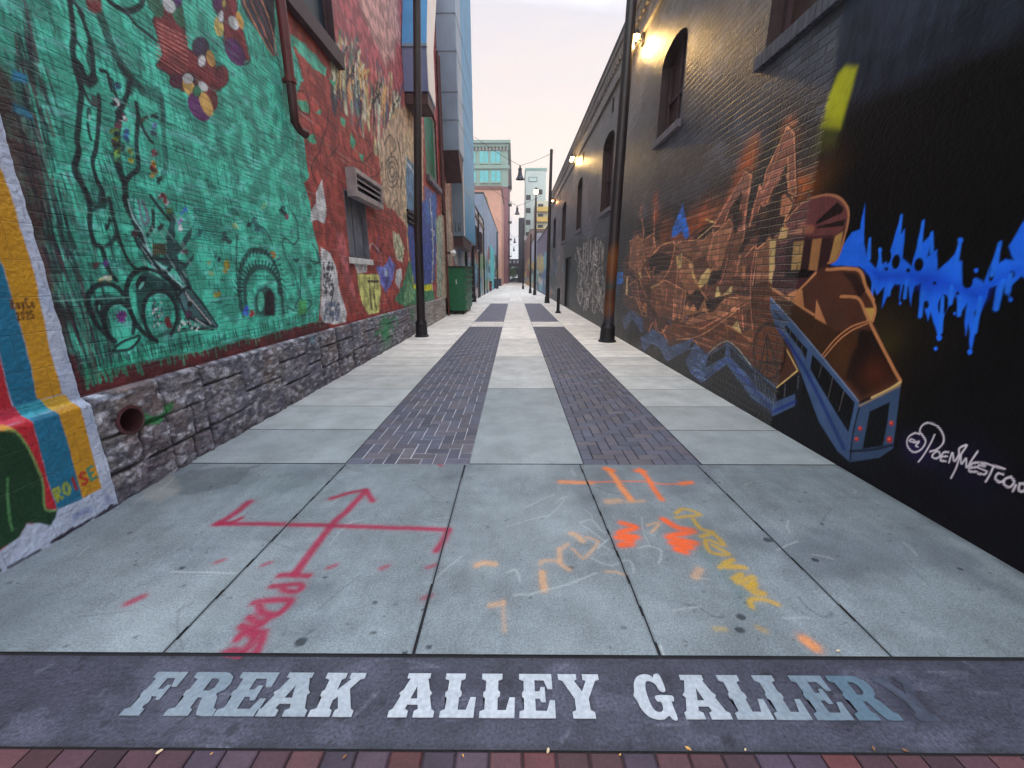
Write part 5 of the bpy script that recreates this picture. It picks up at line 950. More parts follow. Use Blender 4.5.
for p, c in ((z4_([(280, 395), (345, 390), (320, 575), (262, 575)]), (170, 134, 86)), (z4_([(400, 380), (460, 372), (430, 580), (375, 575)]), (158, 112, 76)), (z4_([(545, 360), (595, 330), (580, 430), (545, 515), (505, 525)]), (172, 132, 84)), (z4_([(205, 100), (230, 90), (270, 150), (240, 230), (190, 230)]), (170, 110, 82)), (z4_([(200, 300), (250, 310), (235, 370), (180, 380)]), (196, 160, 112)), (z4_([(135, 390), (155, 400), (160, 560), (130, 660)]), (206, 158, 116)),
             (z4_([(315, 700), (330, 768), (250, 768), (240, 730)]), TAN), (z5([(290, 0), (335, 0), (345, 110), (255, 50)]), TAN), (z5([(425, 60), (490, 220), (415, 180)]), TAN), (z2([(495, 480), (520, 420), (560, 375), (590, 380), (560, 460), (515, 500)]), CRM), (z2([(625, 480), (645, 550), (605, 560)]), CRM), (z2([(645, 555), (720, 480), (715, 530)]), CRM), (z2([(400, 680), (430, 590), (445, 640), (470, 600), (500, 650), (540, 570), (560, 640), (590, 635), (420, 680)]), TAN), (z2([(740, 540), (830, 560), (835, 630), (780, 650), (790, 610)]), (150, 100, 72)), (z2([(715, 750), (750, 710), (770, 768)]), CRM), (z3([(715, 110), (750, 70), (780, 150)]), CRM),
             (z3([(780, 150), (850, 110), (860, 215), (790, 180)]), (150, 96, 62)), (z2([(360, 300), (400, 270), (390, 370), (365, 380)]), CRM), (z2([(440, 330), (460, 330), (490, 470), (465, 430)]), CRM), (z2([(960, 190), (1000, 190), (970, 480), (955, 440)]), CRM), (z2([(150, 600), (170, 590), (175, 680), (150, 640)]), TAN), (z5([(730, 115), (800, 115), (785, 200), (750, 195)]), (190, 150, 84)), (z2([(40, 430), (50, 430), (50, 550), (35, 540)]), CRM), (z2([(780, 360), (810, 345), (795, 470), (785, 460)]), TAN), (z1([(880, 520), (990, 400), (1024, 300), (1024, 400), (930, 600), (900, 590)]), (150, 92, 80)), (z1([(800, 420), (835, 420), (800, 560), (790, 500), (700, 640), (640, 720), (620, 720)]), (142, 92, 80)), (z2([(110, 400), (130, 400), (140, 440), (120, 430)]), CRM), (z2([(195, 490), (240, 470), (250, 480), (200, 505)]), CRM)):
    Wr.fill(p, c, 1, .014, tex=.08)
# outlines
for p, wd, c in ((z1([(600, 730), (700, 560), (800, 400)]), .022, (190, 120, 96)), (z1([(835, 420), (815, 560), (790, 730)]), .018, PK), (z1([(830, 740), (850, 640), (893, 500), (912, 530), (960, 430), (1024, 230)]), .02, PK), (z1([(900, 600), (930, 610), (970, 520), (1024, 400)]), .016, PK), (z4_([(235, -30), (270, 110), (275, 140), (220, 270), (245, 320)]), .014, TAN),
                 (z4_([(215, 280), (330, 150), (420, 108), (520, 96), (590, 130), (630, 200), (620, 300), (580, 450), (545, 515), (500, 530)]), .018, (172, 118, 88)), (z4_([(490, 572), (690, 575), (740, 680), (790, 770)]), .022, TAN), (z5([(745, 0), (800, 110), (785, 200)]), .018, TAN), (z5([(580, 42), (690, 52), (740, 150), (770, 215), (860, 390), (962, 580)]), .020, TAN), (z5([(962, 590), (880, 640), (780, 690)]), .016, CRM),
                 (z5([(460, 420), (540, 320), (640, 240), (750, 200)]), .010, TAN), (z5([(470, 435), (560, 330), (650, 260), (750, 215)]), .010, TAN), (z4_([(130, 685), (250, 755), (330, 690), (420, 595)]), .022, TAN), (z5([(160, 0), (300, 90), (410, 160)]), .018, (184, 130, 90)), (z5([(130, 50), (300, 240), (460, 430), (690, 710)]), .018, (130, 140, 160)), (z5([(215, 345), (260, 430), (305, 515)]), .012, CRM), (z5([(305, 515), (170, 625)]), .014, CRM),
                 (z2([(190, 300), (260, 225), (340, 200)]), .016, TAN), (z2([(350, 220), (320, 370), (260, 460), (200, 500)]), .02, TAN), (z2([(380, 280), (360, 480), (350, 700)]), .016, PK), (z2([(450, 330), (500, 480), (555, 570)]), .02, TAN), (z2([(690, 310), (660, 420), (640, 470)]), .018, PK), (z2([(870, 230), (840, 400), (835, 600), (850, 768)]), .014, PK), (z2([(140, 60), (150, 180), (90, 200), (60, 340), (100, 400), (120, 560), (140, 620)]), .014, TAN), (z2([(220, 0), (215, 220), (190, 280)]), .014, PK),
                 (z2([(115, 330), (120, 420), (160, 540)]), .018, TAN), (z2([(155, 360), (190, 430)]), .016, TAN), (z2([(600, 150), (560, 300), (580, 360)]), .012, PK), (z2([(630, 160), (620, 300), (580, 400)]), .014, PK), (z2([(700, 60), (720, 110), (690, 200)]), .012, PK), (z2([(500, 770), (700, 660), (830, 590)]), .016, PK), (z2([(640, 710), (740, 768)]), .012, PK), (z3([(650, 75), (860, 205)]), .012, (180, 120, 84)), (z3([(360, 190), (520, 160), (740, 10)]), .014, (196, 140, 100)), (z2([(700, 570), (680, 640), (640, 700)]), .01, PK), (z2([(780, 640), (790, 768)]), .01, PK),
                 (z2([(400, 520), (380, 700)]), .012, PK), (z2([(300, 500), (290, 620)]), .012, PK), (z2([(250, 540), (220, 520), (260, 500), (270, 540)]), .012, TAN), (z2([(60, 560), (100, 560), (130, 640)]), .01, TAN), (z3([(385, 70), (460, 70)]), .012, TAN), (z3([(390, 100), (540, 120)]), .008, TAN), (z3([(225, 60), (240, 130), (270, 145), (300, 100)]), .012, PK), (z3([(180, 150), (210, 80), (230, 130)]), .012, PK), (z3([(480, 195), (510, 240)]), .012, TAN), (z3([(553, 290), (690, 200), (840, 355)]), .014, (170, 170, 160)), (z2([(500, 180), (560, 130), (600, 95)]), .012, CRM),
                 (z2([(550, 60), (600, 80)]), .02, CRM), (z2([(430, 190), (520, 110), (600, 85)]), .014, (20, 20, 24)), (z3([(270, 130), (300, 200), (290, 240)]), .01, PK)):
    Wr.stroke(p, wd*1.15, c, 1, .006, wob=.003)
jr = np.abs((B_/.078) % 1-.5)*2; brn = sstep(1.6, 2.2, Wr.C[..., 0]/(Wr.C[..., 2]+1e-4))*(Wr.C[..., 0] > .05)*Wr.C[..., 3]
Wr.blend(full, .75*brn*.6*(1-sstep(0, .16, jr))*sstep(.50, .58, fbm(A_*1.2, B_*26, 188, 3))*(B_ < 3.2), (222, 172, 150))  # pale highlights painted along the joints of the brown areas
for k in range(34):
    u, v = rs.uniform(632, 745), rs.uniform(255, 330); Wr.stroke([(u, v), (u+rs.uniform(-3, 3), v+rs.uniform(-9, 9)), (u+rs.uniform(-2, 5), v+rs.uniform(-14, 14))], .012, rs.choice([PK, TAN, BR3, (120, 66, 60)]), .65, wob=.004)
# round emblem ring with letter A under the block
Wr.oval(*z5([(120, 390)])[0], 17, 29, (104, 56, 22), a=.95, soft=.05, rot=-.1); Wr.ring(*z5([(125, 390)])[0], 16, 28, .035, (42, 24, 18), a=.9)
for p in ([(60, 500), (110, 290), (180, 520)], [(60, 460), (210, 470)], [(110, 300), (110, 540)]): Wr.stroke(z5(p), .030, (38, 22, 18), .9, smooth=False)
# chrome train-like lower letters in blue
SB, SBL = (74, 94, 128), (44, 66, 116)
tr = z5([(130, 50), (300, 240), (460, 430), (690, 710)])+z6([(700, 220), (680, 400), (640, 590), (560, 520), (440, 330), (330, 30), (240, -180)])+z5([(165, 240), (130, 130)])
Wr.fill(tr, SB, 1, .012); Wr.fill(z5([(140, 110), (180, 160), (330, 340), (500, 520), (600, 640), (670, 720)])+z6([(665, 240), (630, 400), (560, 290), (440, 90), (390, 0)])+z5([(330, 390), (230, 260)]), (16, 14, 20), 1, .012)
Wr.stroke(z5([(170, 230), (330, 470), (450, 700)])+z6([(600, 500)]), .04, SBL, .9); Wr.stroke(z5([(185, 240), (350, 500), (470, 740)]), .012, (34, 50, 120), .9); Wr.fill(z5([(350, 480), (370, 370), (400, 400), (385, 510)]), SB, 1, .01); Wr.fill(z5([(185, 190), (235, 200), (215, 270), (190, 240)]), (74, 92, 120), .9, .02)
for p in (z5([(340, 340), (320, 420)]), z5([(305, 290), (290, 380)]), z5([(465, 460), (440, 560)]), z5([(530, 560), (500, 690)]), z5([(600, 650), (570, 770)]), z5([(260, 250), (250, 320)]), z5([(220, 200), (215, 270)])): Wr.stroke(p, .010, (96, 90, 90), .8, smooth=False)
fr = z6([(690, 220), (780, 190), (965, 100), (940, 300), (915, 500), (830, 560), (640, 590), (665, 400)]); Wr.fill(fr, (66, 84, 112), 1, .012); Wr.fill(z6([(765, 265), (895, 205), (880, 330), (850, 485), (720, 505)]), (18, 18, 22), 1, .012)
Wr.stroke(z6([(640, 520), (780, 510), (910, 480)]), .02, (34, 40, 60), .9); Wr.stroke(z6([(700, 240), (660, 400), (640, 580)]), .016, (30, 34, 48), .9); Wr.stroke(z6([(700, 230), (780, 190), (960, 100)]), .016, (150, 130, 110), .8)
for u, v, r_ in ((905, 340, 15), (893, 445, 19), (705, 375, 13), (682, 442, 13)): Wr.oval(*z6([(u, v)])[0], r_/6.4, r_/6.4*1.1, (170, 50, 48), soft=.015); Wr.oval(*z6([(u-3, v-4)])[0], r_/14, r_/14, (220, 110, 90), soft=.01)
for P, Q in ((z3([(560, 290), (690, 205), (840, 360), (1000, 490), (1024, 640), (960, 640), (840, 560), (685, 350), (530, 460), (480, 470), (420, 330), (480, 210)]), z3([(560, 300), (680, 225), (670, 300), (550, 370)])), (z3([(130, 180), (210, 120), (300, 190), (310, 240), (470, 180), (430, 260), (300, 330), (250, 240), (200, 215), (150, 270)]), None), (z3([(10, 60), (70, 0), (150, 60), (140, 150), (80, 60), (30, 130)]), None),
             (z6([(-60, -10), (60, 130), (130, 210), (290, 150), (290, 230), (130, 300), (40, 240), (-100, 60)]), None)):
    Wr.fill(P, SB, 1, .016, edge=.01)
    if Q: Wr.fill(Q, (20, 18, 22), 1, .01)
Wr.fill(z3([(700, 230), (840, 370), (900, 430), (1000, 520), (990, 600), (900, 520), (800, 400), (705, 300)]), (20, 18, 22), .9, .02); Wr.fill(z6([(20, 0), (165, 120), (300, 30), (290, 150), (150, 210), (60, 130)]), (18, 16, 20), .95, .012)
Wr.stroke(z3([(690, 310), (800, 450), (960, 620)]), .03, (40, 60, 140), .85); Wr.stroke(z3([(540, 440), (680, 320)]), .03, (46, 66, 140), .8); Wr.stroke(z6([(140, 270), (290, 200)]), .03, (40, 56, 130), .85); Wr.stroke(z6([(-20, 40), (60, 160), (130, 270)]), .035, (50, 70, 120), .8)
for k in range(60):
    u, v = z3([(rs.uniform(430, 560), rs.uniform(250, 460))])[0]; Wr.stroke([(u, v), (u+rs.uniform(-4, 6), v+rs.uniform(-4, 4))], .010, rs.choice([(120, 140, 180), (30, 34, 60), (60, 80, 150)]), .7)
    if k < 34: u, v = z3([(rs.uniform(20, 460), rs.uniform(20, 300))])[0]; Wr.stroke([(u, v), (u+rs.uniform(-4, 5), v+rs.uniform(-3, 3))], .012, rs.choice([(110, 130, 170), (24, 26, 50)]), .55)
for k in range(7): Wr.stroke(z3([(860+k*22, 390+k*26), (880+k*20, 520+k*14)]), .008, (100, 110, 140), .7, smooth=False)
for x, y in ((95, 100), (155, 150), (225, 90), (310, 40)): Wr.stroke(z6([(x, y), (x-5, y+80)]), .008, (110, 110, 120), .7, smooth=False)
Wr.fill(z3([(390, 340), (520, 470), (680, 350), (840, 560), (960, 650), (1000, 720), (500, 520)]), (22, 18, 24), .95, .02)
# silver graffiti beyond the near post
for k in range(150):
    u = rs.uniform(577, 606); t = (u-577)/29; v0, v1 = 252-t*8, 296+t*22; v = rs.uniform(v0, v1)
    h = rs.uniform(3, 10); s = rs.uniform(-3, 3)
    Wr.stroke([(u, v+h), (u+s, v+h*.3), (u+s*.3+rs.uniform(-1.5, 1.5), v-h*.6), (u+rs.uniform(-2, 2), v-h)], rs.uniform(.03, .07), rs.choice([(190, 180, 174), (170, 158, 150), (120, 108, 104), (40, 36, 42)]), .8, .03, wob=.02)
for k in range(9): Wr.stroke([(583+k*2.3, 262), (584+k*2.3, 236+rs.uniform(0, 12))], .06, (176, 166, 160), .8, .03, wob=.02, w2=.02)
for k in range(70): Wr.stroke([(u_ := rs.uniform(538, 562), v_ := rs.uniform(255, 296)), (u_+rs.uniform(-2, 2), v_+rs.uniform(-6, 6))], rs.uniform(.1, .3), rs.choice([(150, 120, 130), (90, 70, 90), (180, 150, 130), (70, 110, 160), (196, 90, 60), (110, 110, 130)]), .55, .1, wob=.05)
Wr.fill([(557, 240), (563, 240), (566, 300), (558, 300)], (150, 120, 116), .4, .4, edge=.3)
# signature
sg = (206, 196, 204); zs_ = lambda p: zp(895, 400, 7.68, p); Wr.glow(*zs_([(160, 360)])[0], .10, (44, 30, 84), .7); Wr.glow(*zs_([(560, 520)])[0], .2, (30, 22, 56), .5); Wr.glow(*zs_([(250, 400)])[0], .12, (34, 24, 60), .5)
for p in ([(165, 330), (130, 300), (110, 315), (150, 325), (185, 320), (160, 350), (175, 360)], [(190, 260), (150, 255), (100, 290), (95, 350), (140, 400), (200, 380), (235, 320), (210, 270), (190, 240), (210, 195), (260, 175), (330, 205), (370, 270), (370, 330), (320, 380), (270, 395)], [(305, 265), (270, 340), (215, 430), (180, 475)],
          [(310, 400), (285, 430), (310, 450), (345, 430), (335, 395), (310, 400)], [(410, 400), (370, 405), (350, 460), (390, 470)], [(360, 435), (400, 432)], [(415, 480), (440, 405), (455, 470), (490, 420), (495, 370), (550, 350), (500, 430), (470, 520), (430, 600)], [(505, 420), (510, 490), (545, 450), (550, 520), (590, 460), (635, 395)], [(640, 480), (590, 490), (570, 545), (630, 550)], [(585, 520), (625, 515)], [(690, 510), (650, 500), (640, 520), (700, 545), (690, 570), (640, 565)], [(660, 480), (740, 500), (840, 530)], [(755, 515), (725, 580), (695, 630)],
          [(830, 570), (790, 565), (770, 600), (800, 630), (840, 620)], [(890, 590), (840, 610), (840, 650), (880, 670), (915, 630), (890, 590)], [(930, 650), (905, 700)], [(960, 640), (950, 690), (990, 700), (1000, 650), (960, 640)], [(1015, 720), (1030, 660), (1045, 700), (1065, 665), (1070, 725)]):
    Wr.stroke(zs_(p), .0085, sg, .9, .006)
wcut = lambda u0, v0, u1, v1: None
# windows: (y0,y1,z0,z1 springing, rise)
def yat(u, z):   # distance along the wall of image column u at height z
    lo, hi = .3, 60
    for _ in range(50):
        mid = (lo+hi)/2; dx, dy, dz = PR_dir(mid, z)
        if dx > u: lo = mid
        else: hi = mid
    return (lo+hi)/2
def PR_dir(y, z):
    a = YAW_OFF; X, Y, Z = XR, y, z-CH
    xr = X*math.cos(a)-Y*math.sin(a); yr = X*math.sin(a)+Y*math.cos(a)
    dep = yr*CP-Z*SP; return 512+F*xr/dep, 384-F*(yr*SP+Z*CP)/dep, 0
RW = [(yat(815, 5.0)-.9, yat(768, 4.0), 3.82, 5.2, .22), (yat(681, 4.2), yat(656.5, 4.0), 3.97, 5.15, .22), (yat(610.5, 3.5), yat(600, 3.5), 3.42, 5.2, .25), (yat(581, 3.5), yat(576.3, 3.5), 3.42, 5.15, .25), (yat(565.2, 3.5), yat(561.6, 3.5), 3.42, 5.15, .25), (yat(555.3, 3.5), yat(553, 3.5), 3.42, 5.1, .25)]
DOOR = (yat(569.6, 1.0), yat(564.8, 1.0), 0.03, 2.45)
SLOT = [(yat(614.2, 6.0), yat(612, 6.0), 5.85, 6.2), (yat(584.3, 6.0), yat(583, 6.0), 5.85, 6.2), (yat(560.6, 6.0), yat(559.8, 6.0), 5.85, 6.2)]
def archz(a, y0, y1, z1, rise): t = (a-(y0+y1)/2)/((y1-y0)/2); return z1+rise*np.sqrt(np.clip(1-t*t, 0, 1))
def rkeep(a, b):
    k = np.ones(a.shape, bool)
    for (y0, y1, z0, z1, r_) in RW: k &= ~((a > y0) & (a < y1) & (b > z0) & (b < archz(a, y0, y1, z1, r_)))
    for (y0, y1, z0, z1) in [DOOR]+SLOT: k &= ~((a > y0) & (a < y1) & (b > z0) & (b < z1))
    return k
# darker brick arches above the windows (a row on end)
for (y0, y1, z0, z1, r_) in RW:
    Wr.stroke([(y0+(y1-y0)*t, archz(y0+(y1-y0)*t, y0, y1, z1, r_)+.10) for t in np.linspace(0, 1, 9)], .16, (58, 56, 64), .5, .02, smooth=False, px=False)
RB = root('black_brick_building', 'right black painted brick building with arched windows and brown letter mural', 'building', (XR, 16, 0))
sheet('wall', bY, bZ, lambda a, b: (XR+a*0, a, b), Wr.C, M['rbrick'], RB, keep=rkeep, flip=True)
m = MB(); m.box(XR+.32, XR+9, .6, RY1-.01, 0, RTOP-.1); m.build('rear_wall', plain('plain_dark_brick', (60, 56, 60), .8), RB)
for q in (.60, RY1-.02): m = MB(); m.box(XR+.003, XR+.32, q, q+.012, 0, RTOP-.05); m.build('side_wall', plain('side_dark_brick', (60, 56, 60), .8), RB)
m = MB(); m.box(XR-.07, XR+9.1, .5, RY1+.05, RTOP+.003, RTOP+.10); m.build('roof', M['roof'], RB)
# corbelled cornice: two projecting courses and dentils
m = MB(); m.box(XR-.05, XR-.002, .6, RY1, 6.36, 6.43); m.box(XR-.035, XR-.002, .6, RY1, 6.95, RTOP)
m.box(XR-.06, XR-.036, .6, RY1, 7.10, RTOP-.004)
y = 1.0
while y < RY1-.2: m.box(XR-.05, XR-.003, y, y+.11, 6.80, 6.945); y += .24
m.build('cornice', plain('weathered_black_brick', (106, 100, 98), .7, 0, .35, 5), RB)
for i, (y0, y1, z0, z1, r_) in enumerate(RW):
    D_ = .20; n = 12; ys_ = np.linspace(y0, y1, n+1); tops = [float(archz(q, y0, y1, z1, r_)) for q in ys_]
    m = MB(); prof = [(y0, z0)]+[(ys_[k], tops[k]) for k in range(n+1)]+[(y1, z0)]
    for (a, b), (c, d) in zip(prof[:-1], prof[1:]):
        v = [m.bm.verts.new(p) for p in ((XR-.003, a, b), (XR+D_, a, b), (XR+D_, c, d), (XR-.003, c, d))]
        if abs(a-c)+abs(b-d) > 1e-5: m.bm.faces.new(v)
    wv = m.build('window', plain('dark_brick_reveal', (50, 34, 36), .7, 0, .3, 12), RB)
    m = MB(); m.prism([(y0-.01, z0-.01)]+[(ys_[k], tops[k]+.01) for k in range(n+1)]+[(y1+.01, z0-.01)], 'x', XR+D_-.012, XR+D_-.002); m.build('boarding', M['boards'], wv)
    m = MB(); fw = .07
    m.box(XR+D_-.07, XR+D_-.015, y0, y0+fw, z0, z1); m.box(XR+D_-.07, XR+D_-.015, y1-fw, y1, z0, z1); m.box(XR+D_-.07, XR+D_-.015, y0+fw, y1-fw, z0, z0+fw); c = (y0+y1)/2; m.box(XR+D_-.06, XR+D_-.016, c-.03, c+.03, z0+fw, z1+r_-.02); m.box(XR+D_-.058, XR+D_-.017, y0+fw, c-.03, (z0+z1)/2-.03, (z0+z1)/2+.03); m.box(XR+D_-.058, XR+D_-.017, c+.03, y1-fw, (z0+z1)/2-.03, (z0+z1)/2+.03)
    m.build('frame', M['frame'], wv)
    m = MB()
    if i == 0:
        q = y0-.05
        while q < y1+.05: m.box(XR-.05, XR+.1, q, q+.068, z0-.14, z0-.004, .004); q += .078
        m.build('sill', plain('brick_on_edge_sill', (70, 70, 84), .6, 0, .3, 10), wv)
    else:
        m.box(XR-.06, XR+.12, y0-.08, y1+.08, z0-.12, z0-.004, .008); m.build('sill', M['sill'], wv)
y0, y1, z0, z1 = DOOR
m = MB(); m.box(XR-.005, XR+.16, y0-.03, y0, 0, z1+.03); m.box(XR-.005, XR+.16, y1, y1+.03, 0, z1+.03); m.box(XR-.005, XR+.16, y0, y1, z1, z1+.03); dd = m.build('door', plain('dark_door_frame', (34, 30, 36), .6), RB)
m = MB(); m.box(XR+.10, XR+.15, y0, y1, .01, z1); m.build('leaf', plain('dark_painted_door', (30, 30, 36), .5, 0, .3), dd); m = MB(); m.tube([(XR+.06, y0+.12, 1.0), (XR+.06, y0+.12, 1.2)], .015, 8); m.build('handle', M['blackm'], dd)
for (y0, y1, z0, z1) in SLOT:
    m = MB(); m.box(XR+.02, XR+.06, y0-.02, y1+.02, z0-.02, z1+.02); m.build('vent_slot', M['dark'], RB)
# dark junction scar and stub of conduit above the yellow beam
q = PR(763, 305)
# ------------------------------------------------------------------ wall lamps, lit
def wall_lamp(u, v, label, n=2, en=36, orange=False):
    y, z = PR(u, v)
    r_ = root('wall_lamp', label, 'lamp', (XR, y, z), 'lit lamps high on the black brick wall')
    m = MB(); m.box(-.07, 0, -.08, .08, -.09, .09, .01); m.build('back_box', M['blackm'], r_, world=False)
    for k in range(n):
        s = (k-(n-1)/2)*2
        m = MB(); m.tube([(-.06, s*.04, .0), (-.14, s*.12, .05), (-.2, s*.17, .03)], .014, 8); ar = m.build('arm', M['blackm'], r_, True, world=False)
        m = MB(); m.lathe([(.015, .10), (.05, .09), (.085, .02), (.09, 0), (.08, 0), (.075, .015), (.04, .07)], (-.22, s*.19, -.02), 16); m.build('lamp_head', M['blackm'], r_, True, world=False)
        m = MB(); m.lathe([(0, -.07), (.05, -.06), (.075, -.02), (.07, .015), (0, .03)], (-.22, s*.19, -.025), 14); m.build('lens', M['lampo'] if orange else M['lampg'], r_, True, world=False)
        l = bpy.data.lights.new('lamp_light', 'POINT'); l.energy = en; l.color = (1, .62, .22) if not orange else (1, .45, .15); l.shadow_soft_size = .06
        lo = bpy.data.objects.new('lamp_light', l); SC.collection.objects.link(lo); lo.parent = r_; lo.location = (-.15, s*.19, -.13)
    return r_
wall_lamp(644, 40, 'nearest lit twin wall lamp high beside the arched window, next to the post')
wall_lamp(577, 158, 'second lit twin wall lamp above the third arched window')
wall_lamp(556, 200, 'farthest lit wall lamp, glowing orange near the far posts', 1, 10, True)
# ------------------------------------------------------------------ metal ducts on the mural building
def wX(u, dep): return (u-509.5)/F*dep
def zat(v, Y):
    d = ray(510, v); return CH+Y*d[2]/d[1]
def duct_box(name, label, x0, x1, y0, y1, z0, z1, mat, sidemat, seams, hood=None):
    r_ = root(name, label, 'duct', ((x0+x1)/2, (y0+y1)/2, z0))
    m = MB(); m.box(x0, x1, y0, y1, z0, z1, .015); m.build('casing', mat, r_)
    m = MB(); m.box(x1+.002, x1+.012, y0+.03, y1-.03, z0+.05, z1-.05); m.build('side_panel', sidemat, r_)
    for z in seams:
        m = MB(); m.box(x0-.01, x1+.022, y0-.02, y1+.02, z-.025, z+.025); m.build('seam_flange', mat, r_)
    if hood:
        m = MB(); dz = hood; m.prism([(y0+.03, z0), (y1-.03, z0), (y1-.03, z0-.1), (y0+(y1-y0)*.55, z0-dz)], 'x', x0+.03, x1-.03); m.build('hood', M['rust'], r_)
    return r_
# hooded duct, bent back above
Y0 = onX(XL)(402.5, 68)[0]; x1 = onY(Y0)(427, 68)[0]; zb0, zb1 = zat(91, Y0), zat(45, Y0)
r_ = root('hooded_duct', 'blue grey hooded duct on the wall nearest the left post', 'duct', (-2.45, Y0, zb0))
Yk = Y0+.95
prof = [(Y0, zb0), (Yk, zb0-.05), (Yk, zb1+.3), (Yk+1.6, zb1+3.4), (Y0+1.15, zb1+3.4), (Y0, zb1)]
m = MB(); m.prism(prof, 'x', XL+.01, x1); m.build('casing', plain('grey_blue_sheet', (112, 124, 160), .45, .1, .1, 2, .05), r_)
m = MB(); m.prism([(a+(.03 if i in (0, 5) else -.03 if i in (1, 2) else 0), b+(.04 if i < 2 else 0)) for i, (a, b) in enumerate(prof)], 'x', x1+.002, x1+.014); m.build('side_panel', M['duct3'], r_)
nrm = Vector((0, 1.15, 3.4)).normalized()
v = [(XL+.02, Y0-.004, zb1+.01), (x1+.016, Y0-.004, zb1+.01), (x1+.016, Y0+1.146, zb1+3.4), (XL+.02, Y0+1.146, zb1+3.4)]
m = MB(); a = [m.bm.verts.new(p) for p in v]; b = [m.bm.verts.new((p[0], p[1]-.02, p[2]+.006)) for p in v]; m.bm.faces.new(a); m.bm.faces.new(b[::-1])
for i in range(4): m.bm.faces.new((a[i], b[i], b[(i+1) % 4], a[(i+1) % 4]))
m.build('sloping_face', M['ducth'], r_)
m = MB(); m.box(XL+.02, x1-.02, Y0+.03, Yk-.05, zb0-.26, zb0-.03); m.build('dark_mouth', M['rust'], r_)
m = MB(); m.box(XL+.02, x1+.02, Y0-.03, Y0+.03, zb1-.03, zb1+.03); m.build('seam_flange', M['duct'], r_)
# tall grey duct with a sloped brown hood
Y0 = onX(XL)(439.5, 135)[0]; x1 = onY(Y0)(458.5, 135)[0]
duct_box('hooded_tall_duct', 'tall grey panelled duct with sloped brown hood hanging over the alley', XL+.01, x1, Y0, Y0+1.5, zat(150, Y0), 14, M['duct'], M['duct'], [zat(v, Y0) for v in (119, 91, 50, 12)], .95)
# tallest casing beyond with turquoise flank
Y0 = 19.1; x1 = onY(Y0)(463, 200)[0]
r_ = duct_box('tall_metal_casing', 'tall metal clad shaft with turquoise flank overhanging the green dumpster', -3.3, x1, Y0, onX(x1)(474.5, 200)[0], zat(236, Y0), 17.5, M['duct'], M['duct2'], [zat(v, Y0) for v in (185, 120, 95, 60, 22)])
m = MB(); m.box(-3.2, x1-.06, Y0+.1, Y0+3.8, zat(236, Y0)-.45, zat(236, Y0)-.01); m.build('soffit', M['rust'], r_)
m = MB(); m.box(x1+.002, x1+.05, Y0-.03, Y0+.03, zat(236, Y0), 17.5); m.build('lit_edge_strip', M['duct3'], r_)  # lit corner of the shaft, its light given as a pale strip
# hand-sprayed LW on its lower front
def tube_text(name, strokes, org, sx, sz, r, mat, par):
    m = MB()
    for s in strokes: m.tube([(org[0]+p[0]*sx, org[1], org[2]+p[1]*sz) for p in s], r, 6)
    return m.build(name, mat, par)
tube_text('sprayed_tag', [[(0, 1), (0, 0), (.6, 0)], [(1, 1), (1.25, 0), (1.5, .6), (1.75, 0), (2.0, 1)]], (onY(Y0)(455.5, 233)[0], Y0-.004, zat(233, Y0)+.05), .12, .42, .012, M['blackm'], r_)
m = MB(); m.tube([(-2.68, 16.5, 0), (-2.68, 16.5, 9)], .045, 10)
rp_ = tag(m.build('rust_standpipe', plain('rust_pipe', (92, 46, 40), .7, .1), None, True), 'thin rust red standpipe rising beside the dumpster', 'pipe')
# ------------------------------------------------------------------ far left low buildings
def wallcanvas(Y0, Y1, z1, base, proj, seed, n, palette, top=.75, dz=.12):
    ay_ = steps(Y0, Y1, lambda y: y*y/2600); az_ = np.arange(0, z1+dz, dz); az_[-1] = z1
    c = Canvas(ay_, az_, base, proj, WG*.6); rr_ = random.Random(seed)
    c.C[..., :3] *= (.8+.4*fbm(c.GA*.4, c.GB*.8, seed))[..., None]
    for k in range(n):
        y = rr_.uniform(Y0, Y1); z = rr_.uniform(.1, z1*top*.45+.8); w_ = y*y/900*rr_.uniform(.5, 2.4); h = rr_.uniform(.3, 1.6)
        c.fill([(y-w_, z), (y+w_*.3, z-.2), (y+w_, z+h*.4), (y+w_*.4, z+h), (y-w_*.6, z+h*.8)], rr_.choice(palette), rr_.uniform(.6, 1), .12, edge=.2, px=False)
    return c
pal = [(120, 180, 190), (190, 200, 205), (90, 120, 160), (200, 170, 110), (150, 80, 80), (60, 70, 90), (110, 150, 110), (210, 190, 190), (230, 200, 90), (70, 150, 170)]
def low_building(name, label, side, Y0, Y1, H, base, seed, n, par=None, X=None, dep=8):
    X = X if X is not None else (XL if side > 0 else XR)
    c = wallcanvas(Y0, Y1, H, base, PL, seed, n, pal)
    b = root(name, label, 'building', (X, (Y0+Y1)/2, 0))
    sheet('wall', c.A, c.B, lambda a, q: (X+a*0, a, q), c.C, M['fbrick'], b, flip=side < 0)
    m = MB(); a0, a1 = sorted((X-side*.01, X-side*dep)); m.box(a0, a1, Y0+.005, Y1-.005, 0, H-.01); m.build('rear_wall', plain('far_brick', tuple(int(q*.8) for q in base), .8, 0, .2, 1), b)
    m = MB(); a0, a1 = sorted((X+side*.04, X-side*dep)); m.box(a0, a1, Y0, Y1, H, H+.15); m.build('roof', M['roof'], b)
    return b
b = low_building('painted_low_building', 'low pale painted building just past the dumpster and metal shaft', 1, 19.05, 38, 6.2, (186, 186, 196), 3, 70)
for k, y in enumerate((27, 31, 35)):
    m = MB(); m.box(XL, XL+.05, y, y+1.1, 0, 2.2); m.build('door', plain('far_door', [(60, 130, 150), (70, 60, 64), (170, 160, 150)][k], .5), b)
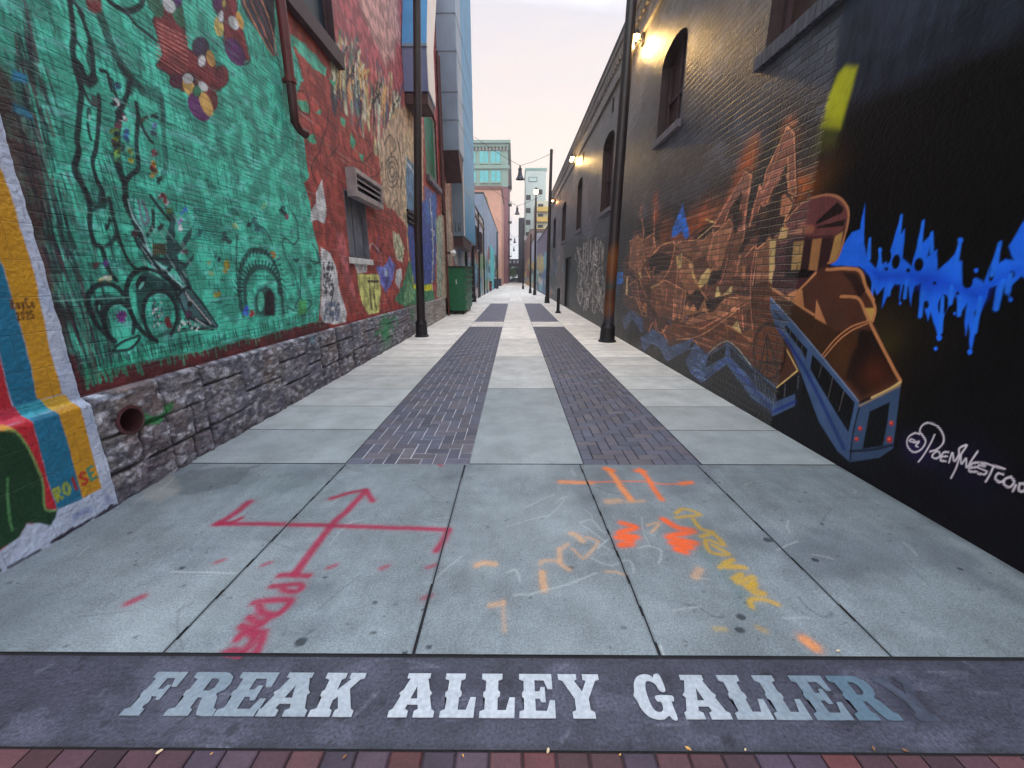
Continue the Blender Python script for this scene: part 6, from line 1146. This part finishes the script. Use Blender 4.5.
for k, (y, w_, z0_, z1_) in enumerate(((21.5, 1.2, 3.4, 4.9), (24.5, 1.2, 3.4, 4.9), (29.0, 1.4, 3.4, 4.9), (33.0, 1.4, 3.4, 4.9))): opening('window', y, y+w_, z0_, z1_, XL+.14, 1, M['glass'], M['frame'], b, .12, .08, 1, M['sill'])
for y in (23.2, 31.6, 36.6):
    m = MB(); m.tube([(XL+.08, y, .02), (XL+.08, y, 6.1)], .06, 8); m.build('downpipe', M['blackm'], b, True)
m = MB(); m.box(XL-.002, XL+.10, 19.1, 37.9, 5.6, 5.75); m.build('cornice', plain('tan_cornice', (130, 108, 92), .8), b)
b = low_building('blue_painted_building', 'blue painted building with turquoise panel in front of the salmon brick block', 1, 38.2, 72, 8.6, (150, 170, 196), 8, 60)
m = MB(); m.box(XL, XL+.06, 47, 56, .2, 5.0); m.build('turquoise_panel', plain('turquoise_paint', (90, 186, 190), .6), b)
m = MB(); m.box(XL, XL+.05, 60, 66, 2.6, 4.6); m.build('window', M['glass'], b)
# salmon brick block with the arched window
def block(name, label, x0, x1, y0, y1, H, mat):
    b = root(name, label, 'building', ((x0+x1)/2, (y0+y1)/2, 0)); m = MB(); m.box(x0, x1, y0, y1, 0, H); m.build('wall', mat, b); return b
salm = plain('salmon_brick', (200, 154, 134), .8, 0, .12, .6); redb_ = plain('plum_brick', (132, 84, 92), .8, 0, .15, .5)
Ys = 78; xe = wX(497, Ys)
b = block('salmon_brick_block', 'salmon brick block with one arched window, below the green cornice', -16, xe, Ys, Ys+16, zat(189, Ys), salm)
m = MB(); m.box(-16.2, xe+.2, Ys-.25, Ys+16, zat(189, Ys), zat(186, Ys)); m.build('parapet', plain('salmon_cap', (120, 90, 84), .8), b)
for uc in (481, 470):
    xc = wX(uc, Ys); w_ = .75; z0, z1 = zat(212, Ys), zat(200, Ys)
    pr = [(xc-w_, z0), (xc+w_, z0), (xc+w_, z1)]+[(xc+w_*math.cos(t), z1+w_*math.sin(t)) for t in np.linspace(.3, 2.84, 6)]+[(xc-w_, z1)]
    m = MB(); m.prism(pr, 'y', Ys-.06, Ys-.01); ww = m.build('window', plain('amber_glass', (150, 132, 84), .3), b)
    m = MB(); m.box(xc-.05, xc+.05, Ys-.10, Ys-.062, z0, z1); m.box(xc-w_-.15, xc+w_+.15, Ys-.2, Ys-.062, z0-.25, z0-.01); m.build('frame', plain('brown_frame', (90, 60, 50), .6), ww)
# tall corner block behind, green cornice and turquoise windows
Yt = 104; xe = wX(503, Yt); top = zat(141, Yt)
b = block('tall_corner_building', 'tall plum brick building with green cornice and turquoise window bays', -18, xe, Yt, Yt+50, top-1.0, redb_)
gc = plain('green_cornice_paint', (128, 160, 148), .6); tq = plain('turquoise_glass', (86, 190, 196), .25, 0, .15, 1)
m = MB(); m.box(-18.4, xe+.35, Yt-.5, Yt+50.2, zat(147, Yt), zat(144, Yt)); m.box(-18.8, xe+.7, Yt-.9, Yt+50.5, zat(144, Yt)+.003, top)
for k in range(22): m.box(xe-.2-k*.8, xe+.15-k*.8, Yt-.45, Yt-.01, zat(151, Yt), zat(147, Yt)-.01)
m.build('cornice', gc, b)
m = MB(); m.box(-18.1, xe+.1, Yt-.15, Yt-.01, zat(187, Yt), zat(151, Yt)-.02); bay = m.build('bay_front', gc, b)
for v0, v1 in ((150.5, 163), (170, 182)):
    for u0, u1 in ((478, 485.5), (488, 496.5), (467, 474), (457, 464)):
        m = MB(); m.box(wX(u0, Yt), wX(u1, Yt), Yt-.28, Yt-.16, zat(v1, Yt), zat(v0+1, Yt)); ww = m.build('window', tq, b)
        xm = (wX(u0, Yt)+wX(u1, Yt))/2; m = MB(); m.box(xm-.06, xm+.06, Yt-.34, Yt-.285, zat(v1, Yt), zat(v0+1, Yt)); m.box(wX(u0, Yt)-.1, wX(u1, Yt)+.1, Yt-.45, Yt-.285, zat(v1, Yt)-.35, zat(v1, Yt)-.01); m.build('frame', gc, ww)
m = MB(); m.box(-18.2, xe+.5, Yt-.5, Yt-.16, zat(169, Yt), zat(165.5, Yt)); m.build('string_course', gc, b)
for k in range(7):   # alley-side windows and fire-escape platforms
    z = 6+k*4.3
    m = MB(); m.box(xe+.01, xe+.05, Yt+3, Yt+5, z, z+2); m.build('window', M['glass'], b)
    if k < 5: m = MB(); m.box(xe, xe+.9, Yt+8, Yt+12, z+1.0, z+1.12); m.box(xe+.86, xe+.9, Yt+8, Yt+12, z+1.12, z+2.0); m.build('fire_escape_platform', M['blackm'], b)
# sky bridge
Yb = 122; bz0, bz1 = zat(268, Yb), zat(259, Yb)
b = root('sky_bridge', 'dark covered footbridge crossing the far end of the alley', 'bridge', (0, Yb+1.5, bz0))
m = MB(); xa, xb = wX(502.5, Yb), wX(518, Yb); m.box(xa, xb, Yb, Yb+3, bz0+.5, bz1); 
n = 9
for k in range(n):
    t0, t1 = k/n, (k+1)/n; f = lambda t: bz0-.3+.75*math.sin(math.pi*t)
    m.prism([(xa+(xb-xa)*t0, f(t0)), (xa+(xb-xa)*t1, f(t1)), (xa+(xb-xa)*t1, bz0+.499), (xa+(xb-xa)*t0, bz0+.499)], 'y', Yb+.1, Yb+.4)
m.build('deck', plain('dark_bridge_paint', (50, 46, 60), .7), b)
for u in (504.5, 508.3, 511.5): m = MB(); m.box(wX(u, Yb), wX(u+1.8, Yb), Yb-.05, Yb-.01, zat(263.2, Yb), zat(260.5, Yb)); m.build('window', plain('pale_window', (200, 205, 220), .3), b)
for ua, ub in ((502.5, 503.6), (512.6, 518)): m = MB(); m.box(wX(ua, Yb), wX(ub, Yb), Yb-.02, Yb+3, 0, bz0); m.build('pier', plain('pier_paint', (54, 50, 60), .8), b)
# right side beyond the black building
b = low_building('plum_low_building', 'low plum building covered in graffiti past the black brick wall', -1, 33.6, 50, 5.4, (124, 110, 130), 21, 70)
b = low_building('white_low_building', 'low white and blue painted building near the far end, right side', -1, 50.2, 74, 6.6, (170, 170, 186), 22, 60)
b = low_building('brown_low_building', 'low brown building before the mint tower, right side', -1, 74.2, 116, 9.5, (136, 112, 104), 23, 40)
mint = plain('mint_render', (192, 212, 206), .7, 0, .06, .3)
Ym = 128; x0, x1 = wX(519.5, Ym), wX(538, Ym); top = zat(170, Ym)
b = block('mint_tower', 'slim mint green tower with small dark square windows', x0, x1, Ym, Ym+14, top, mint)
m = MB(); m.box(wX(522, Ym), wX(530, Ym), Ym-.06, Ym-.02, zat(182, Ym), zat(177, Ym)); w_ = m.build('sign_panel', plain('grey_panel', (90, 110, 116), .6), b)
m = MB(); m.box(wX(522.7, Ym), wX(529.3, Ym), Ym-.10, Ym-.065, zat(181.2, Ym), zat(177.8, Ym)); m.build('inner_panel', plain('pale_mint', (180, 212, 206), .6), w_)
for (u0, u1, v) in [(520, 524.2, q) for q in (195, 208, 220, 232, 244)]+[(530, 535, 189.5)]:
    m = MB(); m.box(wX(u0, Ym), wX(u1, Ym), Ym-.05, Ym-.01, zat(v+5, Ym), zat(v, Ym)); m.build('window', M['dark'], b)
m = MB(); m.box(x0-.2, x1+.2, Ym-.2, Ym+14.2, top, top+.5); m.build('parapet', plain('mint_cap', (130, 172, 164), .7), b)
b = block('white_annex', 'plain white building low beside the far footbridge', wX(518.2, 124), wX(526, 124), 124, 127.8, zat(236, 124), plain('white_render', (214, 214, 212), .8))
m = MB(); m.box(wX(518.5, 124), wX(519.6, 124), 123.9, 123.99, 0, zat(240, 124)); m.build('downpipe', M['blackm'], b)
Yq = 112; b = block('balcony_building', 'cream building with yellow lit balconies left of the mint tower lamp', wX(529, Yq), wX(544, Yq), Yq, Yq+12, zat(201, Yq), plain('cream_render', (204, 206, 184), .7, 0, .08, .4))
for v in (209, 219, 230, 241):
    m = MB(); m.box(wX(530, Yq), wX(541, Yq), Yq-1.2, Yq-.01, zat(v+1, Yq)-.5, zat(v+1, Yq)); m.box(wX(530, Yq), wX(541, Yq), Yq-1.2, Yq-1.1, zat(v+1, Yq), zat(v-1.5, Yq)); bb = m.build('balcony', plain('yellow_balcony', (206, 176, 84), .6), b)
    m = MB(); m.box(wX(531, Yq), wX(536, Yq), Yq-.05, Yq-.012, zat(v+1, Yq), zat(v-5, Yq)); m.build('window', M['glass'], b)
b = block('dark_flank_building', 'narrow dark building flank rising left of the mint tower', wX(513.5, 134), wX(519, 134)+.2, 142.2, 150, zat(214, 134), plain('dark_slate', (66, 74, 92), .8))
b = block('roof_plant_house', 'small pale roof box above the black brick roofline', wX(563.5, 45), wX(570, 45), 42, 46, 0.1, plain('pale_box', (150, 170, 176), .7))
bpy.data.objects.remove(b.children[0]); m = MB(); m.box(3.7, 6.2, 30.6, 32.4, RTOP+.1, 9.35); m.build('casing', plain('pale_box2', (150, 170, 176), .7), b); m = MB(); m.box(3.6, 6.3, 30.5, 32.5, 9.353, 9.5); m.build('cap', M['sill'], b)
b.location = (0, 0, 0); b.name = 'rooftop_box'; b['label'] = 'small pale plant box on the roof of the black brick building'; b['category'] = 'roof box'
# ------------------------------------------------------------------ posts
def post(u, v, label, H, lean=0, r0=.11, paint=None, Xy=None):
    x, y = onG(u, v) if Xy is None else Xy
    r_ = root('lamp_post', label, 'post', (x, y, 0), 'dark posts lining the alley')
    m = MB(); m.tube([(0, 0, .30), (lean*.15, 0, H*.3), (lean, 0, H)], [r0, r0*.92, r0*.72], 16); m.build('shaft', paint or M['pole'], r_, True, world=False)
    m = MB(); m.lathe([(0, .0), (r0*1.65, 0), (r0*1.65, .03), (r0*1.4, .05), (r0*1.3, .30), (r0*1.4, .34), (r0*1.12, .40), (r0*1.02, .44), (0, .44)], (0, 0, .001), 20); bs = m.build('base', M['blackm'], r_, True, world=False)
    m = MB()
    for k in range(4): t = k*math.pi/2+.78; m.lathe([(0, .03), (.014, .03), (.014, .055), (0, .06)], (math.cos(t)*r0*1.5, math.sin(t)*r0*1.5, 0), 6)
    m.build('bolts', M['rubber'], bs, world=False)
    m = MB(); m.lathe([(r0*.74, 0), (r0*.9, .02), (r0*.6, .07), (0, .10)], (lean, 0, H), 14); m.build('cap', M['blackm'], r_, True, world=False)
    return r_
m_, t_, b_ = newmat('orange_tagged_post'); N, L = t_.nodes.new, t_.links.new
tc = N('ShaderNodeTexCoord'); sp = N('ShaderNodeSeparateXYZ'); nz = N('ShaderNodeTexNoise'); nz.inputs['Scale'].default_value = 3.5; L(tc.outputs['Object'], sp.inputs[0]); L(tc.outputs['Object'], nz.inputs[0])
ad = N('ShaderNodeMath'); ad.operation = 'MULTIPLY_ADD'; ad.inputs[1].default_value = .7; L(nz.outputs[0], ad.inputs[0]); L(sp.outputs[2], ad.inputs[2])
rp = N('ShaderNodeValToRGB'); rp.color_ramp.elements[0].position = 0; rp.color_ramp.elements[0].color = (*lin((44, 36, 44)), 1); rp.color_ramp.elements[1].position = 1; rp.color_ramp.elements[1].color = (*lin((38, 28, 32)), 1)
for p, c in ((.28, (48, 42, 54)), (.36, (100, 58, 30)), (.46, (80, 44, 26)), (.54, (40, 60, 60)), (.60, (96, 54, 26)), (.72, (112, 66, 30)), (.82, (44, 32, 34))): e = rp.color_ramp.elements.new(p); e.color = (*lin(c), 1)
dv = N('ShaderNodeMath'); dv.operation = 'DIVIDE'; dv.inputs[1].default_value = 3.2; L(ad.outputs[0], dv.inputs[0]); L(dv.outputs[0], rp.inputs[0]); L(rp.outputs[0], b_.inputs['Base Color']); b_.inputs['Roughness'].default_value = .45
post(422, 336.5, 'nearest left dark post before the mural wall', 8.6, .38)
post(607, 341.5, 'nearest right dark post with orange sprayed lower shaft', 8.6, .10, .13, m_)
post(547, 303, 'second right dark post holding the lamp cable', 8.3, .06)
post(474, 302, 'second left dark post behind the dumpster', 8.3, -.02, .11)
post(486.3, 293, 'third left post, before the blue painted wall', 8.2, .0)
pl4 = post(534.6, 295, 'third right post carrying a lit orange lamp', 7.9, 0)
post(530.2, 293.3, 'short dark post just left of the orange-lamp post', 5.4, 0, .10)
post(523, 289, 'far right post before the brown building', 8.2, 0)
post(497.5, 288.6, 'far left post before the plum brick corner', 7.4, 0)
x, y = onG(534.6, 295)
r_ = root('street_lamp_head', 'lit orange globe lamp on top of the third right post', 'lamp', (x, y, 7.99))
m = MB(); m.lathe([(0, .0), (.05, 0), (.06, .1), (.12, .16), (.0, .18)], (0, 0, .012), 14); m.build('bracket', M['blackm'], r_, True, world=False)
m = MB(); m.lathe([(0, .18), (.12, .22), (.2, .36), (.19, .5), (.1, .62), (0, .65)], (0, 0, .016), 16); m.build('globe', M['lampo'], r_, True, world=False)
m = MB(); m.lathe([(.22, .5), (.15, .6), (.05, .72), (0, .74)], (0, 0, .02), 16); m.build('lid', M['blackm'], r_, True, world=False)
l = bpy.data.lights.new('lamp_light', 'POINT'); l.energy = 25; l.color = (1, .5, .2); lo = bpy.data.objects.new('lamp_light', l); SC.collection.objects.link(lo); lo.parent = r_; lo.location = (-.3, -.35, .4)
# bollard
x, y = onG(558, 313); r_ = root('bollard', 'short black bollard in front of the dark door', 'bollard', (x, y, 0))
m = MB(); m.lathe([(0, .08), (.075, .08), (.07, .14), (.065, .95), (.08, .97), (.08, 1.0), (.05, 1.06), (0, 1.08)], (0, 0, 0), 18); m.build('shaft', M['blackm'], r_, True, world=False)
m = MB(); m.lathe([(0, 0), (.13, 0), (.13, .04), (.09, .079), (0, .079)], (0, 0, .001), 18); m.build('base', M['blackm'], r_, True, world=False)
# ------------------------------------------------------------------ pendant bell lamps on span cables
def pendant(u, vt, vb, Yd, sag_to, label):
    z1, z0 = zat(vt, Yd), zat(vb, Yd); x = wX(u, Yd); h = z1-z0
    r_ = root('pendant_lamp', label, 'lamp', (x, Yd, z0), 'bell lamps hung over the alley')
    s = h/.80
    m = MB(); m.lathe([(.02*s, .80*s), (.05*s, .78*s), (.06*s, .66*s), (.13*s, .62*s), (.14*s, .58*s), (.10*s, .56*s), (.12*s, .40*s), (.15*s, .25*s), (.22*s, .10*s), (.27*s, .03*s), (.28*s, 0), (.25*s, .0), (.20*s, .09*s), (.12*s, .26*s), (.09*s, .4*s), (0, .45*s)], (0, 0, 0), 20); m.build('bell_shade', M['bell'], r_, True, world=False)
    m = MB(); m.lathe([(0, .02*s), (.05*s, .04*s), (.08*s, .12*s), (.05*s, .22*s), (0, .25*s)], (0, 0, 0), 12); m.build('bulb', M['white'], r_, True, world=False)
    m = MB(); zt = .80*s; (xa, za), (xb, zb_) = sag_to
    for tx, tz in ((xa, za), (xb, zb_)):
        if tx is None: continue
        m.tube([(tx-x, 0, tz-z0), ((tx-x)*.66, 0, (tz-z0)*.66+zt*.34-.05), ((tx-x)*.33, 0, (tz-z0)*.33+zt*.67-.07), (0, 0, zt)], .010 if Yd < 30 else .014, 6)
    m.build('span_cable', M['blackm'], r_, world=False)
y2 = onG(547, 303)[1]; y3 = onG(534.6, 295)[1]
pendant(514.3, 165.5, 179.5, y2, ((-2.25, 9.0), (2.22, 8.25)), 'nearest bell lamp hanging from the cable of the second right post')
pendant(511.8, 206, 214.5, y3, ((-2.3, 8.9), (2.2, 8.1)), 'second bell lamp, hung lower in view beside the mint tower')
pendant(509.5, 238, 243, 58, ((-2.5, 9.2), (2.2, 8.3)), 'third bell lamp, upper of the two tiny far ones')
pendant(508.8, 247, 251, 80, ((-2.7, 9.2), (2.5, 8.8)), 'farthest bell lamp, just above the footbridge')
# ------------------------------------------------------------------ dumpster
x0, x1, y0, y1, H = -2.715, -2.05, 17.0, 19.9, 1.95
r_ = root('dumpster', 'tall green steel dumpster on wheels at the wall corner', 'dumpster', ((x0+x1)/2, (y0+y1)/2, 0))
m = MB(); g = M['green']
m.box(x0+.02, x1-.02, y0+.02, y1-.02, .16, H-.06); m.build('body', g, r_)
m = MB(); m.box(x0, x1, y0, y0+.03, H-.16, H-.06); m.box(x1-.018, x1+.02, y0+.03, y1, H-.16, H-.06); m.box(x0, x1, y0-.01, y0+.019, .16, .26); m.build('rim', g, r_)
for z in (.5, .8, 1.1, 1.4, 1.62): m = MB(); m.box(x1-.019, x1+.05, y0+.1, y1-.1, z-.04, z+.04, .01); m.build('side_rib', g, r_)
m = MB()
for z in (.62, 1.18): m.box(x0+.02, x1-.04, y0-.012, y0+.019, z-.02, z+.02)
m.box(x0, x0+.05, y0-.015, y0+.018, .27, H-.17); m.box(x1-.05, x1, y0-.015, y0+.018, .27, H-.17); m.build('front_frame', g, r_)
m = MB(); m.prism([(y0-.05, H-.055), (y1+.02, H-.055), (y1+.02, H+.06), (y0-.05, H+.0)], 'x', x0-.02, x1+.05); m.build('lid', M['blackp'], r_)
m = MB(); m.tube([(x1-.35, y0-.04, 1.25), (x1-.35, y0-.04, 1.42)], .02, 8); m.box(x1-.37, x1-.33, y0-.04, y0+.01, 1.24, 1.27); m.build('latch', M['white'], r_)
for xx in (x0+.12, x1-.12):
    for yy in (y0+.15, y1-.2):
        m = MB(); m.lathe([(0, -.03), (.075, -.03), (.08, -.02), (.08, .02), (.075, .03), (0, .03)], (0, 0, 0), 14, 'x')
        for v in m.bm.verts: v.co += Vector((xx, yy, .081))
        wv = m.build('wheel', M['rubber'], r_, True); m = MB(); m.box(xx-.05, xx-.035, yy-.04, yy+.04, .09, .155); m.box(xx+.035, xx+.05, yy-.04, yy+.04, .09, .155); m.build('caster_fork', M['blackm'], wv)
# white stinkpipe ball lamp above the dumpster
q = (-2.62, 17.2, zat(253, 17.2)); r_ = root('wall_sphere_light', 'unlit white globe light on the wall above the dumpster', 'lamp', q)
m = MB(); m.lathe([(0, -.13), (.08, -.11), (.13, 0), (.08, .11), (0, .13)], (.1, 0, 0), 14); m.build('globe', M['white'], r_, True, world=False); m = MB(); m.box(-.14, .0, -.04, .04, -.04, .04); m.build('bracket', M['blackm'], r_, world=False)
# bins and a scooter far down the left side
def bin_(u, v, mat, label, s=1):
    x, y = onG(u, v); r_ = root('trash_bin', label, 'bin', (x, y, 0), 'bins standing along the far left walls')
    m = MB(); m.prism([(-.26*s, .1), (.26*s, .1), (.30*s, 1.0*s), (-.30*s, 1.0*s)], 'y', -.28*s, .28*s); m.build('body', mat, r_, world=False)
    m = MB(); m.prism([(-.34*s, 1.003*s), (.34*s, 1.003*s), (.30*s, 1.10*s), (-.30*s, 1.10*s)], 'y', -.33*s, .32*s); m.build('lid', M['blackp'], r_, world=False)
    for k in (-1, 1): m = MB(); m.lathe([(0, -.03), (.1, -.03), (.1, .03), (0, .03)], (k*.2*s, .25*s, .101), 12, 'x'); m.build('wheel', M['rubber'], r_, world=False)
bin_(489.3, 291.5, plain('maroon_bin', (110, 40, 50), .5), 'maroon wheeled bin beside the third left post')
bin_(494.5, 289.2, plain('slate_bin', (50, 56, 70), .5), 'slate grey wheeled bin behind the maroon one', 1.2)
bin_(499.4, 286.6, plain('blue_bin', (60, 64, 90), .5), 'dark blue wheeled bin farthest down the left side', 1.2)
# trees beyond the bridge
def tree(x, y, H, R, label, seed):
    rr_ = random.Random(seed); r_ = root('tree', label, 'tree', (x, y, 0), 'trees beyond the footbridge')
    m = MB(); m.tube([(0, 0, 0), (.1, 0, H*.3), (.0, .1, H*.6)], [.28, .2, .12], 8)
    for k in range(5): t = k*1.3; m.tube([(0, 0, H*.35+k*.3), (math.cos(t)*R*.4, math.sin(t)*R*.4, H*.6+k*.2)], [.1, .04], 6)
    m.build('trunk', plain('bark', (84, 66, 54), .9), r_, world=False)
    vs, fs = [], []
    for k in range(2600):
        th, ph = rr_.uniform(0, 6.28), math.acos(rr_.uniform(-1, 1)); rad = R*(rr_.random()**.4)*(.75+.35*math.sin(3*th+seed)*math.sin(2*ph))
        c = Vector((rad*math.sin(ph)*math.cos(th), rad*math.sin(ph)*math.sin(th), H*.66+rad*.9*math.cos(ph))); s = rr_.uniform(.12, .25)
        a = Vector((rr_.uniform(-1, 1), rr_.uniform(-1, 1), rr_.uniform(-1, 1))).normalized()*s; b = a.orthogonal().normalized()*s*.6; i = len(vs); vs += [c-a, c+b, c+a, c-b]; fs.append((i, i+1, i+2, i+3))
    me = bpy.data.meshes.new('crown'); me.from_pydata(vs, [], fs); link('crown', me, plain('leaves_%d' % seed, [(74, 112, 54), (90, 124, 60), (60, 96, 56)][seed % 3], .7, 0, .4, 1, 0), r_, world=False)
tree(-2.4, 150, 6, 2.8, 'leafy tree seen under the footbridge, left one', 1); tree(1.6, 158, 7, 3.2, 'leafy tree seen under the footbridge, right one', 2); tree(-.5, 166, 5, 2.6, 'farthest leafy tree centred under the footbridge', 3)
# parked car at the far cross street
x, y = .3, 140
r_ = root('parked_car', 'dark blue car crossing the far end of the alley', 'car', (x, y, 0))
m = MB(); m.prism([(-2.1, .3), (2.1, .3), (2.15, .7), (1.5, .85), (1.0, 1.35), (-.9, 1.4), (-1.6, .9), (-2.15, .8)], 'y', -.85, .85); m.build('body', plain('car_paint', (50, 60, 120), .3), r_, world=False)
m = MB(); m.prism([(1.35, .9), (.95, 1.28), (-.85, 1.32), (-1.35, .92)], 'y', -.87, .87); m.build('window', M['glass'], r_, world=False)
for sx in (-1.3, 1.3):
    for sy in (-.8, .8): m = MB(); m.lathe([(0, -.1), (.32, -.1), (.32, .1), (0, .1)], (0, 0, 0), 16, 'x'); [setattr(v, 'co', Vector((v.co.y+sx, v.co.x+sy, v.co.z+.321))) for v in m.bm.verts]; m.build('wheel', M['rubber'], r_, world=False)
# litter: dry leaves and chips along the brick edge
lm_ = [plain('dry_leaf_gold', (196, 150, 84), .8, 0, .3, 40), plain('dry_leaf_pale', (206, 186, 150), .8, 0, .3, 40), plain('dry_leaf_brown', (130, 90, 56), .8, 0, .3, 40)]
spots = [(463, 757, 'golden curled leaf scrap on the red bricks below ALLEY'), (548, 752, 'pale leaf scrap on the band edge below the letter E of ALLEY'), (345, 758, 'leaf scrap on the red bricks below the K of FREAK'), (212, 755, 'leaf scrap on the band edge below the R of FREAK'), (160, 753, 'leftmost leaf scrap, on the band edge below the F of FREAK'),
         (873, 750, 'leaf scrap on the band edge below the R of GALLERY'), (688, 750, 'leaf scrap on the band edge below the first A of GALLERY'), (745, 751, 'leaf scrap on the band edge below the first L of GALLERY'), (905, 752, 'rightmost leaf scrap on the band edge, past the worn letter R'), (620, 756, 'leaf scrap on the red bricks in the gap between ALLEY and GALLERY'), (838, 652, 'leaf scrap at the slab joint just above the band, beside an orange dot')]
for i, (u, v, lab) in enumerate(spots):
    x, y = onG(u, v); s = rs.uniform(.004, .009); a = rs.uniform(0, 6.28)
    pts = [(1.4, 0, .2), (.5, .6, .05), (-.6, .55, .3), (-1.3, 0, .1), (-.5, -.6, .25), (.6, -.5, .35)]
    vs = [(s*(p[0]*math.cos(a)-p[1]*math.sin(a)), s*(p[0]*math.sin(a)+p[1]*math.cos(a)), .006+s*p[2]) for p in pts]+[(0, 0, .005)]
    me = bpy.data.meshes.new('dry_leaf'); me.from_pydata(vs, [], [(6, k, (k+1) % 6) for k in range(6)])
    o = link('dry_leaf', me, lm_[i % 3]); o.location = (x, y, 0)
    tag(o, lab, 'leaf', 'dry leaf scraps along the dark band')
# thin morning haze down the alley
m = MB(); m.box(-60, 60, -20, 260, -1.05, 60)
hz_ = m.build('haze', None); hm = bpy.data.materials.new('haze_air'); hm.use_nodes = True; ht = hm.node_tree; ht.nodes.clear()
ho = ht.nodes.new('ShaderNodeOutputMaterial'); hv = ht.nodes.new('ShaderNodeVolumePrincipled'); hv.inputs['Density'].default_value = .0016; hv.inputs['Color'].default_value = (.9, .88, .9, 1); hv.inputs['Anisotropy'].default_value = .3
ht.links.new(hv.outputs[0], ho.inputs['Volume']); hz_.data.materials.append(hm); tag(hz_, kind='stuff')
